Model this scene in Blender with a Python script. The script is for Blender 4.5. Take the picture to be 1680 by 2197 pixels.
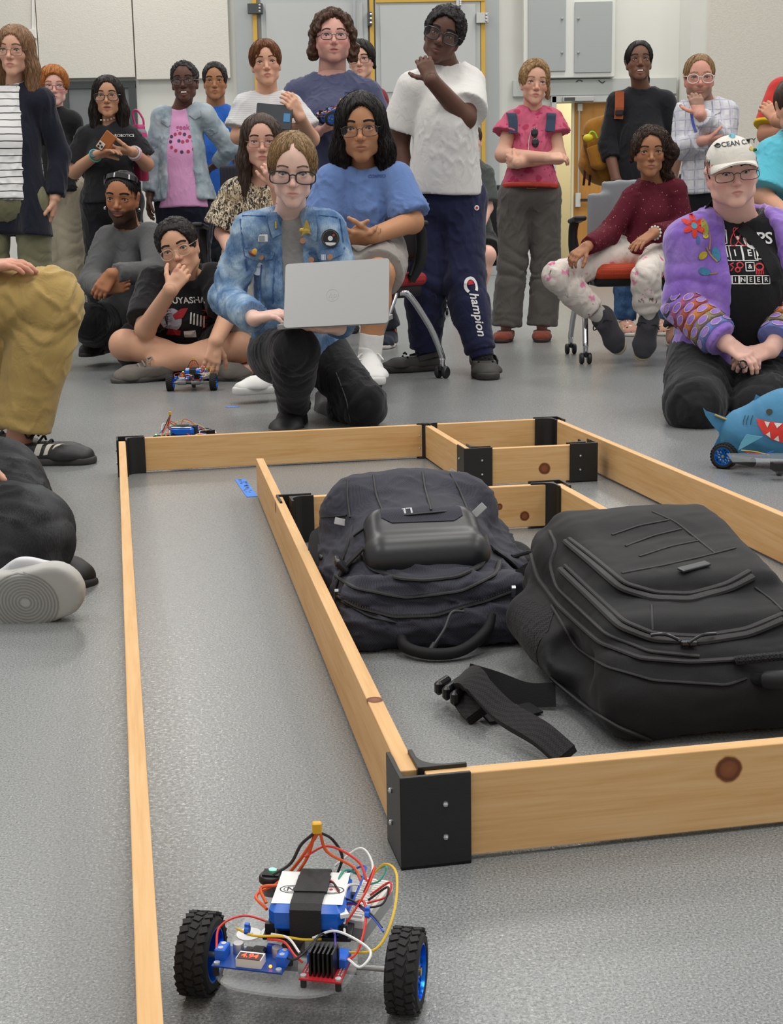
import bpy, bmesh, math, random
import numpy as np
from mathutils import Vector, Matrix
from mathutils.bvhtree import BVHTree
random.seed(7); RNG = np.random.RandomState(7)
for o in list(bpy.data.objects): bpy.data.objects.remove(o)
scene = bpy.context.scene; COL = scene.collection
# ------------------------------------------------------------------ camera
F, CX, CY, CAMH = 2950.0, 840.0, 1098.5, 0.63
PITCH, ROLL = math.radians(11.65), math.radians(-1.0)
CM = Matrix.Rotation(math.pi / 2 - PITCH, 3, 'X') @ Matrix.Rotation(ROLL, 3, 'Z')
cam = bpy.data.cameras.new('camera'); camo = bpy.data.objects.new('camera', cam); COL.objects.link(camo)
cam.sensor_fit = 'VERTICAL'; cam.sensor_height = 24.0; cam.lens = 24.0 * F / 2197.0
cam.clip_start = .05; cam.clip_end = 200
camo.matrix_world = Matrix.Translation((0, 0, CAMH)) @ CM.to_4x4()
scene.camera = camo
# ------------------------------------------------------------------ light
wd = bpy.data.worlds.new('world'); scene.world = wd; wd.use_nodes = True
wd.node_tree.nodes['Background'].inputs[0].default_value = (1.0, .985, .96, 1)
wd.node_tree.nodes['Background'].inputs[1].default_value = .62
def area(name, loc, sx, sy, power, col=(1, .97, .93), rot=(0, 0, 0)):
    l = bpy.data.lights.new(name, 'AREA'); l.shape = 'RECTANGLE'; l.size = sx; l.size_y = sy; l.energy = power; l.color = col
    o = bpy.data.objects.new(name, l); COL.objects.link(o); o.location = loc; o.rotation_euler = rot; return o
for i, (x, y) in enumerate([(-4, 1), (0.6, 0.2), (5, 1), (-4, 5.5), (0.8, 5.0), (5, 5.5), (-4, 11), (1, 11), (6, 11), (-3, 17), (3, 17), (9, 17)]):
    area('ceiling_lamp', (x, y, 6.6), 1.2, 2.4, 105 if i < 9 else 150)
vs = scene.view_settings; vs.view_transform = 'Standard'; vs.look = 'None'; vs.gamma = 1; vs.use_curve_mapping = False
vs.exposure = 0.0
# ------------------------------------------------------------------ picture geometry -> place
def V(*a): return np.array(a[0] if len(a) == 1 else a, float)
_CM = np.array(CM)
def ray(x, y): return _CM @ np.array([(x - CX) / F, (CY - y) / F, -1.0])
def W(x, y, Y): r = ray(x, y); return np.array([0, 0, CAMH]) + r * (Y / r[1])
def G(x, y, z=0.0): r = ray(x, y); return np.array([0, 0, CAMH]) + r * ((z - CAMH) / r[2])
def nrm(v): v = np.asarray(v, float); return v / (np.linalg.norm(v) + 1e-12)
def rotz(a): c, s = math.cos(a), math.sin(a); return np.array([[c, -s, 0], [s, c, 0], [0, 0, 1]])
def rotx(a): c, s = math.cos(a), math.sin(a); return np.array([[1, 0, 0], [0, c, -s], [0, s, c]])
def roty(a): c, s = math.cos(a), math.sin(a); return np.array([[c, 0, s], [0, 1, 0], [-s, 0, c]])
# ------------------------------------------------------------------ materials
MATS = {}
def s2l(c):
    if isinstance(c, str):
        c = [int(c[i:i + 2], 16) / 255 for i in (0, 2, 4)]
    return tuple((x / 12.92 if x <= .04045 else ((x + .055) / 1.055) ** 2.4) for x in c[:3]) + (1,)
class NT:
    def __init__(s, m): s.t = m.node_tree; s.n = s.t.nodes; s.l = s.t.links; s.b = s.n['Principled BSDF']
    def new(s, ty, **kw):
        n = s.n.new(ty)
        for k, v in kw.items(): setattr(n, k, v)
        return n
    def link(s, a, b): s.l.new(a, b)
    def val(s, sock, v):
        if hasattr(v, 'is_linked'): s.l.new(v, sock)
        else: sock.default_value = v
    def math(s, op, a, b=None, c=None):
        n = s.new('ShaderNodeMath', operation=op)
        for i, v in enumerate((a, b, c)):
            if v is not None: s.val(n.inputs[i], v)
        return n.outputs[0]
    def mix(s, f, a, b, mode='MIX'):
        n = s.new('ShaderNodeMix', data_type='RGBA', blend_type=mode)
        s.val(n.inputs[0], f); s.val(n.inputs[6], a); s.val(n.inputs[7], b); return n.outputs[2]
    def coord(s, which='Object'):
        return s.new('ShaderNodeTexCoord').outputs[which]
    def mapping(s, v, scale=(1, 1, 1), rot=(0, 0, 0), loc=(0, 0, 0)):
        n = s.new('ShaderNodeMapping'); s.link(v, n.inputs[0]); n.inputs[1].default_value = loc; n.inputs[2].default_value = rot; n.inputs[3].default_value = scale
        return n.outputs[0]
    def noise(s, v, scale, detail=3, rough=.5, dist=0):
        n = s.new('ShaderNodeTexNoise'); s.link(v, n.inputs['Vector']); n.inputs['Scale'].default_value = scale; n.inputs['Detail'].default_value = detail
        n.inputs['Roughness'].default_value = rough; n.inputs['Distortion'].default_value = dist; return n.outputs['Fac']
    def voronoi(s, v, scale, feature='F1', out='Distance', rnd=1):
        n = s.new('ShaderNodeTexVoronoi', feature=feature); s.link(v, n.inputs['Vector']); n.inputs['Scale'].default_value = scale
        if 'Randomness' in n.inputs: n.inputs['Randomness'].default_value = rnd
        return n.outputs[out]
    def ramp(s, f, stops, interp='LINEAR'):
        n = s.new('ShaderNodeValToRGB'); s.val(n.inputs[0], f); cr = n.color_ramp; cr.interpolation = interp
        while len(cr.elements) < len(stops): cr.elements.new(.5)
        for e, (p, c) in zip(cr.elements, stops): e.position = p; e.color = c if not isinstance(c, str) else s2l(c)
        return n.outputs[0]
    def sep(s, v):
        n = s.new('ShaderNodeSeparateXYZ'); s.link(v, n.inputs[0]); return n.outputs
    def bump(s, h, strength=.3, dist=.002, normal=None):
        n = s.new('ShaderNodeBump'); s.link(h, n.inputs['Height']); n.inputs['Strength'].default_value = strength; n.inputs['Distance'].default_value = dist
        if normal is not None: s.link(normal, n.inputs['Normal'])
        return n.outputs[0]
def newmat(name):
    m = bpy.data.materials.new(name); m.use_nodes = True; MATS[name] = m; return m, NT(m)
def mat(name, color='808080', rough=.6, metal=0, spec=.5, var=0, vscale=8, bump=0, bscale=60, bdist=.002, stretch=(1, 1, 1), emit=0, alpha=1, trans=0, sss=0, coat=0, sheen=0, attr=None, ecol=None):
    if name in MATS: return MATS[name]
    m, t = newmat(name); b = t.b; c = s2l(color)
    b.inputs['Base Color'].default_value = c; b.inputs['Roughness'].default_value = rough; b.inputs['Metallic'].default_value = metal
    b.inputs['Specular IOR Level'].default_value = spec
    src = None
    if attr:
        a = t.new('ShaderNodeAttribute', attribute_name=attr); src = a.outputs['Color']; t.link(src, b.inputs['Base Color'])
    if var or bump: v = t.mapping(t.coord(), scale=stretch)
    if var:
        n = t.noise(v, vscale, 4, .6)
        f = t.math('MULTIPLY_ADD', t.math('SUBTRACT', n, .5), var * 2, 1.0)
        mx = t.new('ShaderNodeVectorMath', operation='SCALE')
        if src: t.link(src, mx.inputs[0])
        else: mx.inputs[0].default_value = c[:3]
        t.link(f, mx.inputs['Scale']); t.link(mx.outputs[0], b.inputs['Base Color'])
    if bump: t.link(t.bump(t.noise(v, bscale, 3, .6), bump, bdist), b.inputs['Normal'])
    if emit: b.inputs['Emission Color'].default_value = s2l(ecol or color); b.inputs['Emission Strength'].default_value = emit
    if alpha < 1: b.inputs['Alpha'].default_value = alpha
    if trans: b.inputs['Transmission Weight'].default_value = trans
    if sss: b.inputs['Subsurface Weight'].default_value = sss; b.inputs['Subsurface Radius'].default_value = (.012, .005, .003); b.inputs['Subsurface Scale'].default_value = 1
    if coat: b.inputs['Coat Weight'].default_value = coat
    if sheen: b.inputs['Sheen Weight'].default_value = sheen
    return m
# ------------------------------------------------------------------ objects
def tag(o, label=None, cat=None, group=None, kind=None):
    if label: o['label'] = label
    if cat: o['category'] = cat
    if group: o['group'] = group
    if kind: o['kind'] = kind
    return o
def empty(name, loc, label=None, cat=None, group=None, kind=None, rz=0):
    o = bpy.data.objects.new(name, None); COL.objects.link(o); o.location = [float(x) for x in loc]; o.rotation_euler = (0, 0, rz); o.empty_display_size = .05
    return tag(o, label, cat, group, kind)
def link(name, me, m=None, parent=None, smooth=False):
    o = bpy.data.objects.new(name, me); COL.objects.link(o)
    if m is not None:
        me.materials.clear()
        for x in (m if isinstance(m, (list, tuple)) else [m]): me.materials.append(x)
    if parent is not None: o.parent = parent
    if smooth: me.shade_smooth()
    return o
def rootloc(parent):
    p = np.zeros(3)
    while parent is not None: p = p + np.array(parent.location); parent = parent.parent
    return p
def mesh_np(name, v, f, m=None, parent=None, smooth=True, world=True, col=None, uvw=None):
    """v (n,3), f (k,4) or (k,3) arrays; world coordinates are moved to the parent's frame"""
    v = np.asarray(v, float); f = np.asarray(f, np.int32)
    if world and parent is not None: v = v - rootloc(parent)
    me = bpy.data.meshes.new(name); n, k = len(v), f.shape[1]
    me.vertices.add(n); me.vertices.foreach_set('co', v.astype(np.float32).ravel())
    me.loops.add(f.size); me.loops.foreach_set('vertex_index', f.ravel())
    me.polygons.add(len(f)); me.polygons.foreach_set('loop_start', np.arange(0, f.size, k, dtype=np.int32))
    try: me.polygons.foreach_set('loop_total', np.full(len(f), k, np.int32))
    except Exception: pass
    me.update(calc_edges=True); me.validate()
    if col is not None:
        a = me.color_attributes.new('Col', 'FLOAT_COLOR', 'POINT'); c4 = np.ones((n, 4), np.float32); c4[:, :3] = col; a.data.foreach_set('color', c4.ravel())
    return link(name, me, m, parent, smooth)
class MB:
    """collects simple solids into one mesh"""
    def __init__(s): s.v = []; s.f = []
    def add(s, v, f):
        b = len(s.v); s.v += [tuple(float(q) for q in p) for p in v]; s.f += [tuple(b + i for i in q) for q in f]; return s
    def box(s, c, size, R=None):
        c = V(c); h = V(size) / 2; R = np.eye(3) if R is None else R
        v = [c + R @ (h * V(x, y, z)) for x in (-1, 1) for y in (-1, 1) for z in (-1, 1)]
        return s.add(v, [(0, 1, 3, 2), (4, 6, 7, 5), (0, 4, 5, 1), (2, 3, 7, 6), (0, 2, 6, 4), (1, 5, 7, 3)])
    def bbox(s, c, size, bev, R=None):
        """box with chamfered vertical edges and top"""
        c = V(c); hx, hy, hz = V(size) / 2; R = np.eye(3) if R is None else R; bev = min(bev, hx * .9, hy * .9, hz * .9)
        def ring(x, y, z, b): return [c + R @ V(p) for p in ((x - b, y, z), (x, y - b, z), (x, -y + b, z), (x - b, -y, z), (-x + b, -y, z), (-x, -y + b, z), (-x, y - b, z), (-x + b, y, z))]
        rs = [ring(hx - bev, hy - bev, -hz, bev * .4), ring(hx, hy, -hz + bev, bev), ring(hx, hy, hz - bev, bev), ring(hx - bev, hy - bev, hz, bev * .4)]
        f = [tuple(range(7, -1, -1))] if False else []
        v = sum(rs, [])
        for k in range(3):
            for i in range(8): j = (i + 1) % 8; f.append((k * 8 + j, k * 8 + i, k * 8 + 8 + i, k * 8 + 8 + j))
        f.append(tuple(range(8))); f.append(tuple(24 + i for i in range(7, -1, -1)))
        return s.add(v, f)
    def tube(s, pts, r, n=8, cap=True, closed=False, flat=1.0, up=None):
        P = [V(p) for p in pts]; m = len(P); rr = r if hasattr(r, '__len__') else [r] * m
        T = []
        for i in range(m):
            a, b = (P[(i - 1) % m], P[(i + 1) % m]) if closed else (P[max(i - 1, 0)], P[min(i + 1, m - 1)])
            T.append(nrm(b - a))
        u = V(up) if up is not None else (V(0, 0, 1) if abs(T[0][2]) < .9 else V(1, 0, 0))
        v = []
        for i in range(m):
            u = nrm(u - T[i] * np.dot(u, T[i])); w = np.cross(T[i], u)
            for k in range(n):
                a = 2 * math.pi * k / n; v.append(P[i] + (w * math.cos(a) + u * math.sin(a) * flat) * rr[i])
        f = []
        for i in range(m if closed else m - 1):
            j = (i + 1) % m
            for k in range(n): l = (k + 1) % n; f.append((i * n + k, i * n + l, j * n + l, j * n + k))
        if cap and not closed: f.append(tuple(range(n - 1, -1, -1))); f.append(tuple((m - 1) * n + k for k in range(n)))
        return s.add(v, f)
    def cyl(s, a, b, r, n=16, r2=None): return s.tube([a, b], [r, r if r2 is None else r2], n)
    def lathe(s, prof, c=(0, 0, 0), R=None, n=24):
        """prof: (radius, height) pairs round local z"""
        c = V(c); R = np.eye(3) if R is None else R; v = []; f = []; m = len(prof)
        for r, z in prof:
            for k in range(n): a = 2 * math.pi * k / n; v.append(c + R @ V(r * math.cos(a), r * math.sin(a), z))
        for i in range(m - 1):
            for k in range(n): l = (k + 1) % n; f.append((i * n + k, i * n + l, (i + 1) * n + l, (i + 1) * n + k))
        cl_ = prof[0] == prof[-1]
        if prof[0][0] > 1e-6 and not cl_: f.append(tuple(range(n - 1, -1, -1)))
        if prof[-1][0] > 1e-6 and not cl_: f.append(tuple((m - 1) * n + k for k in range(n)))
        return s.add(v, f)
    def prism(s, poly, c, ax, ay, depth):
        """2-D polygon in the plane (ax, ay) at c, extruded both ways along ax x ay"""
        c, ax, ay = V(c), V(ax), V(ay); az = nrm(np.cross(ax, ay)) * depth / 2; n = len(poly)
        v = [c + ax * x + ay * y - az for x, y in poly] + [c + ax * x + ay * y + az for x, y in poly]
        f = [tuple(range(n - 1, -1, -1)), tuple(range(n, 2 * n))] + [(i, (i + 1) % n, n + (i + 1) % n, n + i) for i in range(n)]
        return s.add(v, f)
    def strip(s, pts, side, w, th=.002):
        """ribbon along pts; side: width direction(s)"""
        P = [V(p) for p in pts]; m = len(P); sd = [nrm(V(q)) for q in side] if hasattr(side[0], '__len__') else [nrm(V(side))] * m
        ww = w if hasattr(w, '__len__') else [w] * m; v = []; f = []
        for i in range(m):
            t = nrm(P[min(i + 1, m - 1)] - P[max(i - 1, 0)]); sx = nrm(sd[i] - t * np.dot(sd[i], t)); nn = np.cross(t, sx) * th / 2; h = sx * ww[i] / 2
            v += [P[i] - h - nn, P[i] + h - nn, P[i] + h + nn, P[i] - h + nn]
        for i in range(m - 1):
            for k in range(4): l = (k + 1) % 4; f.append((i * 4 + k, i * 4 + l, i * 4 + 4 + l, i * 4 + 4 + k))
        f += [(3, 2, 1, 0), tuple((m - 1) * 4 + k for k in range(4))]
        return s.add(v, f)
    def sphere(s, c, r, n=12, R=None):
        r = V(r) if hasattr(r, '__len__') else V(r, r, r); c = V(c); R = np.eye(3) if R is None else R; k = n // 2; v = []; f = []
        for i in range(1, k):
            th = math.pi * i / k
            for j in range(n): ph = 2 * math.pi * j / n; v.append(c + R @ (r * V(math.sin(th) * math.cos(ph), math.sin(th) * math.sin(ph), math.cos(th))))
        v += [c + R @ (r * V(0, 0, 1)), c + R @ (r * V(0, 0, -1))]; a = len(v) - 2
        for i in range(k - 2):
            for j in range(n): l = (j + 1) % n; f.append((i * n + j, (i + 1) * n + j, (i + 1) * n + l, i * n + l))
        for j in range(n): l = (j + 1) % n; f.append((a, j, l)); f.append((a + 1, (k - 2) * n + l, (k - 2) * n + j))
        return s.add(v, f)
    def build(s, name, m, parent=None, smooth=False, world=True, bevel=0, auto=None):
        v = np.array(s.v)
        if world and parent is not None: v = v - rootloc(parent)
        me = bpy.data.meshes.new(name); me.from_pydata([tuple(p) for p in v], [], s.f); me.update()
        bm = bmesh.new(); bm.from_mesh(me); bmesh.ops.recalc_face_normals(bm, faces=bm.faces); bm.to_mesh(me); bm.free()
        o = link(name, me, m, parent)
        if smooth:
            me.shade_smooth()
            try: me.set_sharp_from_angle(angle=math.radians(auto or 40))
            except Exception: pass
        if bevel:
            b = o.modifiers.new('bevel', 'BEVEL'); b.width = bevel; b.segments = 2; b.limit_method = 'ANGLE'
        return o
def bez(pts, n=16):
    """smooth curve through points (Catmull-Rom)"""
    P = [V(p) for p in pts]; P = [2 * P[0] - P[1]] + P + [2 * P[-1] - P[-2]]; out = []
    for i in range(1, len(P) - 2):
        p0, p1, p2, p3 = P[i - 1:i + 3]
        for k in range(n):
            t = k / n; out.append(.5 * (2 * p1 + (p2 - p0) * t + (2 * p0 - 5 * p1 + 4 * p2 - p3) * t * t + (3 * p1 - p0 - 3 * p2 + p3) * t ** 3))
    out.append(P[-2]); return out
def copy_tree(o, parent=None):
    c = o.copy(); COL.objects.link(c); c.parent = parent
    for ch in list(o.children): copy_tree(ch, c)
    return c
# ------------------------------------------------------------------ smooth solids: distance fields meshed with surface nets
def prim(A, B, ra, rb=None, side=None, k=.02, op='+', flat=None):
    """tapered capsule A-B; radii may be (side, depth) pairs with a side axis"""
    rb = ra if rb is None else rb
    ra = (ra, ra) if not hasattr(ra, '__len__') else ra; rb = (rb, rb) if not hasattr(rb, '__len__') else rb
    return dict(A=V(A), B=V(B), ra=ra, rb=rb, side=None if side is None else nrm(side), k=k, op=op, flat=flat)
def plane(p, n, k=.004): return dict(op='cut', p=V(p), n=nrm(n), k=k)
def rbox(c, h, R=None, r=.02, k=.02, op='+'): return dict(op=op, box=True, c=V(c), h=V(h), R=np.eye(3) if R is None else R, r=r, k=k)
def smin(a, b, k):
    h = np.clip(.5 + .5 * (b - a) / k, 0, 1); return b * (1 - h) + a * h - k * h * (1 - h)
def pbounds(q):
    if q.get('box'): e = np.abs(q['R']) @ (q['h']); return q['c'] - e, q['c'] + e
    r = max(*q['ra'], *q['rb']); return np.minimum(q['A'], q['B']) - r, np.maximum(q['A'], q['B']) + r
def pdist(q, X, Y, Z):
    if q.get('box'):
        c, R = q['c'], q['R']; X, Y, Z = X - c[0], Y - c[1], Z - c[2]; s = None; m = None
        for i in range(3):
            d = np.abs(X * R[0, i] + Y * R[1, i] + Z * R[2, i]) - (q['h'][i] - q['r'])
            dp = np.maximum(d, 0); s = dp * dp if s is None else s + dp * dp; m = d if m is None else np.maximum(m, d)
        return np.sqrt(s) + np.minimum(m, 0) - q['r']
    A, d = q['A'], q['B'] - q['A']; L2 = d @ d; q0 = (X, Y, Z)
    X, Y, Z = X - A[0], Y - A[1], Z - A[2]
    fl = q.get('flat'); T = None
    if L2 > 1e-12:
        T = (X * d[0] + Y * d[1] + Z * d[2]) / L2; t = np.clip(T, 0, 1); X, Y, Z = X - t * d[0], Y - t * d[1], Z - t * d[2]
    else: t = 0
    q2 = X * X + Y * Y + Z * Z
    if fl:
        L = math.sqrt(L2); g = (T - 1) * L if 'b' in fl else -1e3
        if 'a' in fl: g = np.maximum(g, -T * L)
        g = g + .003
        q = dict(q); q['flat'] = None
        return np.maximum(pdist(q, *q0), g)
    if q['side'] is None: return np.sqrt(q2) - (q['ra'][0] + (q['rb'][0] - q['ra'][0]) * t)
    s = q['side']; u = X * s[0] + Y * s[1] + Z * s[2]; u2 = u * u
    a = q['ra'][0] + (q['rb'][0] - q['ra'][0]) * t; b = q['ra'][1] + (q['rb'][1] - q['ra'][1]) * t
    return (np.sqrt(u2 / (a * a) + np.maximum(q2 - u2, 0) / (b * b)) - 1) * np.minimum(a, b)
def surfnet(D, ax):
    ins = D < 0; nx, ny, nz = D.shape
    cnt = np.zeros((nx - 1, ny - 1, nz - 1), np.uint8); sl = [slice(0, -1), slice(1, None)]
    for i in (0, 1):
        for j in (0, 1):
            for k in (0, 1): cnt += ins[sl[i], sl[j], sl[k]]
    act = np.argwhere((cnt > 0) & (cnt < 8))
    if len(act) == 0: return np.zeros((0, 3)), np.zeros((0, 4), int)
    idx = np.full(cnt.shape, -1, np.int32); idx[act[:, 0], act[:, 1], act[:, 2]] = np.arange(len(act))
    cor = {}
    for c in range(8): o = ((c >> 2) & 1, (c >> 1) & 1, c & 1); cor[c] = D[act[:, 0] + o[0], act[:, 1] + o[1], act[:, 2] + o[2]]
    acc = np.zeros((len(act), 3)); num = np.zeros(len(act))
    for a in range(8):
        for bit in (4, 2, 1):
            if a & bit: continue
            b = a | bit; m = (cor[a] < 0) != (cor[b] < 0)
            t = np.where(m, cor[a] / np.where(m, cor[a] - cor[b], 1), 0)
            p = np.array([(a >> 2) & 1, (a >> 1) & 1, a & 1], float)[None] + t[:, None] * np.array([(bit >> 2) & 1, (bit >> 1) & 1, bit & 1], float)[None]
            acc += np.where(m[:, None], p, 0); num += m
    acc /= num[:, None]
    v = np.stack([ax[i][act[:, i]] + acc[:, i] * (ax[i][1] - ax[i][0]) for i in range(3)], 1)
    fs = []
    for i in range(3):
        j, k = (i + 1) % 3, (i + 2) % 3
        s0 = [slice(None)] * 3; s1 = [slice(None)] * 3; s0[i] = slice(0, -1); s1[i] = slice(1, None)
        for s in (s0, s1): s[j] = slice(1, -1); s[k] = slice(1, -1)
        a, b = ins[tuple(s0)], ins[tuple(s1)]
        for flip, msk in ((0, a & ~b), (1, b & ~a)):
            e = np.argwhere(msk)
            if not len(e): continue
            e[:, j] += 1; e[:, k] += 1
            def at(dj, dk): q = e.copy(); q[:, j] -= dj; q[:, k] -= dk; return idx[q[:, 0], q[:, 1], q[:, 2]]
            qd = np.stack([at(1, 1), at(0, 1), at(0, 0), at(1, 0)], 1)
            fs.append(qd[:, ::-1] if flip else qd)
    f = np.concatenate(fs); return v, f[(f >= 0).all(1)]
def field(prims, h, box=None):
    if box is None:
        bs = [pbounds(q) for q in prims if q['op'] == '+']
        lo = np.min([b[0] for b in bs], 0) - 3 * h; hi = np.max([b[1] for b in bs], 0) + 3 * h
    else: lo, hi = V(box[0]), V(box[1])
    ax = [np.arange(lo[i], hi[i] + h, h) for i in range(3)]
    D = np.full([len(a) for a in ax], 1.0, np.float32)
    for q in prims:
        if q['op'] == 'cut':
            d = ((ax[0] - q['p'][0]) * q['n'][0])[:, None, None] + ((ax[1] - q['p'][1]) * q['n'][1])[None, :, None] + ((ax[2] - q['p'][2]) * q['n'][2])[None, None, :]
            D = -smin(-D, -d, q['k']).astype(np.float32); continue
        l, u = pbounds(q); mg = q['k'] + 3 * h; sl = []
        for i in range(3): sl.append(slice(max(0, int((l[i] - mg - lo[i]) / h)), max(0, int((u[i] + mg - lo[i]) / h) + 2)))
        sl = tuple(sl); sub = D[sl]
        if sub.size == 0: continue
        d = pdist(q, ax[0][sl[0]][:, None, None], ax[1][sl[1]][None, :, None], ax[2][sl[2]][None, None, :])
        D[sl] = smin(sub, d, q['k']) if q['op'] == '+' else -smin(-sub, d, q['k'])
    return D, ax
def vnormals(v, f):
    n = np.zeros_like(v); a = np.cross(v[f[:, 2]] - v[f[:, 0]], v[f[:, 3 if f.shape[1] > 3 else 1]] - v[f[:, 1 if f.shape[1] > 3 else 0]])
    if f.shape[1] == 3: a = -a
    for i in range(f.shape[1]): np.add.at(n, f[:, i], a)
    return n / (np.linalg.norm(n, axis=1, keepdims=True) + 1e-12)
def relax(v, f, it=1, w=.5):
    n = len(v); k = f.shape[1]
    for _ in range(it):
        s = np.zeros_like(v); c = np.zeros(n)
        for i in range(k):
            a, b = f[:, i], f[:, (i + 1) % k]
            np.add.at(s, a, v[b]); np.add.at(c, a, 1); np.add.at(s, b, v[a]); np.add.at(c, b, 1)
        v = v * (1 - w) + w * s / np.maximum(c, 1)[:, None]
    return v
def solid(prims, h, box=None, smooth=1):
    D, ax = field(prims, h, box); v, f = surfnet(D, ax)
    if smooth and len(v): v = relax(v, f, smooth)
    return v, f
def fnoise(P, scale, seed=0, n=6, st=(1, 1, 1)):
    r = np.random.RandomState(seed); P = P * V(st); o = np.zeros(len(P)); w = np.zeros(len(P))
    for i in range(n):
        d = nrm(r.randn(3)); fq = scale * (.6 + .9 * r.rand()); ph = r.rand() * 6.28
        s = np.sin(P @ d * fq + ph + 1.3 * w); w = .6 * s + .3 * w; o += s
    return o / n
def surf(target, P, d):
    """nearest hit of a ray on a BVH"""
    h = target.ray_cast(Vector(P), Vector(d)); return None if h[0] is None else (np.array(h[0]), np.array(h[1]))
def bvh(v, f): return BVHTree.FromPolygons([tuple(p) for p in v], [tuple(int(i) for i in q) for q in f])
# flat print and sewn-on pieces that follow a surface
def grid_poly(poly, step):
    """2-D polygon -> verts, faces: bmesh fill with subdivision"""
    bm = bmesh.new(); vs = [bm.verts.new((x, y, 0)) for x, y in poly]; f = bm.faces.new(vs); bmesh.ops.triangulate(bm, faces=[f])
    for _ in range(7):
        es = [e for e in bm.edges if e.calc_length() > step]
        if not es: break
        bmesh.ops.subdivide_edges(bm, edges=es, cuts=1); bmesh.ops.triangulate(bm, faces=[q for q in bm.faces if len(q.verts) > 3])
    bm.verts.index_update(); v = np.array([q.co[:2] for q in bm.verts]); fc = [tuple(q.index for q in p.verts) for p in bm.faces]; bm.free(); return v, fc
def ribbon2(pts, w, closed=False):
    P = np.array(pts, float); n = len(P); L, R = [], []
    for i in range(n):
        a, b = (P[(i - 1) % n], P[(i + 1) % n]) if closed else (P[max(i - 1, 0)], P[min(i + 1, n - 1)])
        d = b - a; d = d / (np.hypot(*d) + 1e-9); nn = np.array([-d[1], d[0]]) * w / 2; L.append(P[i] + nn); R.append(P[i] - nn)
    v = np.array(L + R); f = [(i, i + 1, n + i + 1, n + i) for i in range(n - 1)]
    if closed: f.append((n - 1, 0, n, 2 * n - 1))
    return v, f
def dens(pts, step, closed=False):
    out = []; P = [V(p) for p in pts]; Q = P + [P[0]] if closed else P
    for a, b in zip(Q[:-1], Q[1:]):
        k = max(1, int(np.linalg.norm(b - a) / step))
        out += [a + (b - a) * i / k for i in range(k)]
    if not closed: out.append(P[-1])
    return out
_font = {}
def text2(s, size, bold=False, shear=0, align='CENTER'):
    cu = bpy.data.curves.new('txt', 'FONT'); cu.body = s; cu.size = size; cu.align_x = align; cu.align_y = 'CENTER'; cu.shear = shear; cu.resolution_u = 3
    if bold: cu.offset = size * .018
    o = bpy.data.objects.new('txt', cu); me = bpy.data.meshes.new_from_object(o)
    v = np.array([p.co[:2] for p in me.vertices]); f = [tuple(p.vertices) for p in me.polygons]
    bpy.data.objects.remove(o); bpy.data.curves.remove(cu); bpy.data.meshes.remove(me); return v, f
def decal(name, vf, o, ax, ay, tgt, m, parent, lift=.002, th=0, far=.4):
    """project flat shapes along -(ax x ay) onto a surface; each shape (v, f) in metres"""
    v, f = vf
    if len(v) == 0: return None
    o, ax, ay = V(o), nrm(ax), nrm(ay); n = nrm(np.cross(ax, ay)); P = []
    last = None; D = []
    for x, y in v:
        p = o + ax * x + ay * y; h = surf(tgt, p + n * far * .5, -n)
        D.append(None if h is None else (p + n * far * .5 - h[0]) @ n)
        P.append(p + n * far * .5)
    ok = [d for d in D if d is not None]
    if not ok: return None
    md = float(np.median(ok)); D = [md if (d is None or abs(d - md) > .14) else d for d in D]
    P = [p - n * (d - lift) for p, d in zip(P, D)]
    me = MB(); me.add(P, f)
    if th:
        b = len(me.v); me.add([p - n * th for p in P], [q[::-1] for q in f])
        from collections import Counter
        c = Counter(); 
        for q in f:
            for i in range(len(q)): c[(q[i], q[(i + 1) % len(q)])] += 1
        for (a, bb) in list(c):
            if (bb, a) not in c: me.f.append((bb, a, b + a, b + bb))
    ob = me.build(name, m, parent)
    return ob
def circ2(r, n=20, c=(0, 0), ry=None): return [(c[0] + r * math.cos(2 * math.pi * i / n), c[1] + (ry or r) * math.sin(2 * math.pi * i / n)) for i in range(n)]
def joinvf(*L):
    v = []; f = []
    for a, b in L:
        n = len(v); v += [tuple(p) for p in a]; f += [tuple(n + i for i in q) for q in b]
    return np.array(v), f
def shiftvf(vf, dx, dy, rot=0):
    v = np.array(vf[0]); c, s = math.cos(rot), math.sin(rot)
    return np.stack([v[:, 0] * c - v[:, 1] * s + dx, v[:, 0] * s + v[:, 1] * c + dy], 1), vf[1]
def dens2(pts, step):
    P = [np.array(p, float) for p in pts]; out = []
    for a, b in zip(P[:-1], P[1:]):
        k = max(1, int(np.hypot(*(b - a)) / step))
        out += [a + (b - a) * i / k for i in range(k)]
    return out + [P[-1]]

def wrap(name, vf, o, ax, ay, tgt, m, parent, lift=.002):
    """lay a flat shape on a rounded surface, each point going to the nearest surface point"""
    v, f = vf; o, ax, ay = V(o), nrm(ax), nrm(ay); P = []
    for x, y in v:
        h = tgt.find_nearest(Vector(o + ax * x + ay * y))
        if h[0] is None: return None
        P.append(np.array(h[0]) + np.array(h[1]) * lift)
    return MB().add(P, f).build(name, m, parent)
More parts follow.
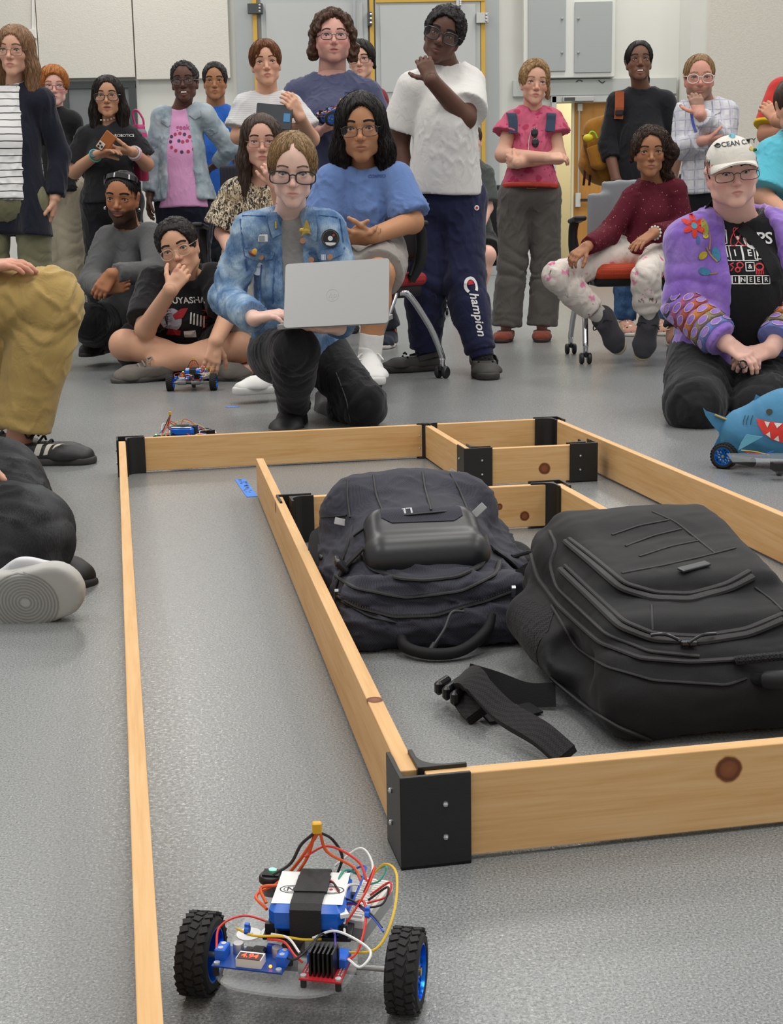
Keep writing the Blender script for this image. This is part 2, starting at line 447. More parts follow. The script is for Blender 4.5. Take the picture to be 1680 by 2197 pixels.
# ------------------------------------------------------------------ the hall
YW = float(G(1130, 589)[1])
def wbox(x0, y0, x1, y1, Y, d, name, m, parent=None, kind=None, zfloor=False, back=True):
    """box whose front face fills the given picture rectangle at depth Y, d thick (away from the viewer)"""
    a = W(x0, (y0 + y1) / 2, Y); b = W(x1, (y0 + y1) / 2, Y); t = W((x0 + x1) / 2, y0, Y)[2]; u = 0 if zfloor else W((x0 + x1) / 2, y1, Y)[2]
    o = MB().box(((a[0] + b[0]) / 2, Y + d / 2, (t + u) / 2), (b[0] - a[0], d, t - u)).build(name, m, parent, bevel=.004 if d > .02 else 0)
    if kind: tag(o, kind=kind)
    return o
m, t = newmat('floor_epoxy'); v = t.coord(); b = t.b
n1 = t.noise(v, 400, 4, .75); n2 = t.noise(v, 3.0, 4, .6); n3 = t.noise(v, 190, 2, .6)
c = t.ramp(n1, [(.34, '4c4f51'), (.46, '777a7b'), (.55, '858887'), (.68, 'adaeab')])
c = t.mix(t.math('MULTIPLY', t.math('SUBTRACT', n2, .5), .35), c, s2l('92928f')); t.link(c, b.inputs['Base Color'])
t.link(t.ramp(n3, [(.3, (.2, .2, .2, 1)), (.7, (.4, .4, .4, 1))]), b.inputs['Roughness']); b.inputs['Specular IOR Level'].default_value = .42
t.link(t.bump(t.noise(v, 240, 2, .6), .11, .003), b.inputs['Normal'])
fl = MB().box((0, 14, -.05), (60, 40, .1)).build('floor', MATS['floor_epoxy']); tag(fl, kind='structure')
wht = mat('wall_paint', 'd3d3cc', .7, var=.03, vscale=2, bump=.05, bscale=60)
conc = mat('concrete_panel', 'd3cfc5', .85, var=.07, vscale=26, bump=.35, bscale=70, bdist=.01)
gry = mat('grey_metal_paint', 'a5aaab', .55, var=.04, vscale=3); gry2 = mat('grey_door_paint', 'adb1b0', .5, var=.03, vscale=4); yel = mat('yellow_seal', 'c9a040', .6, var=.1)
dk = mat('dark_frame_paint', '3c4042', .5); cream = mat('corridor_paint', 'ded5b2', .7); steel = mat('brushed_steel', 'b4b5b3', .35, metal=.7)
def xat(px): return W(px, 300, YW)[0]
xd0, xd1 = xat(1190), xat(1440); zd = W(1260, 217, YW)[2]
for nm, x0, x1, z0, z1 in (('wall_back', -14, xd0, 0, 8), ('wall_back_right', xd1, 16, 0, 8), ('wall_back_header', xd0, xd1, zd, 8)):
    tag(MB().box(((x0 + x1) / 2, YW + .15, (z0 + z1) / 2), (x1 - x0, .3, z1 - z0)).build(nm, wht), kind='structure')
tag(MB().box(((-14 + xd0) / 2, YW - .008, .05), (xd0 + 14, .016, .1)).build('baseboard_back', mat('cove_base', 'bdbdb4', .6)), kind='structure')
# corridor seen through the doorway
tag(MB().box(((xd0 + xd1) / 2, YW + 2.6, 1.6), (5, .2, 3.2)).build('wall_corridor', cream), kind='structure')
tag(MB().box((xd0 - .1, YW + 1.45, 1.6), (.2, 2.3, 3.2)).build('wall_corridor_side', cream), kind='structure')
area('corridor_lamp', (xd0 + 1, YW + 1.3, 3.1), .6, 1.6, 45, (1, .95, .82))
# concrete cladding panels high on the left
for i, (a, b2) in enumerate(((-140, 66), (68, 275), (278, 483))):
    r = wbox(a, -400, b2, 166 + i * 1.5, YW - .10, .095, 'cladding_panel', conc); tag(r, ['square beige concrete cladding panel at the outer left end of the wall', 'beige concrete cladding panel carrying the small white junction box', 'beige concrete cladding panel beside the grey hangar door frame'][i], 'wall panel', 'concrete cladding panels')
jb = wbox(63, 62, 77, 82, YW - .15, .048, 'junction_box', mat('white_plastic', 'dcdcd6', .5)); tag(jb, 'small white junction box on the concrete cladding', 'junction box')
MB().tube([W(70, -60, YW - .115), W(70, 64, YW - .115)], .012, 8).build('conduit', MATS['white_plastic'], jb, world=True)
# glazed opening below the panels
wr = empty('window_1', (0, 0, 0), kind='structure'); 
wa, wb_ = W(132, 184, YW), W(292, 184, YW); wz0, wz1 = .75, wa[2]; wcx, ww = (wa[0] + wb_[0]) / 2, wb_[0] - wa[0]
for c_, s_ in (((wcx, YW - .03, wz1), (ww, .06, .09)), ((wcx, YW - .03, wz0), (ww, .06, .09)), ((wa[0] + .045, YW - .03, (wz0 + wz1) / 2), (.09, .058, wz1 - wz0)), ((wb_[0] - .045, YW - .03, (wz0 + wz1) / 2), (.09, .058, wz1 - wz0))): MB().box(c_, s_).build('window_frame', dk, wr)
MB().box((wcx, YW - .012, (wz0 + wz1) / 2), (ww - .1, .02, wz1 - wz0)).build('pane', mat('dim_glass', '74787a', .12, spec=.6), wr); MB().box((wcx, YW - .025, (wz0 + wz1) / 2), (.04, .04, wz1 - wz0)).build('mullion', dk, wr)
# hangar door
hd = empty('door_1', (0, 0, 0), kind='structure')
wbox(506, -400, 1071, 600, YW - .06, .06, 'door_frame', gry, hd, zfloor=True)
for k, (a, b2) in enumerate(((562, 790), (806, 1031))):
    lf = wbox(a, -400, b2, 600, YW - .12, .06, 'door_leaf', gry2, hd, zfloor=True)
    wbox(a + 11, 8 if k == 0 else 10, b2 - 11, 196, YW - .135, .016, 'leaf_panel', mat('grey_leaf_panel', 'b6b9b7', .5, var=.03, vscale=4), lf)
    wbox(a + 11, 212, b2 - 11, 560, YW - .135, .016, 'leaf_panel', MATS['grey_leaf_panel'], lf)
for a, b2 in ((544, 553), (794, 803), (1032, 1041)): wbox(a, -400, b2, 600, YW - .13, .07, 'seal_strip', yel, hd, zfloor=True)
wbox(806, -4, 1041, 4, YW - .14, .08, 'seal_strip', yel, hd)
for x, y, w2, h2, mm in ((547, 18, 32, 22, dk), (793, 40, 9, 30, dk), (1035, 38, 26, 22, steel), (984, 6, 11, 14, steel)):
    hg = wbox(x - w2 / 2, y - h2 / 2, x + w2 / 2, y + h2 / 2, YW - .18, .06, 'hinge', mm, hd)
    for kk in range(3): MB().sphere(W(x + w2 * .32, y - h2 * .3 + kk * h2 * .3, YW - .18), .018, 8).build('bolt', steel, hg, True)
MB().tube([W(760, -40, YW - .16), W(760, 60, YW - .16)], .02, 8).build('lock_rod', gry, hd)
# panel box and door on the right
pb = empty('wall_cabinet', (0, YW, 0), 'white wall box with two grey hinged doors above the wooden door', 'cabinet'); pb.location = (0, 0, 0)
wbox(1124, -300, 1322, 166, YW - .2, .2, 'cabinet_body', mat('cabinet_white', 'd6d7d1', .6), pb)
for a, b2, y2 in ((1134, 1214, 153), (1233, 1313, 155)):
    d_ = wbox(a, -20 if a < 1200 else 3, b2, y2, YW - .225, .03, 'cabinet_door', mat('cabinet_grey', '9fa3a2', .5), pb)
    for yy in (40, 113): MB().sphere(W(b2 - 8 if a < 1200 else a + 8, yy, YW - .23), .018, 8).build('screw', steel, d_)
hdr = wbox(1101, 169, 1452, 204, YW - .1, .1, 'trim_1', mat('header_grey', 'b4b8b4', .6)); tag(hdr, kind='structure')
for pts in ([(1236, 176), (1243, 172), (1250, 175)], [(1284, 172), (1292, 178), (1298, 174)]):
    o = MB().tube(bez([W(x, y, YW - .105) for x, y in pts], 5), .006, 5).build('wire_stub', dk, hdr)
dr = empty('door_2', (0, 0, 0), kind='structure'); wood = None
def woodmat(name, base='c58a3c', dark='a86e2a', scale=6, axis='Z', knots=(), light=None, rough=.5):
    m, t = newmat(name); st = {'Z': (9, 9, .7), 'X': (.7, 9, 9)}[axis]; co = t.coord(); v = t.mapping(co, scale=st)
    n = t.noise(v, scale, 4, .6, .6); g = t.noise(t.mapping(co, scale={'Z': (60, 60, 2), 'X': (2, 60, 60)}[axis]), scale, 2, .6)
    c = t.ramp(t.math('MULTIPLY_ADD', g, .3, t.math('MULTIPLY', n, .8)), [(.3, dark), (.55, base), (.8, light or base)])
    for (x, y, z, r) in knots:
        d = t.new('ShaderNodeVectorMath', operation='DISTANCE'); wv = t.new('ShaderNodeVectorMath', operation='ADD'); ns = t.new('ShaderNodeTexNoise'); ns.inputs['Scale'].default_value = 45; t.link(co, ns.inputs['Vector'])
        sc_ = t.new('ShaderNodeVectorMath', operation='SCALE'); t.link(ns.outputs['Color'], sc_.inputs[0]); sc_.inputs['Scale'].default_value = r * .35; t.link(co, wv.inputs[0]); t.link(sc_.outputs[0], wv.inputs[1])
        t.link(wv.outputs[0], d.inputs[0]); d.inputs[1].default_value = (x + r * .17, y + r * .17, z + r * .17)
        f = t.math('DIVIDE', d.outputs['Value'], r)
        kc = t.ramp(f, [(.0, '8a5230'), (.45, '80492a'), (.66, '5e3520'), (.82, '7a4824'), (.92, 'b07a44'), (1.0, base)])
        c = t.mix(t.ramp(f, [(.80, (1, 1, 1, 1)), (1.0, (0, 0, 0, 1))]), c, kc)
    t.link(c, t.b.inputs['Base Color']); t.b.inputs['Roughness'].default_value = rough; t.b.inputs['Specular IOR Level'].default_value = .35
    t.link(t.bump(g, .12, .001), t.b.inputs['Normal']); return m
dwood = woodmat('door_wood', 'bd863f', 'ab7430', 3)
for a, b2 in ((1183, 1193), (1437, 1447)): wbox(a, 206, b2, 600, YW - .1, .14, 'door_frame', mat('frame_grey', 'bfc2be', .5), dr, zfloor=True)
wbox(1183, 204, 1447, 218, YW - .1, .14, 'door_frame', MATS['frame_grey'], dr)
wbox(1231, 219, 1340, 600, YW + .02, .06, 'door_leaf', dwood, dr, zfloor=True); wbox(1342, 219, 1437, 600, YW + .02, .06, 'door_leaf', dwood, dr, zfloor=True)
wbox(1226, 219, 1231, 600, YW + .0, .09, 'door_edge', cream, dr, zfloor=True)
wbox(1208, 207, 1275, 217, YW - .22, .12, 'door_closer', steel, dr); wbox(1211, 209, 1234, 216, YW - .23, .02, 'closer_grille', dk, dr)
wbox(1240, 222, 1250, 238, YW - .06, .08, 'rod_guide', mat('white_metal', 'c9c9c2', .4), dr)
MB().tube([W(1243, 236, YW - .04), W(1241, 415, YW - .04)], .012, 8).build('lock_rod', steel, dr)
wbox(1236, 414, 1246, 444, YW - .1, .12, 'latch_case', MATS['white_metal'], dr)
wbox(1246, 426, 1284, 432, YW - .14, .06, 'push_bar', mat('black_bar', '22201e', .4), dr)
# nearer wall on the right
tag(MB().box(((xat(1452) + xat(1516)) / 2, YW - .35, 4), (xat(1516) - xat(1452), .7, 8)).build('wall_pier', wht), kind='structure')
xr = W(1516, 300, YW - .8)[0]
tag(MB().box((xr + 5, YW - .55, 4), (10, .5, 8)).build('wall_right', mat('concrete_side', 'ccc7bc', .85, var=.08, vscale=22, bump=.35, bscale=60, bdist=.01)), kind='structure')
# ------------------------------------------------------------------ wooden maze on the floor
_r = ray(240, 500); D1 = nrm(V(_r[0], _r[1], 0)); D2 = V(D1[1], -D1[0], 0); MO = G(858, 1862)
def mz(u, v, z=0.): return MO + D1 * u + D2 * v + V(0, 0, z)
BZ, BH, BT = .005, .089, .0182
pine = lambda n, k=(): woodmat('pine ' + n, 'd6ab74', 'c4945a', 5, 'X', k, 'dfbb8a', .55)
def board(label, a, b, n, knots=()):
    """board from (u,v) a to (u,v) b: the line is its centre"""
    A, B = mz(*a), mz(*b); d = nrm(B - A); L = np.linalg.norm(B - A)
    me = MB().box((L / 2, 0, BH / 2), (L, BT, BH)); o = me.build('maze_board', pine(n, knots), None, bevel=.0012)
    o.location = list(A + V(0, 0, BZ)); o.rotation_euler = (0, 0, math.atan2(d[1], d[0])); return tag(o, label, 'board', 'pine boards of the floor maze')
h = BT / 2
board('long pine maze board nearest the left-hand onlookers, seen edge-on', (2.395, -.253), (-.75, -.253), 'a')
board('far pine maze board with the small wired robot parked behind it', (2.44, -.238), (2.458, .912), 'b')
board('long pine board on the right, beside the paper shark robot', (2.43, .952), (.022, .955), 'c')
board('long middle pine board beside the blue tape and the backpacks', (2.008, .070), (.022, .015), 'd', [(.535, -.01, .075, .014), (1.77, .0, .089, .012)])
board('front pine board with a round dark knot, in front of the backpacks', (.010, .03), (.010, .94), 'e', [(.322, -.009, .066, .0165)])
board('short pine board running between the far board and a corner bracket', (2.43, .582), (2.0, .582), 'f')
board('short pine board with a reddish knot and a bracket at each end', (1.99, .59), (1.985, .902), 'g', [(.185, -.0095, .034, .017), (.18, .0095, .034, .017)])
board('pine board with cracked knots behind the bulging grey backpack', (1.498, .10), (1.492, .64), 'h', [(.475, -.009, .024, .012), (.40, -.009, .05, .013), (.42, -.009, .047, .008)])
board('pine board running from a corner bracket behind the black backpack', (1.487, .650), (.62, .655), 'i')
blk = mat('black_bracket_plastic', '1c1d1d', .42, spec=.45, var=.15, vscale=40, bump=.15, bscale=300, bdist=.001, stretch=(1, 1, 4)); scr = mat('screw_steel', 'c2c4c4', .3, metal=.9)
def bracket(label, c, a1, a2, L=.068, screws=True, inner=True, outer=True):
    """corner bracket: c outer corner (u,v), arms along a1, a2 (unit (u,v) directions)"""
    a1, a2 = V(a1), V(a2); root = empty('corner_bracket', mz(*c), label, 'bracket', 'black corner brackets of the maze'); T = .0048; HT = .0985
    ad = lambda p: V(*p)
    def P(poly, name, z0=0, z1=HT):
        pts = [(q[0], q[1]) for q in poly]; m = MB(); m.prism(pts, mz(0, 0, (z0 + z1) / 2), D1, D2, z1 - z0); return m.build(name, blk, root, bevel=.0012)
    c = V(c); e = T + BT
    if outer: P([c, c + a1 * (L + T), c + a1 * (L + T) + a2 * T, c + (a1 + a2) * T, c + a2 * (L + T) + a1 * T, c + a2 * (L + T)], 'outer_plate')
    if inner:
        i0 = c + (a1 + a2) * (e + .0005); R = .026; poly = [i0, i0 + a1 * (L - e + .006), i0 + a1 * (L - e + .006) + a2 * T]
        cc = i0 + (a1 + a2) * (T + R)
        for k in range(9): th = k / 8 * math.pi / 2; poly.append(cc - a2 * R * math.cos(th) - a1 * R * math.sin(th))
        poly += [i0 + a2 * (L - e + .006) + a1 * T, i0 + a2 * (L - e + .006)]; P(poly, 'inner_fillet')
    P([c, c + a1 * (L + T), c + a1 * (L + T) + a2 * e, c + (a1 + a2) * e, c + a2 * (L + T) + a1 * e, c + a2 * (L + T)], 'base_plate', 0, .0045)
    if screws:
        for ax, nx in ((a1, a2), (a2, a1)):
            for z in (.032, .067):
                q = c + ax * .046; n = -(D1 * nx[0] + D2 * nx[1]); s_ = mz(q[0], q[1], z); MB().sphere(s_ + n * .0005, .0032, 8).build('screw', scr, root, True)
    return root
U, Vv = (1, 0), (0, 1); nU, nV = (-1, 0), (0, -1)
bracket('large black corner bracket where the middle and front boards meet', (-.007, .0), U, Vv)
bracket('black corner bracket at the far left corner of the maze', (2.456, -.268), nU, Vv)
bracket('black corner bracket at the far right corner of the maze', (2.470, .968), nU, nV)
bracket('black bracket with two bright screws by the reddish knot board', (1.976, .568), U, Vv)
bracket('black end bracket of the reddish knot board, beside the right-hand board', (1.972, .912), U, nV)
bracket('black bracket beside the board with cracked knots', (1.514, .664), nU, nV)
bracket('black bracket at the middle board behind the grey backpack', (1.512, .052), nU, Vv, screws=False)
bracket('small black joining bracket at the middle of the far board', (2.476, .606), nU, nV, L=.03, outer=False)
bracket('small black joining bracket left of the short dividing board', (2.472, .556), nU, Vv, L=.03, outer=False)
# tape
tp = empty('floor_tape', mz(2.13, .05), 'blue masking tape strip with handwriting beside the middle board', 'tape'); bt = mat('blue_tape', '3f7fd8', .6)
MB().box(mz(2.135, .045, .0006), (.25, .027, .0012), rotz(math.atan2(D1[1], D1[0]) + .03)).build('tape_strip', bt, tp)
ink = mat('ink', '16305e', .7); st = MB()
for k, (p0, p1) in enumerate([((0, .1), (0, .45)), ((0, .45), (.5, .45)), ((.5, .1), (.5, .45)), ((1, .2), (1, .9)), ((1, .9), (1.4, .8)), ((1.6, .1), (1.6, .35)), ((1.9, .7), (1.9, .95)), ((2.5, .5), (2.9, .85)), ((2.9, .4), (2.5, .8)), ((3.3, .6), (3.6, .8)), ((4.0, .3), (4.0, .7)), ((4.5, .1), (4.3, .3)), ((4.5, .8), (4.7, .95)), ((5.2, .2), (5.2, .35)), ((5.2, .6), (5.4, .7))]):
    f = lambda q: mz(2.245 - q[0] * .033, .034 + q[1] * .022, .0015); st.strip([f(p0), f(p1)], D1, .004, .0006)
st.build('handwriting', ink, tp)
tag(MB().box(G(498, 873) + V(0, 0, .0006), (.05, .02, .0012)).build('floor_tape', bt), 'tiny blue tape scrap on the floor near a white sneaker', 'tape')
# ------------------------------------------------------------------ backpacks on the maze floor
CAMP = np.array([0, 0, CAMH])
def pick(T, px, py, lift=0.0):
    r = nrm(ray(px, py)); h = T.ray_cast(Vector(CAMP), Vector(r))
    if h[0] is None: return None
    return np.array(h[0]) + np.array(h[1]) * lift
def picks(T, pts, lift=0.0, n=6):
    out = []
    for p in dens2(pts, 9):
        q = pick(T, p[0], p[1], lift)
        if q is not None: out.append(q)
    if len(out) > 4:
        Q = np.array(out)
        for _ in range(2): Q[1:-1] = .5 * Q[1:-1] + .25 * (Q[:-2] + Q[2:])
        out = list(Q)
    return out
def weave(name, c1, c2, scale=900, rough=.75, spec=.25, grid=True, amp=.25):
    m, t = newmat(name); v = t.coord(); n = t.noise(v, 9, 3, .6)
    x = t.new('ShaderNodeTexChecker'); t.link(v, x.inputs[0]); x.inputs['Scale'].default_value = scale; x.inputs[1].default_value = s2l(c1); x.inputs[2].default_value = s2l(c2)
    f = t.math('MULTIPLY_ADD', t.math('SUBTRACT', n, .5), amp * 2, 1); sc_ = t.new('ShaderNodeVectorMath', operation='SCALE'); t.link(x.outputs[0], sc_.inputs[0]); t.link(f, sc_.inputs['Scale'])
    t.link(sc_.outputs[0], t.b.inputs['Base Color']); t.b.inputs['Roughness'].default_value = rough; t.b.inputs['Specular IOR Level'].default_value = spec; t.b.inputs['Sheen Weight'].default_value = .05
    t.link(t.bump(t.noise(v, scale * .9, 2, .5), .3, .001), t.b.inputs['Normal']); return m
web = mat('black_webbing', '141416', .7, spec=.3, bump=.4, bscale=500, bdist=.001); zipm = mat('zip_tape', '0d0d0f', .55, bump=.5, bscale=900, bdist=.001); plas = mat('black_buckle', '17181a', .3, spec=.5); rubber = mat('moulded_rubber', '1d1f22', .38, spec=.45, var=.1, vscale=30)
silver = mat('reflective_tab', 'a9aaab', .45); ripA = weave('ripstop_grey', '383944', '2a2b34', 520); meshm = weave('pocket_mesh', '2a2a2c', '0c0c0d', 330, .8); ballA = weave('ballistic_black', '191a1c', '121314', 800, .68)
def zipper(T, pts, parent, r=.0035, name='zipper', lift=.001, teeth=False, m=None):
    P = picks(T, pts, lift)
    if len(P) < 3: return
    MB().tube(P, r, 8, flat=.6).build(name, m or zipm, parent, True)
    if teeth:
        mb = MB(); L = np.cumsum([0] + [np.linalg.norm(b - a) for a, b in zip(P[:-1], P[1:])]); k = 0
        tm = mat('zip_teeth', '3a3c3f', .35, spec=.5)
        for s_ in np.arange(0, L[-1], .0042):
            i = min(np.searchsorted(L, s_, 'right') - 1, len(P) - 2); f = (s_ - L[i]) / max(L[i + 1] - L[i], 1e-6); p = P[i] + (P[i + 1] - P[i]) * f; mb.box(p + V(0, 0, r * .7), (.0024, .0024, .004), rotz(s_ * 0 + math.atan2(*(P[i + 1] - P[i])[[1, 0]])))
        mb.build('zip_teeth', tm, parent)
# --- grey-navy hiking pack
o1 = G(938, 1398); a1 = nrm(V(-.10, 1, 0)); s1 = V(a1[1], -a1[0], 0)
b1 = lambda s, l, z: o1 + s1 * s + a1 * l + V(0, 0, z)
R1 = np.stack([s1, a1, V(0, 0, 1)], 1)
bag = empty('backpack', o1 + a1 * .22, 'bulging grey hiking backpack with a moulded shell pocket and reflective tabs', 'backpack', 'backpacks lying in the maze')
q = lambda A, B, ra, rb=None, k=.03, op='+': prim(b1(*A), b1(*B), ra, rb, s1 if hasattr(ra, '__len__') else None, k, op)
L = [rbox(b1(.004, .235, .045), (.140, .205, .045), R1, .035), q((.004, .10, .06), (.004, .37, .085), (.142, .06), (.132, .085)), q((-.118, .035, .034), (.125, .035, .034), .034, None, .012),
     q((-.11, .055, .078), (.118, .055, .078), .030, None, .008), q((0, .12, .088), (0, .30, .118), (.125, .052), (.118, .062), .012), q((-.085, .33, .145), (.085, .34, .145), .072, .068, .03), q((0, .20, .13), (0, .34, .145), (.10, .055), (.10, .07), .03),
     q((-.115, .22, .06), (-.11, .36, .09), .05, .05, .02), q((.14, .20, .05), (.13, .36, .08), .05, .05, .02), plane((0, 0, .001), (0, 0, -1))]
v, f = solid(L, .0045, None, 1); nn = vnormals(v, f); low = np.clip((.15 - v[:, 2]) / .05, .35, 1)
v = v + nn * (.0038 * fnoise(v, 38, 3, 6, (1, .6, 1)) + .0055 * low * np.clip(1 - 3.4 * np.abs(fnoise(v, 75, 5, 6, (1, 1, 1.6))), 0, 1) ** 1.3 + .0035 * low * np.clip(1 - 3.4 * np.abs(fnoise(v, 150, 25, 6, (.7, 1, 1.5))), 0, 1) + .001 * fnoise(v, 190, 8))[:, None]
mesh_np('pack_body', v, f, ripA, bag); T1 = bvh(v, f)
# moulded pocket
E = [prim(b1(-.066, .105, .122), b1(.066, .11, .122), .034, None, None, .02), prim(b1(-.062, .195, .158), b1(.062, .20, .158), .026, None, None, .02), rbox(b1(0, .15, .138), (.094, .055, .028), R1 @ rotx(.36), .025, .02)]
ve, fe = solid(E, .004, None, 2); eo = mesh_np('shell_pocket', ve, fe, rubber, bag); TE = bvh(ve, fe)
P = picks(TE, [(816, 1142), (818, 1118), (1000, 1106), (1003, 1140), (985, 1158), (840, 1172), (816, 1142)], .001)
pn = [(-.066, -.016), (-.066, .010), (-.05, .022), (.05, .022), (.066, .010), (.066, -.016), (.05, -.03), (-.05, -.03)]
decal('shell_panel', grid_poly(pn, .012), b1(0, .165, .22), s1, nrm(a1 + V(0, 0, .38)), TE, weave('ripstop_panel', '363742', '292a34', 520), eo, .0012, .001)
MB().tube([b1(*p) for p in bez([(-.092, .19, .130), (-.098, .13, .108), (-.082, .085, .096), (0, .070, .090), (.082, .085, .096), (.098, .13, .108), (.092, .19, .130)], 8)], .007, 8).build('pocket_rim', rubber, bag, True)
for pts, tt, r in (([(776, 1185), (796, 1220), (850, 1240), (910, 1246), (980, 1238), (1030, 1216), (1046, 1180), (1040, 1150)], False, .0055), ([(722, 1236), (760, 1262), (870, 1284), (990, 1268), (1066, 1232), (1072, 1205)], False, .0045), ([(726, 1220), (745, 1180), (756, 1130)], False, .003), ([(722, 1276), (770, 1304), (840, 1324), (930, 1322), (1040, 1290), (1098, 1268)], True, .004), ([(735, 1288), (790, 1322), (850, 1336)], False, .003),
                   ([(748, 1012), (745, 1060), (752, 1110)], False, .002), ([(800, 1010), (806, 1060), (822, 1098)], False, .002), ([(905, 1004), (912, 1050), (925, 1095)], False, .002), ([(962, 1008), (985, 1050), (1003, 1096)], False, .002), ([(760, 1150), (800, 1120), (850, 1108), (960, 1098), (1000, 1100)], False, .003), ([(690, 1110), (745, 1106)], False, .002)):
    zipper(T1, pts, bag, r, 'zipper' if r > .0025 else 'seam', .0012, tt)
for (x, y, w, hgt, a) in ((735, 1121, .026, .012, -.25), (1018, 1103, .026, .013, .75), (971, 999, .026, .013, 1.0)):
    p = pick(T1, x, y, .006)
    if p is None: p = b1((x - 880) / 1250, .36, .2)
    c_, s_ = math.cos(a), math.sin(a); d = s1 * c_ + V(0, 0, 1) * s_; mb = MB().box(p + d * .004, (w, hgt, .003), np.stack([d, nrm(np.cross(V(0, -1, .5), d)), nrm(V(0, -1, .5))], 1)); mb.build('reflective_tab', silver, bag, bevel=.001)
p = pick(T1, 872, 1096, .002); 
if p is not None: decal('logo_print', text2('LE', .022, True), p, -s1, -nrm(a1 + V(0, 0, .5)), T1, mat('print_grey', 'b5b6b8', .6), bag, .0015)
MB().tube(bez([b1(-.055, .012, .03), b1(-.05, -.02, .016), b1(-.015, -.048, .012), b1(.03, -.045, .014), b1(.07, -.015, .03), b1(.085, .01, .05)], 8), .009, 10).build('grab_handle', web, bag, True)
# compression straps, buckles and shoulder strap on the left
for pts in ([(-.10, .12, .138), (-.135, .12, .10), (-.15, .13, .05), (-.152, .16, .012)], [(.11, .14, .125), (.15, .15, .09), (.17, .17, .04), (.18, .20, .012)], [(-.12, .28, .13), (-.15, .28, .08), (-.156, .25, .03)]):
    MB().strip(bez([b1(*p) for p in pts], 6), a1, .024, .003).build('compression_strap', web, bag)
for p in ((-.135, .12, .112), (-.152, .27, .085)): MB().bbox(b1(*p), (.03, .034, .012), .004, R1 @ roty(.8)).build('buckle', plas, bag, bevel=.001)
MB().strip(bez([b1(-.12, .37, .12), b1(-.148, .35, .125), b1(-.158, .30, .10), b1(-.156, .23, .06), b1(-.154, .16, .03), b1(-.15, .09, .012)], 8), nrm(s1 + V(0, 0, .8)), .045, .012).build('shoulder_strap', web, bag, True)
# bottle pocket mesh and dangling webbing on the right
v, f = solid([prim(b1(.155, .20, .05), b1(.165, .27, .06), .035, .045, None, .02), prim(b1(.17, .15, .06), b1(.16, .19, .07), .03, None, None, .01, '-')], .005, None, 1); mesh_np('bottle_pocket', v, f, meshm, bag)
MB().tube(bez([b1(.148, .175, .10), b1(.185, .20, .10), b1(.195, .24, .07), b1(.18, .20, .03), b1(.15, .165, .05)], 6), .004, 8).build('pocket_edge', web, bag, True)
MB().strip(bez([b1(.135, .06, .10), b1(.16, .05, .115), b1(.19, .05, .10), b1(.20, .07, .06), b1(.185, .06, .03), b1(.21, .04, .02)], 7), nrm(V(0, .4, 1)), .014, .003).build('dangling_strap', web, bag)
for x, y in ((727, 1278), (1100, 1268)):
    p = pick(T1, x, y, .004)
    if p is not None: MB().box(p, (.006, .006, .02), rotx(.5)).build('zip_pull', mat('zip_metal', '8f9194', .35, metal=.8), bag)
P = [pick(T1, 996, 1312, .004), None]; P = [p for p in P if p is not None] + [b1(.022, -.006, .062), b1(.008, -.024, .042), b1(-.008, -.036, .024)]
cab = empty('usb_cable', P[-1], 'grey cable with a silver plug hanging out of the grey backpack', 'cable')
MB().tube(bez(P, 8), .0022, 8).build('cable', mat('cable_grey', '3a3b3d', .5), cab, True)
d = nrm(P[-1] - P[-2]); MB().cyl(P[-1], P[-1] + d * .016, .0048, 10).build('plug_grip', mat('plug_black', '1b1c1e', .5), cab, True); MB().box(P[-1] + d * .021, (.008, .0028, .012), np.stack([nrm(np.cross(d, V(0, 0, 1))), nrm(np.cross(d, np.cross(d, V(0, 0, 1)))), d], 1)).build('plug', mat('plug_metal', 'c9cbcc', .25, metal=1), cab)
# --- black business pack
o2 = V(.415, 1.605, 0); a2 = nrm(V(-.16, 1, 0)); s2 = V(a2[1], -a2[0], 0); R2 = np.stack([s2, a2, V(0, 0, 1)], 1)
b2 = lambda s, l, z: o2 + s2 * s + a2 * l + V(0, 0, z)
bag2 = empty('backpack', o2 + a2 * .23, 'large black backpack with padded shoulder strap and metal badge', 'backpack', 'backpacks lying in the maze')
tl = rotx(.13)
def tier(c, h, r, tilt=.0, k=.014): return rbox(b2(*c), h, R2 @ rotx(tilt), r, k)
L = [tier((0, .225, .048), (.158, .225, .046), .04), tier((0, .235, .095), (.156, .215, .042), .038, .10, .012), tier((.004, .25, .135), (.150, .195, .036), .034, .15, .010), tier((.006, .285, .168), (.128, .145, .030), .028, .17, .008),
     prim(b2(-.155, .18, .06), b2(-.16, .34, .075), .034, .042, None, .03), prim(b2(-.178, .10, .08), b2(-.172, .165, .09), .036, .026, None, .008, '-'), prim(b2(-.02, .36, .16), b2(.02, .36, .16), (.10, .04), None, s2, .05), plane((0, 0, .001), (0, 0, -1))]
v, f = solid(L, .0052, None, 1); nn = vnormals(v, f); z = v[:, 2]
v = v + nn * (.003 * fnoise(v, 30, 13, 6) + .0045 * np.abs(fnoise(v, 46, 17, 6, (1, 1, .5))) * (z < .11) - .0018 * np.abs(fnoise(v, 120, 19)))[:, None]
mesh_np('pack_body', v, f, ballA, bag2); T2 = bvh(v, f)
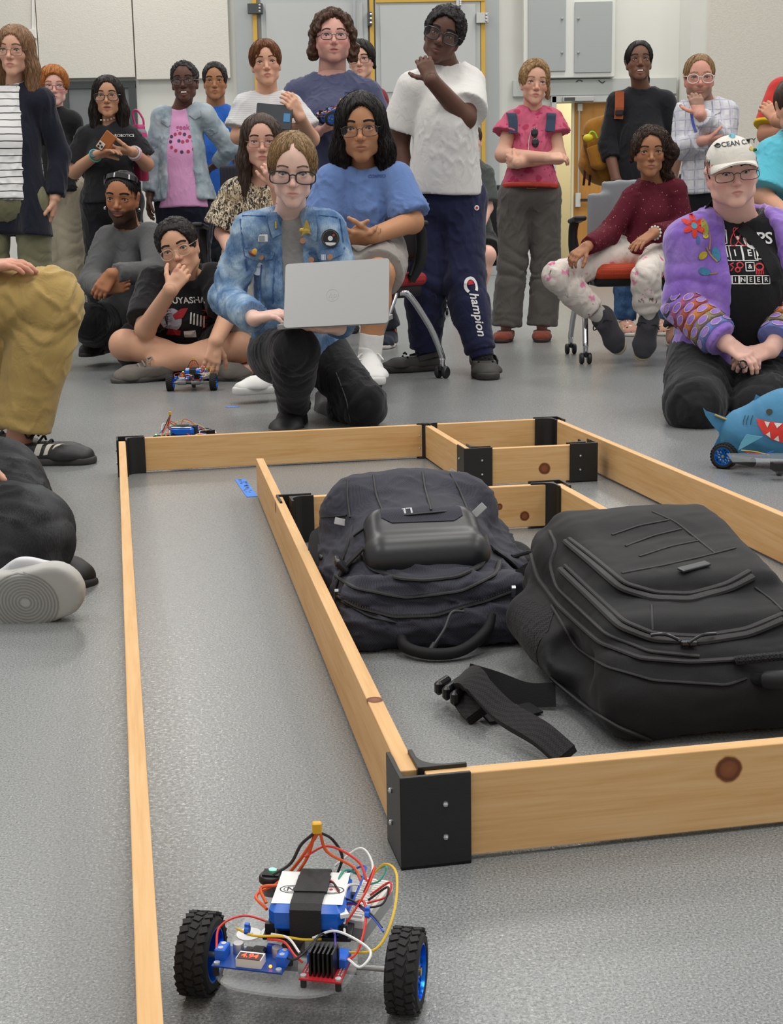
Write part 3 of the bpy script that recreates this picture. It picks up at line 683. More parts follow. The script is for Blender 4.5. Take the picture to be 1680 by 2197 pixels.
for pts, r, tt in (([(1215, 1162), (1260, 1200), (1330, 1262), (1400, 1285), (1480, 1288), (1560, 1265), (1615, 1238)], .0065, False), ([(1222, 1156), (1268, 1192), (1340, 1252), (1410, 1272), (1480, 1275), (1560, 1252), (1608, 1226)], .004, False),
                   ([(1205, 1222), (1260, 1275), (1330, 1345), (1400, 1372), (1500, 1378), (1600, 1362), (1679, 1330)], .0065, False), ([(1214, 1214), (1270, 1268), (1338, 1334), (1404, 1360), (1500, 1366), (1600, 1350), (1679, 1318)], .004, False),
                   ([(1142, 1190), (1155, 1240), (1200, 1300), (1290, 1380), (1370, 1412), (1480, 1420), (1600, 1414), (1679, 1404)], .0045, False), ([(1180, 1140), (1196, 1170), (1180, 1210), (1195, 1260), (1300, 1360), (1390, 1398), (1500, 1408)], .003, False),
                   ([(1182, 1450), (1240, 1505), (1330, 1560), (1420, 1595), (1520, 1598)], .005, False), ([(1185, 1300), (1240, 1390), (1300, 1430), (1400, 1460), (1560, 1470), (1600, 1455)], .003, False)):
    zipper(T2, pts, bag2, r, 'zipper' if r > .0035 else 'piping', .001, tt)
for pts in ([(1313, 1148), (1370, 1128), (1435, 1116)], [(1342, 1172), (1400, 1150), (1462, 1135)], [(1372, 1194), (1440, 1172), (1500, 1160)], [(1334, 1230), (1420, 1214), (1500, 1196), (1578, 1176)], [(1400, 1098), (1450, 1120), (1500, 1160), (1535, 1188)], [(1398, 1298), (1400, 1352)], [(1620, 1260), (1660, 1290), (1679, 1310)]):
    zipper(T2, pts, bag2, .0018, 'seam', .0004)
pb_ = pick(T2, 1489, 1220, .003)
if pb_ is not None:
    ph = pick(T2, 1520, 1212, .003); d = nrm(ph - pb_); up_ = nrm(np.cross(d, nrm(pick(T2, 1495, 1200, .003) - pb_))); MB().bbox(pb_, (.052, .0125, .004), .001, np.stack([d, np.cross(up_, d), up_], 1)).build('metal_badge', mat('badge_metal', '66686a', .3, metal=.8), bag2)
for x0, y0, x1, y1 in ((1392, 1370, 1452, 1384), (1472, 1390, 1530, 1366)):
    a_, b_ = pick(T2, x0, y0, .009), pick(T2, x1, y1, .009)
    if a_ is not None and b_ is not None: MB().tube(bez([a_, (a_ + b_) / 2 + V(0, 0, .004), b_], 5), .0022, 8).build('zip_pull', plas, bag2, True)
for x in (1468, 1484):
    p = pick(T2, x, 1387, .006)
    if p is not None: MB().bbox(p, (.012, .008, .008), .002).build('zip_slider', mat('gunmetal', '4a4c4f', .3, metal=.9), bag2)
MB().tube(bez([b2(.03, .015, .075), b2(.05, -.02, .085), b2(.10, -.035, .092), b2(.16, -.03, .095), b2(.19, .0, .09)], 8), [.008] * 5 + [.0125] * 23 + [.009] * 5, 10).build('carry_handle', mat('handle_rubber', '17181a', .5, spec=.35), bag2, True)
MB().tube(bez([b2(.01, .02, .10), b2(.06, .0, .108), b2(.13, -.005, .11), b2(.18, .01, .11)], 8), .006, 8).build('cord_loop', weave('cord_mesh', '2c2c2e', '101011', 400), bag2, True)
ht = text2('STEELS', .011, False); hz = b2(.115, -.045, .097)
vv, ff = ht; MB().add([hz - s2 * x + V(0, -.012, 0) * 0 - nrm(V(0, .35, 1)) * y + V(0, -.0005, .0115) for x, y in vv], ff).build('embossed_lettering', mat('emboss', '2a2b2c', .5), bag2)
# bottle pocket mesh patch and strap
decal('mesh_pocket', grid_poly([(-.055, -.03), (.06, -.035), (.06, .02), (.03, .04), (-.055, .035)], .014), b2(-.28, .27, .075), -a2, V(0, 0, 1), T2, meshm, bag2, .0012)
st = bez([G(1215, 1622, .012), G(1160, 1575, .025), G(1085, 1530, .03), G(1035, 1480, .045), G(1010, 1455, .05), G(985, 1468, .03), G(995, 1500, .02), G(1025, 1535, .012)], 9)
MB().strip(st, V(.7, .45, .55), [.030] * 30 + [.034] * 10 + [.03] * (len(st) - 40), .014).build('shoulder_strap', weave('strap_mesh', '252527', '0e0e0f', 420), bag2, True)
MB().strip(bez([G(1192, 1490, .02), G(1130, 1490, .018), G(1060, 1465, .03), G(1005, 1448, .03)], 7), V(0, .5, 1), .032, .003).build('strap_webbing', web, bag2)
MB().strip(bez([G(1150, 1518, .006), G(1100, 1530, .006), G(1040, 1540, .006)], 5), V(.3, 1, .1), .03, .003).build('strap_tail', web, bag2)
for k in range(3): MB().bbox(G(950 + k * 17, 1470 + k * 11, .026), (.012, .036, .02), .004, rotz(-.5)).build('strap_buckle', plas, bag2, bevel=.001)
# ------------------------------------------------------------------ small wheeled robots
acry = mat('clear_acrylic', 'e8eef0', .06, alpha=.13, spec=.7); tyre = mat('tyre_rubber', '1a1a1b', .75, var=.2, vscale=60, bump=.2, bscale=200); rimm = mat('blue_anodised', '0f6fd8', .22, metal=.75)
pcbb = mat('blue_pcb', '14428f', .4); pcbr = mat('red_pcb', 'b3202a', .4); pcbg = mat('green_pcb', '1f6b3a', .4); tblue = mat('blue_terminal', '1f63cf', .45); tgreen = mat('green_terminal', '3aa05a', .5)
alu = mat('capacitor_aluminium', 'c4c6c8', .3, metal=.8); blkp = mat('black_component', '121314', .4); white_pl = mat('white_breadboard', 'e4e2dc', .55); battw = mat('battery_label', 'e3e3e1', .4); battb = mat('battery_blue', '1762c9', .3, spec=.5)
velcro = mat('black_strap', '151516', .6, bump=.4, bscale=700, bdist=.001); motm = mat('gear_motor_steel', 'b0b1b0', .3, metal=.8); yelc = mat('yellow_connector', 'd9a51c', .45); pins = mat('pin_gold', 'c8a24a', .3, metal=.9)
ledr = mat('red_led_lit', 'ff3a20', .4, emit=5, ecol='ff3218'); ledo = mat('orange_led_lit', 'ff7a30', .4, emit=5, ecol='ff6a18'); ledg = mat('green_led_lit', '8dffb0', .4, emit=4, ecol='4dff90'); solder = mat('solder', 'd0d2d2', .35, metal=.7)
WC = {n: mat('wire_' + n, c, .45) for n, c in dict(red='d0301f', orange='df5a22', yellow='d9b21e', white='dfdfdb', green='1f8f78', blue='2b54c0', black='161616', purple='5b4aa8').items()}
RSC = [False]
def part(mb, name, m, par, smooth=False, bevel=0):
    if RSC[0]: mb.v = [(x * .9 + .004, (y + .03) * .9 - .018, z * .82) for x, y, z in mb.v]
    return mb.build(name, m, par, smooth, world=False, bevel=bevel)
def wheel(par, x, side, r=.0335, w=.027):
    """axis along x; side +1: dish faces +x"""
    R = np.array([[0, 0, 1], [0, 1, 0], [-1, 0, 0]], float) * 1.0; wr = empty('wheel', (x, 0, r)); wr.parent = par; h = w / 2
    prof = [(r * .70, -h), (r * .86, -h), (r * .97, -h * .72), (r, -h * .4), (r, h * .4), (r * .97, h * .72), (r * .86, h), (r * .70, h), (r * .70, -h)]
    o = part(MB().lathe(prof, (0, 0, 0), R, 40), 'tyre', tyre, wr, True)
    tb = MB()
    for k in range(26):
        a = 2 * math.pi * k / 26
        for j, xx in enumerate((-.62, 0, .62)):
            b = a + (.12 if j == 1 else 0); Q = rotx(b); tb.box(Q @ V(xx * h, 0, r + .0002), (h * .5, r * .175, .0022), Q @ rotz(.35 if j != 1 else -.35))
    part(tb, 'tread_blocks', tyre, o)
    rm = MB().lathe([(r * .60, -h * .95), (r * .71, -h * .95), (r * .71, h * .95), (r * .64, h * .95), (r * .60, h * .2), (r * .60, -h * .95)], (0, 0, 0), R, 36); rim = part(rm, 'rim', rimm, wr, True)
    sp = MB()
    for k in range(10):
        Q = rotx(2 * math.pi * k / 10)
        for y in (-.0028, .0028): sp.box(Q @ V(side * h * .55, y, r * .38), (h * .35, .0022, r * .52), Q @ rotx(y * 60))
    sp.cyl((side * h * .3, 0, 0), (side * h * .8, 0, 0), r * .17, 14); part(sp, 'spokes', rimm, rim)
    part(MB().cyl((-side * h * .2, 0, 0), (side * h * .92, 0, 0), .0035, 10), 'axle', pins, wr, True)
    return wr
def wire(par, col, pts, r=.0013, n=7): return part(MB().tube(bez(pts, n), r * .85, 6), 'wire', WC[col], par, True)
def robot(loc, yaw, label, group=None, detail=True):
    root = empty('wheeled_robot', loc, label, 'robot', group, rz=yaw); Z = .051
    RSC[0] = True
    # plate: rounded outline
    pl = [(-.056, -.02), (-.058, -.05), (-.045, -.072), (-.02, -.082), (.03, -.084), (.058, -.07), (.068, -.045), (.068, -.02), (.060, .02), (.056, .10), (.048, .135), (.03, .148), (-.03, .148), (-.048, .135), (-.056, .10), (-.058, .02)]
    P2 = [tuple(p[:2]) for p in bez([(x, y, 0) for x, y in pl + pl[:1]], 4)][:-1]
    part(MB().prism(P2, (0, 0, Z), V(1, 0, 0), V(0, 1, 0), .003), 'chassis_plate', acry, root)
    for s_, x in ((-1, -.072), (1, .104)):
        RSC[0] = False; wheel(root, x, s_); RSC[0] = True
        mo = MB().cyl((s_ * .012, -.01, .040), (s_ * .050, -.01, .040), .0118, 18); mo.cyl((s_ * .05, -.01, .040), (s_ * .066, -.01, .040), .0075, 14); mo.cyl((s_ * .066, -.01, .0405), (s_ * .092, -.01, .0405), .003, 10); part(mo, 'gear_motor', motm, root, True)
    part(MB().box((0, -.0, .041), (.02, .03, .018)), 'motor_mount', blkp, root, bevel=.001)
    # rear caster
    cs = part(MB().box((0, .115, .040), (.032, .036, .019)), 'caster_block', blkp, root, bevel=.002); part(MB().lathe([(.0001, -.008), (.014, -.008), (.016, 0), (.014, .008), (.0001, .008)], (0, .115, .016), roty(math.pi / 2), 20), 'caster_wheel', mat('caster_grey', '56585a', .5), cs, True)
    part(MB().box((.012, .115, .024), (.003, .02, .02)).box((-.012, .115, .024), (.003, .02, .02)), 'caster_fork', alu, cs)
    # buck converter board with lit display
    Rb = rotz(-.05); c0 = V(-.022, -.048, Z + .012); L_ = lambda x, y, z: c0 + Rb @ V(x, y, z)
    bk = part(MB().box(c0, (.066, .036, .0016), Rb), 'converter_board', pcbb, root)
    for x in (-.029, .029):
        part(MB().bbox(L_(x, .0, .006), (.010, .016, .012), .001, Rb), 'screw_terminal', tblue, bk); part(MB().cyl(L_(x, -.004, .012), L_(x, -.004, .0125), .0025, 8).cyl(L_(x, .004, .012), L_(x, .004, .0125), .0025, 8), 'terminal_screw', solder, bk)
        for y in (-.0145,): part(MB().cyl(L_(x, y, .0008), L_(x, y, .003), .0028, 10), 'board_screw', solder, bk, True)
    for x in (-.017, .02): part(MB().lathe([(.005, 0), (.005, .009), (.0046, .010), (.0001, .010)], L_(x, .009, .001), Rb, 16), 'capacitor', alu, bk, True)
    dsp = part(MB().box(L_(.001, -.009, .0055), (.0235, .0135, .009), Rb), 'display_case', mat('display_white', 'dcdcd8', .4), bk); fc = part(MB().box(L_(.001, -.0105, .0103), (.0215, .0105, .0006), Rb), 'display_face', mat('display_dark', '3a1512', .25), dsp)
    vt, ft = text2('4.94', .0092, True); ax, ay = Rb @ V(1, 0, 0), Rb @ V(0, 1, 0); o = L_(.001, -.0105, .0109); part(MB().add([o + ax * x + ay * y for x, y in vt], ft), 'display_digits', ledr, dsp)
    part(MB().bbox(L_(.003, .008, .0045), (.013, .012, .008), .002, Rb), 'inductor', blkp, bk); part(MB().box(L_(-.006, .010, .003), (.009, .008, .004), Rb), 'regulator_chip', blkp, bk); part(MB().sphere(L_(.0205, -.012, .003), .0016, 8), 'status_led', ledo, bk); part(MB().box(L_(.014, .014, .005), (.010, .005, .009), Rb), 'trimmer', mat('trimmer_blue', '1b3fa8', .4), bk)
    for x, y in ((-.03, -.015), (.03, .015)): part(MB().cyl(L_(x, y, -.011), L_(x, y, 0), .0028, 10), 'standoff', blkp, bk)
    # motor driver board with finned heat sink
    Rr = rotz(-.03); c1 = V(.046, -.052, Z + .011); M_ = lambda x, y, z: c1 + Rr @ V(x * .88, y * .88, z)
    dv = part(MB().box(c1, (.038, .041, .0016), Rr), 'driver_board', pcbr, root); hs = MB()
    for k in range(6): hs.box(M_(-.0115 + k * .0046, -.006, .0135), (.0017, .020, .025), Rr)
    hs.box(M_(0, .003, .012), (.024, .003, .022), Rr); part(hs, 'heat_sink', mat('black_anodised', '0c0c0d', .4, spec=.5), dv)
    for x, y in ((.016, .009), (.012, .019), (-.016, .012)): part(MB().bbox(M_(x, y, .006), (.009 if y < .015 else .016, .013 if y < .015 else .009, .011), .001, Rr), 'screw_terminal', tblue, dv)
    for x, y in ((-.018, -.019), (.018, -.019), (.018, .0195)): part(MB().cyl(M_(x, y, .0008), M_(x, y, .003), .0028, 10), 'board_screw', solder, dv, True)
    part(MB().lathe([(.0045, 0), (.0045, .009), (.0001, .0095)], M_(-.004, .017, .001), Rr, 14), 'capacitor', alu, dv, True)
    pn = MB()
    for k in range(7):
        for j in range(2): pn.box(M_(-.0185 + j * .003, -.012 + k * .003, .0018), (.0012, .0012, .002), Rr); pn.box(M_(.0165 + j * .003, -.012 + k * .003, .0018), (.0012, .0012, .002), Rr)
    tag(part(pn, 'solder_joints', solder, dv), kind='stuff')
    for x in (-.018, .018): part(MB().cyl(M_(x, -.019, -.01), M_(x, -.019, 0), .0028, 10), 'standoff', blkp, dv)
    # battery tray, pack and strap
    Rt = rotz(.10); c2 = V(.016, .020, .090); B_ = lambda x, y, z: c2 + Rt @ V(x, y, z)
    part(MB().box(B_(0, -.004, -.020), (.082, .066, .004), Rt), 'battery_tray', blkp, root, bevel=.001)
    for x in (-.034, .034):
        for y in (-.034, .026): part(MB().box(B_(x, y, -.012), (.008, .006, .016), Rt), 'tray_clip', blkp, root)
    bt_ = part(MB().bbox(B_(0, 0, .0), (.070, .074, .029), .006, Rt), 'battery_pack', battb, root, True)
    vt, ft = grid_poly([(-.033, -.030), (.033, -.030), (.033, .034), (-.033, .034)], .03); part(MB().add([B_(x, y, .0148) for x, y in vt], ft), 'battery_sticker', battw, bt_)
    rg = ribbon2(circ2(.012, 24, (0, 0), .0075), .0011, True); rg2 = ribbon2(circ2(.0085, 20, (0, 0), .0055), .0007, True)
    for dx in (-.017, .019):
        vv, ff = shiftvf(joinvf(rg, rg2), dx, -.002); part(MB().add([B_(x, y, .0150) for x, y in vv], ff), 'printed_ring', blkp, bt_)
    vv, ff = shiftvf(text2('N', .010, True), -.019, -.002); part(MB().add([B_(x, y, .0151) for x, y in vv], ff), 'printed_letter', blkp, bt_); part(MB().cyl(B_(.019, -.001, .0148), B_(.019, -.001, .0152), .0018, 8), 'printed_dot', mat('print_red', 'c02a30', .5), bt_)
    part(MB().strip([B_(0, .040, -.018), B_(0, .0395, .012), B_(0, .036, .0165), B_(0, -.033, .0165), B_(0, -.0385, .013), B_(0, -.040, -.018)], Rt @ V(1, 0, 0), .029, .002), 'battery_strap', velcro, root); part(MB().strip([B_(.001, .02, .018), B_(.001, .0, .0185), B_(.001, -.012, .018)], Rt @ V(1, 0, 0), .031, .002), 'strap_flap', velcro, root)
    # controller board, breadboard, switch at the far end
    cb = part(MB().box((-.004, .098, Z + .012), (.062, .05, .0016), rotz(-.1)), 'controller_board', blkp, root)
    part(MB().bbox((-.012, .083, Z + .021), (.022, .008, .012), .001, rotz(-.1)), 'green_terminal', tgreen, cb); part(MB().sphere((-.008, .074, Z + .016), .002, 8), 'status_led', ledr, cb); part(MB().sphere((-.013, .076, Z + .015), .0014, 8), 'status_led', ledo, cb)
    part(MB().box((.014, .10, Z + .019), (.014, .016, .011)), 'usb_socket', alu, cb, bevel=.0006); part(MB().box((.028, .095, Z + .016), (.006, .034, .009), rotz(-.1)), 'pin_header', blkp, cb)
    for y in (.12, .086): part(MB().lathe([(.003, 0), (.003, .006), (.0001, .0065)], (.022, y, Z + .013), None, 10), 'capacitor', alu, cb, True)
    bb = part(MB().bbox((.058, .058, Z + .02), (.030, .082, .010), .001, rotz(-.16)), 'breadboard', white_pl, root); ridge = MB()
    for k in range(17): ridge.box(V(.058, .058, Z + .0262) + rotz(-.16) @ V(-.006, -.036 + k * .0045, 0), (.010, .0032, .0026), rotz(-.16)); ridge.box(V(.058, .058, Z + .0262) + rotz(-.16) @ V(.007, -.036 + k * .0045, 0), (.010, .0032, .0026), rotz(-.16))
    part(ridge, 'socket_rows', white_pl, bb); part(MB().box((.058, .058, Z + .008), (.03, .08, .016), rotz(-.16)), 'breadboard_base', mat('grey_foam', '9a9c9e', .7), bb)
    sw = part(MB().lathe([(.013, 0), (.013, .004), (.0115, .0065), (.0108, .0065)], (-.042, .088, Z + .022), None, 22), 'rocker_switch', blkp, root, True); part(MB().lathe([(.0095, 0), (.0095, .014), (.013, .0155)], (-.042, .088, Z + .006), None, 18), 'switch_barrel', mat('barrel_grey', '6d7072', .4), sw, True)
    part(MB().box((-.042, .088, Z + .029), (.017, .011, .004), rotx(.15)), 'rocker', mat('rocker_black', '1a1f1c', .3), sw); part(MB().sphere((-.042, .092, Z + .032), (.0042, .0028, .0016), 10), 'switch_light', ledg, sw)
    for x, y in ((-.044, .012), (-.022, .018)): part(MB().lathe([(.0001, 0), (.012, 0), (.012, .0009), (.0001, .0009)], (x, y, Z + .0016), None, 22), 'paper_disc', battw, root); part(MB().cyl((x, y, Z), (x, y, Z + .004), .0035, 10), 'chassis_bolt', solder, root, True)
    # wires
    xt = V(.012, .064, .150); part(MB().bbox(xt, (.009, .008, .012), .001, rotz(.3)), 'power_connector', yelc, root)
    wire(root, 'orange', [(-.036, .045, .070), (-.044, .058, .080), (-.02, .062, .085), (0, .064, .112), xt - V(.002, 0, .006)], .0021)
    wire(root, 'orange', [(-.034, .040, .066), (-.052, .066, .066), (-.03, .078, .078), (-.008, .070, .108), xt - V(-.001, 0, .006)], .0021); wire(root, 'black', [(-.030, .05, .10), (-.015, .062, .108), (-.004, .062, .13), xt - V(.003, .002, .006)], .0019); wire(root, 'black', [xt + V(.002, 0, -.005), (.024, .075, .132), (.030, .09, .105), (.022, .10, .078)], .0018); wire(root, 'orange', [xt + V(.003, 0, -.006), (.02, .07, .12), (.045, .07, .105), (.055, .06, .095)], .0018); wire(root, 'red', [(.0, .06, .118), (.02, .075, .124), (.05, .07, .112), (.062, .055, .098)], .0015)
    wire(root, 'yellow', [(.058, .085, .085), (.075, .08, .105), (.092, .05, .110), (.098, .0, .095), (.088, -.03, .075), (.06, -.036, .072), (.042, -.024, .068)], .0015); wire(root, 'yellow', [(-.045, -.02, .078), (-.026, -.030, .078), (.0, -.034, .082), (.02, -.030, .078), (.035, -.022, .075)], .0015); wire(root, 'white', [(.02, .10, .088), (.045, .105, .108), (.06, .09, .10), (.062, .07, .088)], .0015)
    wire(root, 'white', [(.058, .06, .09), (.048, .03, .104), (.052, .0, .09), (.056, -.018, .08)], .0015); wire(root, 'white', [(.028, -.026, .078), (.05, -.022, .085), (.085, -.045, .082), (.08, -.062, .074), (.066, -.048, .072)], .0015); wire(root, 'red', [(.06, .05, .088), (.072, .045, .12), (.07, .015, .11), (.052, -.01, .08)], .0014); wire(root, 'red', [(.052, .03, .085), (.066, .02, .095), (.074, -.01, .09), (.072, -.04, .075), (.06, -.05, .07)], .0015)
    wire(root, 'red', [(-.055, -.052, .072), (-.058, -.03, .085), (-.04, -.012, .088), (-.012, -.01, .08)], .0014); wire(root, 'red', [(-.012, -.034, .078), (.005, -.040, .080), (.018, -.052, .074), (.026, -.056, .070)], .0014); wire(root, 'white', [(-.01, -.028, .08), (.008, -.036, .082), (.022, -.05, .076)], .0014); wire(root, 'black', [(.008, -.052, .072), (.02, -.058, .074), (.03, -.045, .08), (.036, -.028, .084), (.04, -.02, .078)], .0013); wire(root, 'green', [(.058, .072, .09), (.04, .06, .106), (.038, .03, .10), (.045, .0, .085)], .0014); wire(root, 'green', [(.06, .09, .09), (.075, .085, .10), (.072, .07, .092), (.062, .066, .088)], .0013); wire(root, 'blue', [(.03, .112, .075), (.05, .10, .09), (.056, .06, .096), (.05, .0, .08), (.048, -.012, .074)], .0014)
    wire(root, 'blue', [(.04, .02, .088), (.06, .01, .098), (.08, -.005, .092), (.092, -.018, .086)], .0013); wire(root, 'black', [(.036, .02, .095), (.056, .012, .100), (.078, -.002, .094), (.090, -.014, .088)], .0013); wire(root, 'red', [(.04, .015, .09), (.058, .012, .096), (.07, .004, .094), (.076, .0, .09)], .0013); wire(root, 'purple', [(.03, -.01, .085), (.045, -.016, .082), (.05, -.03, .074)], .0013)
    wire(root, 'black', [(.066, .04, .085), (.084, .046, .098), (.082, .03, .088), (.066, .026, .084)], .0014); wire(root, 'red', [(.066, .05, .085), (.084, .056, .098), (.084, .042, .09), (.066, .036, .084)], .0014); wire(root, 'black', [(.02, .035, .099), (.034, .03, .108), (.046, .012, .103), (.05, .0, .098)], .0012); wire(root, 'red', [(.018, .036, .099), (.032, .033, .108), (.044, .015, .104), (.049, .002, .099)], .0012)
    part(MB().box((.052, -.006, .096), (.008, .014, .004), rotz(.5)), 'balance_plug', battw, root)
    for p in ((.074, -.001, .094), (-.034, -.024, .080)): zt = part(MB().cyl(V(p) - V(.002, 0, 0), V(p) + V(.002, 0, 0), .0045, 10).box(V(p) + V(0, 0, .005), (.004, .004, .004)), 'cable_tie', tblue, root)
    RSC[0] = False
    return root
rA, rB = G(425, 2112), G(868, 2176); rc = (rA + rB) / 2; ryaw = math.atan2(rB[1] - rA[1], rB[0] - rA[0])
rob = robot(rc - V(.012, -.004, 0), -.19, 'wired robot car on clear plate with lit red digits and white battery strap pack', None)
rob['label'] = 'wired robot car with glowing red digits, standing alone beside the large corner bracket'
# ------------------------------------------------------------------ people
SKIN = {}
def skinmat(): return mat('skin', 'c89a80', .5, spec=.35, attr='Col', sss=.12, var=.05, vscale=60, bump=.08, bscale=300, bdist=.001)
def cl(name, color, rough=.85, var=.10, vscale=14, bump=.25, bscale=220, bdist=.0015, spec=.2, sheen=.15, stretch=(1, 1, 1)):
    if name in MATS: return MATS[name]
    return wrinkle(mat(name, color, rough, spec=spec, var=var, vscale=vscale, bump=bump, bscale=bscale, bdist=bdist, sheen=sheen, stretch=stretch))
def wrinkle(m, amt=.26, scale=12):
    t = NT(m); n = t.noise(t.mapping(t.coord(), scale=(1, 1, .65), rot=(.3, .5, 0)), scale, 3, .55, 1.2); w = t.math('ABSOLUTE', t.math('SUBTRACT', n, .5))
    old = t.b.inputs['Normal'].links[0].from_socket if t.b.inputs['Normal'].is_linked else None
    t.link(t.bump(w, amt, .03, old), t.b.inputs['Normal']); return m
def hairmat(col):
    n = 'hair ' + col
    if n in MATS: return MATS[n]
    m, t = newmat(n); v = t.mapping(t.coord(), scale=(1, 1, .12)); a = t.noise(v, 170, 3, .6); c = s2l(col)
    dk = tuple(x * .45 for x in c[:3]) + (1,); lt = tuple(min(1, x * 1.45 + .004) for x in c[:3]) + (1,)
    t.link(t.ramp(a, [(.3, dk), (.5, c), (.72, lt)]), t.b.inputs['Base Color']); t.b.inputs['Roughness'].default_value = .5; t.b.inputs['Specular IOR Level'].default_value = .28
    t.link(t.bump(a, .5, .003), t.b.inputs['Normal']); return m
class Human:
    def __init__(s, label, Y, J, head, skin, hh=.232, sc=1.0, w=1.0, waist=1.0, hip=1.0, belly=0., arm=1.0, leg=1.0, face=None, base=None, group=None, neck=1.0, armk=1.0, stand=True):
        s.Y, s.hh, s.sc, s.skin = Y, hh, sc, np.array(s2l(skin)[:3]); s.face = dict(fw=1., jaw=1., nose=1., lips=1., lipc=None, beard=None, open=0., cheek=1., blush=.5, brow='3a2a20', eye='3b2616', browz=.105, browt=1., chin=1., fem=0)
        s.face.update(face or {})
        s.j = {k: W(p[0], p[1], Y + (p[2] if len(p) > 2 else 0)) for k, p in J.items()}; j = s.j
        sv = nrm(j['sr'] - j['sl']); j['sl'] = j['sl'] + sv * .024 * sc - V(0, 0, .006); j['sr'] = j['sr'] - sv * .024 * sc - V(0, 0, .006); j['nb'] = j['nb'] + V(0, 0, .014)
        if stand:
            for k in ('al', 'ar'):
                if k in j: j[k][2] = .071 * sc
        if 'hl' not in j: j['hl'] = j['sl'] * .85 + j['sr'] * .15 - V(0, 0, .5 * sc); j['hr'] = j['sr'] * .85 + j['sl'] * .15 - V(0, 0, .5 * sc)
        s.P = (j['hl'] + j['hr']) / 2; s.N = j['nb']; s.up = nrm(s.N - s.P); sd = j['sr'] - j['sl']; s.side = nrm(sd - s.up * (sd @ s.up)); s.fwd = np.cross(s.side, s.up); s.sw = np.linalg.norm(sd)
        b = s.P if base is None else V(base)
        s.root = empty('person', (b[0], b[1], 0 if base is None else b[2]), label, 'person', group)
        s.w, s.waist, s.hip, s.belly, s.arm, s.leg, s.neck, s.armk = w, waist, hip, belly, arm, leg, neck, armk
        s.hr_ = None
        if head:
            px, py, dY, yaw, pit, rol = head
            s.R = rotz(math.radians(yaw)) @ rotx(math.radians(pit)) @ roty(math.radians(rol))
            s.O = W(px, py, Y + dY) + s.R @ V(0, .36 * hh, 0)
        else: s.R = None
        s.hands = []; s.body = []; s.boxes = []
    def hp(s, x, y, z): return s.O + s.R @ (V(x, y, z) * s.hh)
    def hq(s, A, B, ra, rb=None, k=.05, op='+', flat=None):
        h = s.hh; sc = lambda r: None if r is None else (tuple(q * h for q in r) if hasattr(r, '__len__') else r * h)
        side = s.R[:, 0] if (hasattr(ra, '__len__') or hasattr(rb, '__len__')) else None
        return prim(s.hp(*A), s.hp(*B), sc(ra), sc(rb), side, k * h, op, flat)
    def headprims(s):
        f = s.face; fw, jw = f['fw'], f['jaw']; q = s.hq; L = []
        L += [q((0, -.05, .14), (0, .11, .15), (.315 * fw, .345), (.325 * fw, .345)), q((0, -.13, .04), (0, -.15, -.26), (.27 * fw, .225), (.185 * fw * jw, .175), .08)]
        for x in (-1, 1):
            L += [q((x * .225 * fw * jw, .0, -.14), (x * .19 * fw * jw, -.05, -.29), .07, .062, .09), q((x * .19 * fw * jw, -.05, -.29), (x * .05, -.25, -.42), .062, .055 - .008 * f['fem'], .09), q((x * .165 * fw, -.215, -.11), (x * .19 * fw, -.14, -.1), .085 * f['cheek'], .08, .09)]
            L += [q((x * .125, -.17, -.23), (x * .14, -.1, -.26), .085 * f['cheek'] * jw, .085, .08)]
        L += [q((-.02, -.27, -.425), (.02, -.27, -.425), (.07 * f['chin'], .07), None, .07), q((-.13 * fw, -.27, .085), (.13 * fw, -.27, .085), .075 - .02 * f['fem'], None, .07), q((0, -.27, -.27), (0, -.26, -.33), (.12, .095), (.1, .08), .06)]
        for x in (-1, 1): L.append(q((x * .105, -.405, .0), (x * .185, -.385, -.002), .05, None, .05, '-'))
        n = f['nose']
        L += [q((0, -.318, .06), (0, -.40, -.10), .034, .04 * n, .035), q((0, -.42, -.135), (0, -.385, -.15), .045 * n, None, .022)]
        for x in (-1, 1): L += [q((x * .042 * n, -.365, -.155), (x * .05 * n, -.34, -.15), .031 * n, None, .02), q((x * .025 * n, -.40, -.19), (x * .027 * n, -.37, -.165), .011, None, .01, '-')]
        l = f['lips']; o = f['open']
        L += [q((-.082, -.318, -.272 + o * .012), (-.018, -.352, -.260 + o * .012), .011, .019 * l, .03), q((.082, -.318, -.272 + o * .012), (.018, -.352, -.260 + o * .012), .011, .019 * l, .03)]
        L += [q((-.07, -.325, -.294 - o * .03), (0, -.348, -.308 - o * .05), .013, .023 * l, .03), q((.07, -.325, -.294 - o * .03), (0, -.348, -.308 - o * .05), .013, .023 * l, .03)]
        L += [q((-.085, -.35, -.281 - o * .014), (0, -.378, -.281 - o * .014), .008 + .024 * o, .011 + .026 * o, .01, '-'), q((.085, -.35, -.281 - o * .014), (0, -.378, -.281 - o * .014), .008 + .024 * o, .011 + .026 * o, .01, '-')]
        for x in (-1, 1):
            L += [q((x * .143, -.292, 0), (x * .147, -.292, 0), .062, None, .018), q((x * .098, -.35, -.003), (x * .192, -.345, .002), .0205, .0185, .008, '-')]
            e = .315 * fw
            L += [q((x * (e + .01), .03, .055), (x * (e - .012), .01, -.14), (.035, .07), (.03, .045), .03), q((x * (e + .05), .0, .02), (x * (e + .03), .0, -.05), (.022, .035), None, .02, '-')]
        return L
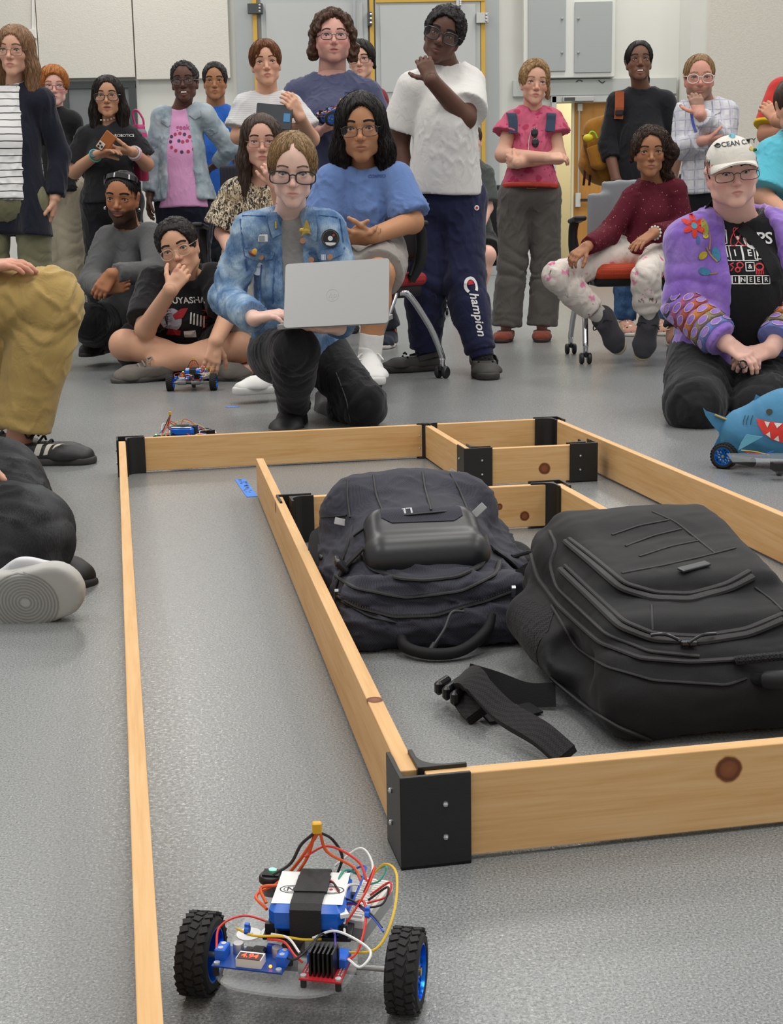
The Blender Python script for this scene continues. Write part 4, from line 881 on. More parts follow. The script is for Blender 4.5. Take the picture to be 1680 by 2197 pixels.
    def hand(s, sd, to, n, curl=.3, th=1, spread=.1, size=1.0, thumb=.5, curls=None, thc=.4):
        """to: picture point (px, py, dY) or world vector the fingers head for; n: palm normal"""
        w = s.j['w' + sd]; f = nrm((W(to[0], to[1], s.Y + to[2]) if abs(to[0]) > 5 or abs(to[1]) > 5 else w + V(to)) - w)
        n = nrm(V(n) - f * (V(n) @ f)); sx = np.cross(f, n) * th; z = s.sc * size * s.armk * .93; L = []
        pl = .088 * z
        kn = []
        for i, o in enumerate((-.029, -.0095, .0095, .028)):
            kx = w + f * pl * (1, 1.04, 1.0, .93)[i] + sx * (-o) * z
            kn.append(kx); L.append(prim(w + sx * (-o) * .6 * z, kx, .0145 * z, .0125 * z, None, .012))
        L.append(prim(w + f * .03 * z + sx * .02 * z + n * .006, w + f * .06 * z + sx * .012 * z, .017 * z, .012 * z, None, .012))
        for i, ln in enumerate((.068, .076, .071, .056)):
            c = curl if curls is None else curls[i]; p = kn[i]; a = 0; ff = nrm(f + sx * spread * (1.5 - i) * .35)
            for k, (fr, bend) in enumerate(((.46, .55), (.30, .95), (.24, .7))):
                a += c * bend * 1.25; d = ff * math.cos(a) + n * math.sin(a); e = p + d * ln * fr * z
                r = (.0098, .0088, .0080)[k] * z * (1 if i < 3 else .9); L.append(prim(p, e, r, r * .92, None, .0035)); p = e
        p = w + f * .022 * z + sx * .024 * z; d = nrm(f * .72 + sx * .75 * thumb * 1.4 + n * .35)
        for k, ln in enumerate((.044, .034, .026)):
            e = p + d * ln * z; L.append(prim(p, e, (.0135, .0108, .0098)[k] * z, (.0112, .0100, .0085)[k] * z, None, .005)); p = e
            d = nrm(d * math.cos(thc) + (n * .5 + f * .6 - sx * .3) * math.sin(thc))
        s.hands += L; s.boxes.append(L)
    def limb(s, a, b, ra, rb, k=.03, flat=None, side=None): return prim(s.j[a], s.j[b], ra, rb, side, k, '+', flat)
    def torso(s, t=0., bottom=0., flat=None, flare=0., top=.80, k=.036):
        """torso solids grown by t; bottom: fraction below/above the pelvis"""
        P, U, sd, w = s.P, s.N - s.P, s.side, s.sc * s.w; fw = s.fwd; hw = (np.linalg.norm(s.j['hr'] - s.j['hl']) / 2 + .062 * s.sc * s.hip)
        cw = s.sw * .43 * max(1, .5 + .5 * w); g = lambda f, d=0: P + U * f + fw * d
        L = [prim(g(.52, .012 * w), g(top - .02, .004), (cw + t, .112 * w + t), (cw * .95 + t, .088 * w + t), sd, k),
             prim(g(bottom, .01 + s.belly * .3), g(.52, .012 + s.belly), (hw * (1 + flare) + t, .115 * w * (1 + flare) + s.belly * .3 + t), (cw * .93 * s.waist + t, .105 * w + t + s.belly), sd, k, '+', flat)]
        L += [prim(s.N - s.up * .028 * s.sc, s.j['sl'] - s.up * .008, .050 * w + t, .042 * w + t, None, .04), prim(s.N - s.up * .028 * s.sc, s.j['sr'] - s.up * .008, .050 * w + t, .042 * w + t, None, .04)]
        return L
    def arms(s, t=0., sl='lr', upto=2.0, flare=0., k=.02, flat=True, fr=None):
        L = []; a = s.arm * s.sc
        for x in sl:
            S, E, Wr = s.j['s' + x], s.j['e' + x], s.j['w' + x]
            if upto <= 1:
                B = S + (E - S) * upto; L.append(prim(S, B, .047 * a + t, .043 * a + t + flare, None, k, '+', 'b' if flat else None))
            else:
                B = E + (Wr - E) * (upto - 1); L += [prim(S, E, .047 * a + t, .040 * a + t, None, k), prim(E, B, .039 * a + t, .028 * a + t + flare, None, .02, '+', 'b' if flat else None)]
        return L
    def legs(s, t=0., sl='lr', upto=2.0, flare=0., k=.035, flat=True, thigh=1.):
        L = []; a = s.leg * s.sc
        for x in sl:
            Hp, K, A = s.j['h' + x], s.j['k' + x], s.j['a' + x]
            if upto <= 1: L.append(prim(Hp, Hp + (K - Hp) * upto, .074 * a * thigh + t, .068 * a + t + flare, None, k, '+', 'b' if flat else None))
            else:
                m = K + (A - K) * .3
                B = K + (A - K) * (upto - 1); L += [prim(Hp, K, .074 * a * thigh + t, .06 * a + t, None, k), prim(K, B, .058 * a + t, .04 * a + t + flare, None, .025, '+', 'b' if flat else None), prim(m, m + (A - m) * .2, .056 * a + t, .05 * a + t, None, .03)]
        return L
    def make_body(s, bare_legs=False, hb=.0026, rest=.0068, arms='lr', legs='lr', noarms=False):
        j = s.j; bl = s.belly; s.belly = bl * .6; B = s.torso(-.014, .10); s.belly = bl
        if not noarms: B += [q for x in arms if 'w' + x in j for q in s.arms(0, x, 2.0, flat=False)]
        B += [q for x in legs if 'k' + x in j for q in s.legs(0 if bare_legs else -.008, x, 2.0, flat=False)]
        H = []
        if s.R is not None:
            H = s.headprims(); B.append(prim(s.hp(0, .08, -.22), s.N - s.up * .03, .053 * s.sc * s.neck * (1 - .1 * s.face['fem']), .060 * s.sc * s.neck * (1 - .1 * s.face['fem']), None, .03))
        allp = B + H + s.hands; vs, fs = [], []; n = 0; ex = []
        if H:
            lo = np.min([pbounds(q)[0] for q in H if q['op'] == '+'], 0) - .01; hi = np.max([pbounds(q)[1] for q in H if q['op'] == '+'], 0) + .01
            lo[2] -= .02; v, f = solid(allp, hb, (lo, hi), 1); vs.append(v); fs.append(f); n += len(v); ex.append((lo + .012, hi)); s.headvf = (v, f); s.hbvh = bvh(v, f)
        for Lh in s.boxes:
            lo = np.min([pbounds(q)[0] for q in Lh], 0) - .006; hi = np.max([pbounds(q)[1] for q in Lh], 0) + .006
            v, f = solid(allp, min(hb * 1.1, .003), (lo, hi), 1); vs.append(v); fs.append(f + n); n += len(v); ex.append((lo + .009, hi - .009))
        v, f = solid(allp, rest, None, 1)
        c = v[f].mean(1); keep = np.ones(len(f), bool)
        for lo, hi in ex: keep &= ~((c > lo) & (c < hi)).all(1)
        vs.append(v); fs.append(f[keep] + n); v = np.concatenate(vs); f = np.concatenate(fs)
        used = np.unique(f); mp = np.zeros(len(v), int); mp[used] = np.arange(len(used)); v = v[used]; f = mp[f]
        s.bodybvh = bvh(v, f)
        return mesh_np('body', v, f, skinmat(), s.root, col=s.colors(v))
    def colors(s, v):
        c = np.tile(s.skin, (len(v), 1))
        if s.R is None: return np.clip(c, 0, 1)
        f = s.face; q = (v - s.O) @ s.R / s.hh; x, y, z = q[:, 0], q[:, 1], q[:, 2]; hd = (np.abs(x) < .5) & (np.abs(z) < .6) & (y < .6)
        g = lambda cx, cz, rx, rz: np.exp(-((np.abs(x) - cx) / rx) ** 2 - ((z - cz) / rz) ** 2) * (y < -.05) * hd
        red = np.clip(g(.19, -.13, .08, .07) * f['blush'] + g(0, -.13, .05, .05) * f['blush'] * .7 + .4 * f['blush'] * (np.abs(x) > .3) * hd * (np.abs(z) < .2), 0, 1)
        c = c * (1 - red[:, None] * V(0, .22, .17))
        if f['beard']:
            bc = np.array(s2l(f['beard'][0])[:3]); am = f['beard'][1]
            lowm = np.clip((-.17 - z - .28 * np.clip(.22 - np.abs(x), 0, .2)) / .05, 0, 1) * (y < .12); must = np.clip(1 - ((z + .235) / .035) ** 2, 0, 1) * (np.abs(x) < .12) * (y < -.25)
            m = np.clip(np.maximum(lowm, must), 0, 1) * hd * am; c = c * (1 - m[:, None]) + bc * m[:, None]
        o = f['open']; lipc = np.array(s2l(f['lipc'])[:3]) if f['lipc'] else s.skin * V(.84, .58, .56)
        zz = z + .283 + o * .012; m = np.clip((1 - (x / .098) ** 2) * (.042 + .04 * o) - np.abs(zz), 0, .01) / .01 * (y < -.28) * (np.abs(x) < .098) * hd
        c = c * (1 - m[:, None] * .75) + lipc * m[:, None] * .75
        if o: m = (np.abs(zz) < .02 * o) * (np.abs(x) < .062) * (y < -.3) * hd; c = np.where(m[:, None] > 0, V(.06, .02, .02), c)
        return np.clip(c, 0, 1)
    def eyes(s, look=(0, 0), teeth=0):
        wh = mat('eye_white', 'b8b0aa', .25); pu = mat('pupil', '0c0806', .15); ir = mat('iris ' + s.face['eye'], s.face['eye'], .2); bw = hairmat(s.face['brow']); ls = mat('lash', '1a120e', .6)
        h = s.hh; X, Z = s.R[:, 0], s.R[:, 2]
        for x in (-1, 1):
            c = s.hp(x * .145, -.292, 0); e = MB().sphere(c, .053 * h, 16).build('eye', wh, s.root, True)
            d = nrm(s.R @ V(look[0], -1, look[1])); MB().sphere(c + d * .0265 * h, .0305 * h, 14).build('iris', ir, e, True); MB().sphere(c + d * .0445 * h, .0135 * h, 10).build('pupil', pu, e, True)
            bz = s.face['browz']; t = s.face['browt']
            pts = [(x * a, b + bz) for a, b in ((.062, -.004), (.10, .008), (.145, .015), (.19, .008), (.222, -.014))]
            decal('eyebrow', ribbon2([(a * h, b * h) for a, b in dens2(pts, .02)], .024 * h * t), s.hp(0, -.4, 0), X, Z, s.hbvh, bw, s.root, .0022, .004)
            pts = [(x * a, b) for a, b in ((.09, .006), (.115, .023), (.145, .031), (.175, .026), (.203, .006))]
            decal('eyelashes', ribbon2([(a * h, b * h) for a, b in dens2(pts, .015)], .011 * h), s.hp(0, -.4, 0), X, Z, s.hbvh, ls, s.root, .0016, .002)
        if teeth:
            o = s.face['open']; m = MB(); n = 7
            for i in range(n):
                a = (i - (n - 1) / 2) * .0195; m.box(s.hp(a, -.352 + a * a * 2.6, -.270 - o * .010), V(.0185, .012, .026 * teeth) * h, s.R)
            m.build('teeth', mat('teeth', 'e6e0d2', .3), s.root)
    def garment(s, name, L, m, h=.008, fold=.004, fs=28, st=(1, 1, .6), seed=1, sm=1, rings=None, col=None, parent=None):
        v, f = solid(L, h, None, sm); nn = vnormals(v, f)
        a = fnoise(v, fs * 1.5, seed, 6, st); b = fnoise(v, fs * 3.6, seed + 5, 6, st)
        d = fold * (.8 * a + 1.1 * np.clip(1 - np.abs(b) * 3.5, 0, 1) ** 1.5 * np.clip(.5 + 1.6 * fnoise(v, fs * .8, seed + 2), 0, 1))
        for (p, r, ax, fq, am) in (rings or []):
            p = V(p); q = v - p; ax = nrm(ax); t = q @ ax; d += am * np.exp(-(np.linalg.norm(q, axis=1) / r) ** 2) * (np.abs(np.sin(t * fq * .45 + 5.5 * fnoise(v, 22, seed + 3))) ** .7 - .55)
        v = v + nn * d[:, None]; ob = mesh_np(name, v, f, m, parent or s.root); return ob, bvh(v, f)
    def limbrings(s, names, am=.006, r=.12):
        """bunched cloth where a limb bends"""
        out = []
        for a, b in names: ax = s.j[a] - s.j[b]; out.append((s.j[b], r, ax, 95, am))
        return out
    def shoe(s, sd, to, m, sole='e8e6e2', L=.27, high=.05, soleh=.022, lace=None, up=(0, 0, 1), name='shoe', heel=.07, wd=.046, upper_h=None):
        """shoe on ankle sd heading for to (vector); m: upper material"""
        a = s.j['a' + sd]; u = nrm(V(up)); d = V(to); d = nrm(d - u * (d @ u)); x = np.cross(d, u); z = s.sc
        b = a - u * (heel * z); hl = b - d * .055 * z; L *= z
        q = lambda f, zz: hl + d * L * f + u * zz
        r = empty(name, a, None)
        r.parent = s.root; r.location = list(V(a) - rootloc(s.root))
        up_ = [prim(q(.10, .035), q(.35, .035), (wd * .78, .045), (wd * .88, .05), x, .03), prim(q(.35, .035), q(.68, .026), (wd * .88, .05), (wd, .034), x, .03), prim(q(.68, .026), q(.86, .022), (wd, .034), (wd * .82, .026), x, .03),
               prim(q(.14, .03), q(.20, .07 + high), .038, .041, None, .03), plane(q(0, soleh * .7), -u, .003), plane(q(.2, .075 + high), u, .006)]
        v, f = solid(up_, .005, None, 1); mesh_np('upper', v, f, m, r)
        so = [prim(q(.11, soleh * .5), q(.5, soleh * .5), (wd * .86, wd * .8), (wd * .92, wd * .8), x, .02), prim(q(.5, soleh * .5), q(.83, soleh * .5), (wd * 1.06, wd * .9), (wd * .9, wd * .86), x, .02), plane(q(0, 0), -u, .004), plane(q(0, soleh), u, .004)]
        v, f = solid(so, .005, None, 1); mesh_np('sole', v, f, mat('sole ' + sole, sole, .7, var=.08), r)
        if lace:
            ml = mat('lace ' + lace, lace, .8)
            for k in range(4):
                f0 = .36 + k * .075; zz = .087 - k * .0105; MB().tube(bez([q(f0, zz - .012) - x * .03, q(f0 + .02, zz + .002), q(f0, zz - .012) + x * .03], 5), .0035, 6).build('lace', ml, r, True)
            MB().tube(bez([q(.34, .085), q(.30, .10) + x * .03, q(.36, .08) + x * .05, q(.36, .088), q(.31, .1) - x * .03, q(.38, .078) - x * .05], 5), .003, 6).build('lace', ml, r, True)
        return r
    def hair(s, L, col, h=.0045, curl=0., fs=60, strands=350, slen=.10, srad=.0011, seed=1, name='hair', jit=.35, part=0., wave=0., noflow=False):
        v, f = solid(L, h, None, 1); nn = vnormals(v, f)
        if curl: v = v + nn * (curl * (fnoise(v, fs, seed) + .7 * fnoise(v, fs * 2.1, seed + 5)))[:, None]
        q = (v - s.O) @ s.R; ang = np.arctan2(q[:, 1], q[:, 0]); v = v + nn * (.0016 * np.sin(ang * 46 + 3 * fnoise(v, 25, seed)) * (0 if curl > .003 else 1))[:, None]
        m = hairmat(col); ob = mesh_np(name, v, f, m, s.root); T = bvh(v, f)
        r = np.random.RandomState(seed); mb = MB(); crown = s.hp(part, .12, .5); c = v[f].mean(1)
        for i in range(strands):
            p = c[r.randint(len(c))]; pts = []; fd = None; tw = r.randn(3) * jit; ph = r.rand() * 6
            for k in range(7):
                hit = T.find_nearest(Vector(p))
                if hit[0] is None: break
                nr = np.array(hit[1]); p = np.array(hit[0]); pts.append(p + nr * (.0005 + .002 * r.rand()))
                out = p - crown; d = nrm(out) * .6 + V(0, 0, -1) * .8 + tw * (1 + (2 if curl else 0))
                if wave: d = d + s.side * wave * math.sin(ph + k * 1.3)
                if curl: d = d + r.randn(3) * .8
                d = nrm(d - nr * (d @ nr)); p = p + d * slen / 6
            if len(pts) > 2: mb.tube(pts, [srad * (1 - .7 * k / 6) for k in range(len(pts))], 3, cap=False)
        if strands: mb.build('hair_strands', m, ob, True)
        return ob
    def cap(s, t=.03, front=.30, low=-.12, side_=.0, k=.04, backlow=-.3):
        """short hair solids in head units: skull shell with face cut out"""
        q = s.hq; fw = s.face['fw']
        return [q((0, -.04, .15), (0, .12, .15), ((.318 + t) * fw, .345 + t), ((.325 + t) * fw, .35 + t), k), q((0, .16, .0), (0, .2, backlow), (.26 * fw, .2), (.18 * fw, .12), .06),
                q((0, -.52, front - .36), (0, -.46, front - .70), (.32 * fw, .33), (.35 * fw, .40), .03, '-'),
                q((-.6, -.22, low - .35), (.6, -.22, low - .35), .37, None, .03, '-')]
    def glasses(s, col='15151a', w=.062, hgt=.044, r=.0018, z=-.01, rim=True, y=-.415, pw=3.2, lens=None, bridge=.01):
        fm = mat('frame ' + col, col, .35, spec=.6); ln = mat('spectacle_lens', 'f4f8fa', .03, alpha=.025, spec=.6)
        root = empty('glasses', (0, 0, 0)); root.parent = s.root; h = .232; sx = w / 2 + bridge
        P = lambda x, y_, z_: s.O + s.R @ V(x, y_ * s.hh, z_)
        fr = MB()
        for x in (-1, 1):
            loop = []; n = 28
            for i in range(n):
                a = 2 * math.pi * i / n; ca, sa = math.cos(a), math.sin(a); u = abs(ca) ** (2 / pw) * np.sign(ca) * w / 2; vv = abs(sa) ** (2 / pw) * np.sign(sa) * hgt / 2
                loop.append(P(x * sx + u, y + .5 * (abs(x * sx + u)) ** 2 * 10 * .232, z * s.hh * 1 + vv - .002 + (.0 if vv > 0 else .0)))
            if rim: fr.tube(loop, r, 6, closed=True)
            MB().add(loop, [tuple(range(n))]).build('lens', ln, root)
            a0 = P(x * (sx + w / 2), y + .05, z * s.hh + hgt * .25); fr.tube([a0, P(x * (sx + w / 2 + .004), y + .09, z * s.hh + hgt * .28), P(x * .33 * s.hh * s.face['fw'] + x * .006, .02, .01)], r * .9, 6)
        fr.tube(bez([P(-bridge, y, z * s.hh + .004), P(0, y - .015, z * s.hh + .008), P(bridge, y, z * s.hh + .004)], 4), r, 6)
        fr.build('frame', fm, root, True)
        return root
# ------------------------------------------------------------------ chairs
chrome = mat('chrome_tube', 'd4d6d8', .12, metal=1); chblk = mat('chair_black_plastic', '1a1b1c', .5, spec=.4); castg = mat('caster_black', '202122', .45)
def netmat(name, col, col2):
    m, t = newmat(name); v = t.coord(); x = t.voronoi(v, 260, 'F1', 'Distance', .15); t.link(t.ramp(x, [(.25, col), (.6, col2)]), t.b.inputs['Base Color']); t.b.inputs['Roughness'].default_value = .7
    t.link(t.bump(x, .4, .002), t.b.inputs['Normal']); return m
SEAT = {'orange': netmat('seat_net_orange', 'e2552a', '9c2f14'), 'red': netmat('seat_net_red', 'bf2d2a', '7e1718'), 'navy': netmat('seat_net_navy', '23263a', '10111c'), 'black': netmat('seat_net_black', '2a2b2e', '0d0d0e')}
def casterpair(par, x, y):
    c = empty('caster', (x, y, 0)); c.parent = par
    part(MB().cyl((0, 0, .05), (0, 0, .085), .012, 10), 'caster_stem', chrome, c, True)
    part(MB().bbox((0, 0, .045), (.012, .045, .03), .005), 'caster_fork', castg, c)
    for s_ in (-1, 1): part(MB().lathe([(.0001, -.010), (.021, -.010), (.026, -.005), (.026, .005), (.021, .010), (.0001, .010)], (s_ * .0175, 0, .026), roty(math.pi / 2), 20), 'caster_wheel', castg, c, True)
    return c
def chair(loc, yaw, label, seat='orange', back='9a9ea3', arms=True, group='wheeled nesting chairs', sw=.235, backh=.50, mesh=False):
    r = empty('nesting_chair', loc, label, 'chair', group, rz=yaw); dz = -.04; Z3 = V(0, 0, dz)
    def S(name, L, m, h=.008): v, f = solid(L, h, None, 1); return mesh_np(name, v, f, m, r, world=False)
    S('seat_cushion', [rbox((0, 0, .462 + dz), (sw, .225, .028), None, .026), prim((-sw * .8, -.19, .455 + dz), (sw * .8, -.19, .455 + dz), .026, None, None, .03)], SEAT[seat])
    S('seat_pan', [rbox((0, .01, .418 + dz), (sw * .93, .20, .03), None, .022)], chblk)
    if mesh: bm = SEAT['navy']
    else: bm = mat('backrest ' + back, back, .55)
    L = []; n = 5
    for k in range(n): a = (k / (n - 1) - .5) * 2; L.append(rbox((a * .145, .245 - .03 * a * a, .50 + backh / 2 - .03 * a ** 4), (.055, .012, backh / 2 - .03 * a ** 4), rotz(-a * .25), .011, .02))
    S('backrest', L, bm)
    part(MB().bbox((0, .235, .47), (.12, .03, .16), .008), 'back_support', chblk, r)
    for s_ in (-1, 1):
        fr = part(MB().tube(bez([(s_ * .20, .0, .37), (s_ * .235, -.04, .36), (s_ * .255, -.17, .22), (s_ * .262, -.235, .10), (s_ * .262, -.24, .078)], 6), .0135, 12), 'front_leg', chrome, r, True)
        part(MB().tube(bez([(s_ * .20, .03, .37), (s_ * .235, .07, .36), (s_ * .255, .20, .22), (s_ * .262, .275, .10), (s_ * .262, .28, .078)], 6), .0135, 12), 'rear_leg', chrome, r, True)
        casterpair(r, s_ * .262, -.24); casterpair(r, s_ * .262, .28)
        if arms:
            part(MB().tube(bez([(s_ * .235, .08, .42), (s_ * .275, .10, .50), (s_ * .28, .10, .60), (s_ * .275, .08, .645)], 6), .014, 10, flat=1.6), 'arm_support', chblk, r, True)
            S('armrest', [rbox((s_ * .275, -.0, .655), (.032, .125, .012), rotx(-.06), .011)], chblk)
            part(MB().tube([(s_ * .245, .06, .44), (s_ * .27, .14, .62)], .007, 8), 'back_stay', chblk, r, True)
    part(MB().cyl((-.2, .015, .362), (.2, .015, .362), .014, 12), 'cross_tube', chrome, r, True)
    return r
# ------------------------------------------------------------------ clothes cut to the people above
def neckcut(H, r=.074, v=0., dz=.046, fw=.022):
    L = [prim(H.N + H.up * dz + H.fwd * fw, H.N + H.up * (dz + .06), r * H.sc, None, None, .012, '-')]
    if v: L.append(prim(H.N + H.up * .03 + H.fwd * .09, H.N - H.up * v + H.fwd * .14, .055 * H.sc, .012, None, .012, '-'))
    return L
def collarband(H, m, r=.076, fw=.012, dz=-.012, th=.0055, name='neckband'):
    """ribbed neckline ring lying on the shirt"""
    return None
def tee(H, m, th=.018, sl=.72, flare=.016, bottom=.0, fold=.005, neck=.074, v=0., seed=1, fs=26, name='shirt', hemflare=0., k=.036, h=.0075, st=(1, 1, .6), arms='lr', extra=()):
    L = H.torso(th, bottom, 'a', hemflare, k=k)
    for x in arms: L += H.arms(th, x, sl, flare)
    rg = H.limbrings([('s' + x, 'e' + x) for x in arms], .004, .1) if sl > 1 else []
    return H.garment(name, L + list(extra) + neckcut(H, neck, v), m, h, fold, fs, st, seed, 1, rg)
def pants(H, m, t=.014, upto=1.97, flare=.012, top=.10, fold=.006, seed=3, fs=24, legs='lr', name='trousers', thigh=1.03, rings=.007, h=.008):
    hw = np.linalg.norm(H.j['hr'] - H.j['hl']) / 2 + .058 * H.sc * H.hip; t2 = min(t, .008)
    L = [prim(H.P + H.fwd * .005, H.P + H.up * top + H.fwd * .008, (hw + t2, .112 * H.sc * H.w + t2 + H.belly * .35), (hw * .95 + t2 * .6, .106 * H.sc * H.w + t2 * .6 + H.belly * .5), H.side, .04, '+', 'b')]
    for x in legs: L += H.legs(t, x, upto, flare, thigh=thigh)
    rg = []
    if upto > 1: rg = [(H.j['k' + x], .14, H.j['a' + x] - H.j['k' + x], 80, rings) for x in legs] + [(H.j['a' + x], .10, H.j['a' + x] - H.j['k' + x], 110, rings) for x in legs]
    return H.garment(name, L, m, h, fold, fs, (1, 1, .5), seed, 1, rg)
def belt(H, f, m, name='belt', th=.02, hgt=.03):
    hw = np.linalg.norm(H.j['hr'] - H.j['hl']) / 2 + .058 * H.sc * H.hip; c = H.P + H.up * f
    v, fc = solid([prim(c - H.up * hgt / 2 + H.fwd * .008, c + H.up * hgt / 2 + H.fwd * .008, (hw * .95 + th * .6, .108 * H.sc * H.w + th), None, H.side, .01, '+', 'ab')], .006); return mesh_np(name, v, fc, m, H.root)
def stripes(name, base, line, period, frac=.14, axis=2, wob=.012, rough=.85):
    m, t = newmat(name); v = t.coord(); n = t.noise(v, 7, 2); z = t.sep(v)[axis]; z = t.math('MULTIPLY_ADD', t.math('SUBTRACT', n, .5), wob, z)
    f = t.math('FRACT', t.math('MULTIPLY', z, 1 / period)); k = t.math('LESS_THAN', f, frac); t.link(t.mix(k, s2l(base), s2l(line)), t.b.inputs['Base Color']); t.b.inputs['Roughness'].default_value = rough; t.b.inputs['Specular IOR Level'].default_value = .2
    t.link(t.bump(t.noise(v, 220, 2), .2, .001), t.b.inputs['Normal']); return m
def denim(name, c, lt, dk, sc=14):
    m, t = newmat(name); v = t.coord(); n = t.noise(v, sc, 3, .5); g = t.noise(t.mapping(v, scale=(1, 1, .15)), 600, 2); f = t.math('MULTIPLY_ADD', t.math('SUBTRACT', g, .5), .35, n)
    t.link(t.ramp(f, [(.32, dk), (.5, c), (.68, lt)]), t.b.inputs['Base Color']); t.b.inputs['Roughness'].default_value = .85; t.b.inputs['Specular IOR Level'].default_value = .2; t.link(t.bump(g, .12, .001), t.b.inputs['Normal']); return m
def spots(name, base, cols, scale=30, size=.22, rough=.85, leaf=None):
    """small printed motifs scattered on cloth"""
    m, t = newmat(name); v = t.coord(); c = s2l(base)
    w = t.new('ShaderNodeVectorMath', operation='MULTIPLY_ADD'); ns = t.new('ShaderNodeTexNoise'); ns.inputs['Scale'].default_value = scale * 1.6; t.link(v, ns.inputs['Vector']); t.link(ns.outputs['Color'], w.inputs[0]); w.inputs[1].default_value = (.35 / scale,) * 3; t.link(v, w.inputs[2])
    for i, (col, s_, sz) in enumerate(cols):
        vv = t.mapping(w.outputs[0], loc=(i * 3.1, i * 1.7, i * .9)); d = t.voronoi(vv, scale * s_); k = t.ramp(d, [(sz * .75, (1, 1, 1, 1)), (sz, (0, 0, 0, 1))]); c = t.mix(k, c, s2l(col))
    t.link(c, t.b.inputs['Base Color']); t.b.inputs['Roughness'].default_value = rough; t.b.inputs['Specular IOR Level'].default_value = .2; t.link(t.bump(t.noise(v, 250, 2), .2, .001), t.b.inputs['Normal']); return m
def floralmat(name, base):
    m, t = newmat(name); v = t.coord(); n = t.noise(v, 34, 3, .6); n2 = t.noise(v, 9, 2, .5)
    wv = t.new('ShaderNodeVectorMath', operation='MULTIPLY_ADD'); ns = t.new('ShaderNodeTexNoise'); ns.inputs['Scale'].default_value = 40; t.link(v, ns.inputs['Vector']); t.link(ns.outputs['Color'], wv.inputs[0]); wv.inputs[1].default_value = (.03,) * 3; t.link(v, wv.inputs[2])
    d = t.voronoi(wv.outputs[0], 15); c = s2l(base)
    lf = t.math('MULTIPLY', t.ramp(t.voronoi(t.mapping(wv.outputs[0], scale=(1, 1, .55)), 34), [(.16, (1, 1, 1, 1)), (.22, (0, 0, 0, 1))]), t.ramp(d, [(.36, (1, 1, 1, 1)), (.52, (0, 0, 0, 1))]))
    c = t.mix(lf, c, s2l('5d6b52')); pk = t.ramp(d, [(.24, (1, 1, 1, 1)), (.34, (0, 0, 0, 1))]); c = t.mix(t.math('MULTIPLY', pk, t.ramp(n, [(.40, (0, 0, 0, 1)), (.52, (1, 1, 1, 1))])), c, t.mix(n2, s2l('c23a78'), s2l('e8a0b8')))
    t.link(c, t.b.inputs['Base Color']); t.b.inputs['Roughness'].default_value = .8; t.b.inputs['Specular IOR Level'].default_value = .2; t.link(t.bump(t.noise(v, 250, 2), .2, .001), t.b.inputs['Normal']); return m
def plaidmat(name):
    m, t = newmat(name); v = t.coord(); n = t.noise(v, 6, 2); s_ = t.sep(v); c = s2l('d3d4d8')
    for ax, per, fr, col in ((0, .045, .10, '5c5f74'), (2, .05, .10, '5c5f74'), (0, .045, .45, 'b9bccb'), (2, .05, .40, 'c3c5d0')):
        z = t.math('MULTIPLY_ADD', t.math('SUBTRACT', n, .5), .02, s_[ax]); k = t.math('LESS_THAN', t.math('FRACT', t.math('MULTIPLY', z, 1 / per)), fr); c = t.mix(t.math('MULTIPLY', k, .75 if fr < .2 else .5), c, s2l(col))
    t.link(c, t.b.inputs['Base Color']); t.b.inputs['Roughness'].default_value = .85; t.b.inputs['Specular IOR Level'].default_value = .2; return m
def zebramat(name):
    m, t = newmat(name); v = t.coord(); n = t.noise(t.mapping(v, scale=(1.6, 1, .6), rot=(0, .6, 0)), 46, 3, .6, 2.2); n2 = t.noise(v, 7, 2); c = t.ramp(n, [(.42, '191614'), (.48, '191614'), (.50, 'b3a184'), (.62, 'd8cdb6')]); t.link(t.mix(t.ramp(n2, [(.5, (0, 0, 0, 1)), (.6, (.5, .5, .5, 1))]), c, s2l('8f7650')), t.b.inputs['Base Color']); t.b.inputs['Roughness'].default_value = .8; return m
def pline(H, T, pts, w, m, name, lift=.0015, th=.0015, parent=None):
    """ribbon sewn on cloth along picture points"""
    P = picks(T, pts, lift)
    if len(P) < 2: return None
    r = nrm(P[0] - CAMP); up = np.cross(nrm(P[-1] - P[0]), r)
    return MB().strip(P, up, w, th).build(name, m, parent or H.root)
def ppatch(H, T, poly, m, name, lift=.002, th=.002, step=.012, parent=None):
    """patch sewn on cloth, outline given by picture points"""
    c = np.mean(poly, 0); P0 = pick(T, c[0], c[1])
    if P0 is None: return None
    Y = P0[1]; sc_ = np.linalg.norm(W(c[0] + 1, c[1], Y) - W(c[0], c[1], Y)); o = W(c[0], c[1], Y)
    vf = grid_poly([((x - c[0]) * sc_, -(y - c[1]) * sc_) for x, y in poly], step)
    return decal(name, vf, o, V(1, 0, 0), V(0, 0, 1) - 0 * o, T, m, parent or H.root, lift, th)
def ptext(H, T, px, py, s, size, m, name='lettering', ax=(1, 0, 0), ay=(0, 0, 1), lift=.0025, bold=True, shear=0, parent=None):
    P0 = pick(T, px, py)
    if P0 is None: return None
    return decal(name, text2(s, size, bold, shear), P0, V(ax), V(ay), T, m, parent or H.root, lift)
def pshape(H, T, px, py, vf, m, name, ax=(1, 0, 0), ay=(0, 0, 1), lift=.0025, th=0, parent=None):
    P0 = pick(T, px, py)
    if P0 is None: return None
    return decal(name, vf, P0, V(ax), V(ay), T, m, parent or H.root, lift, th)
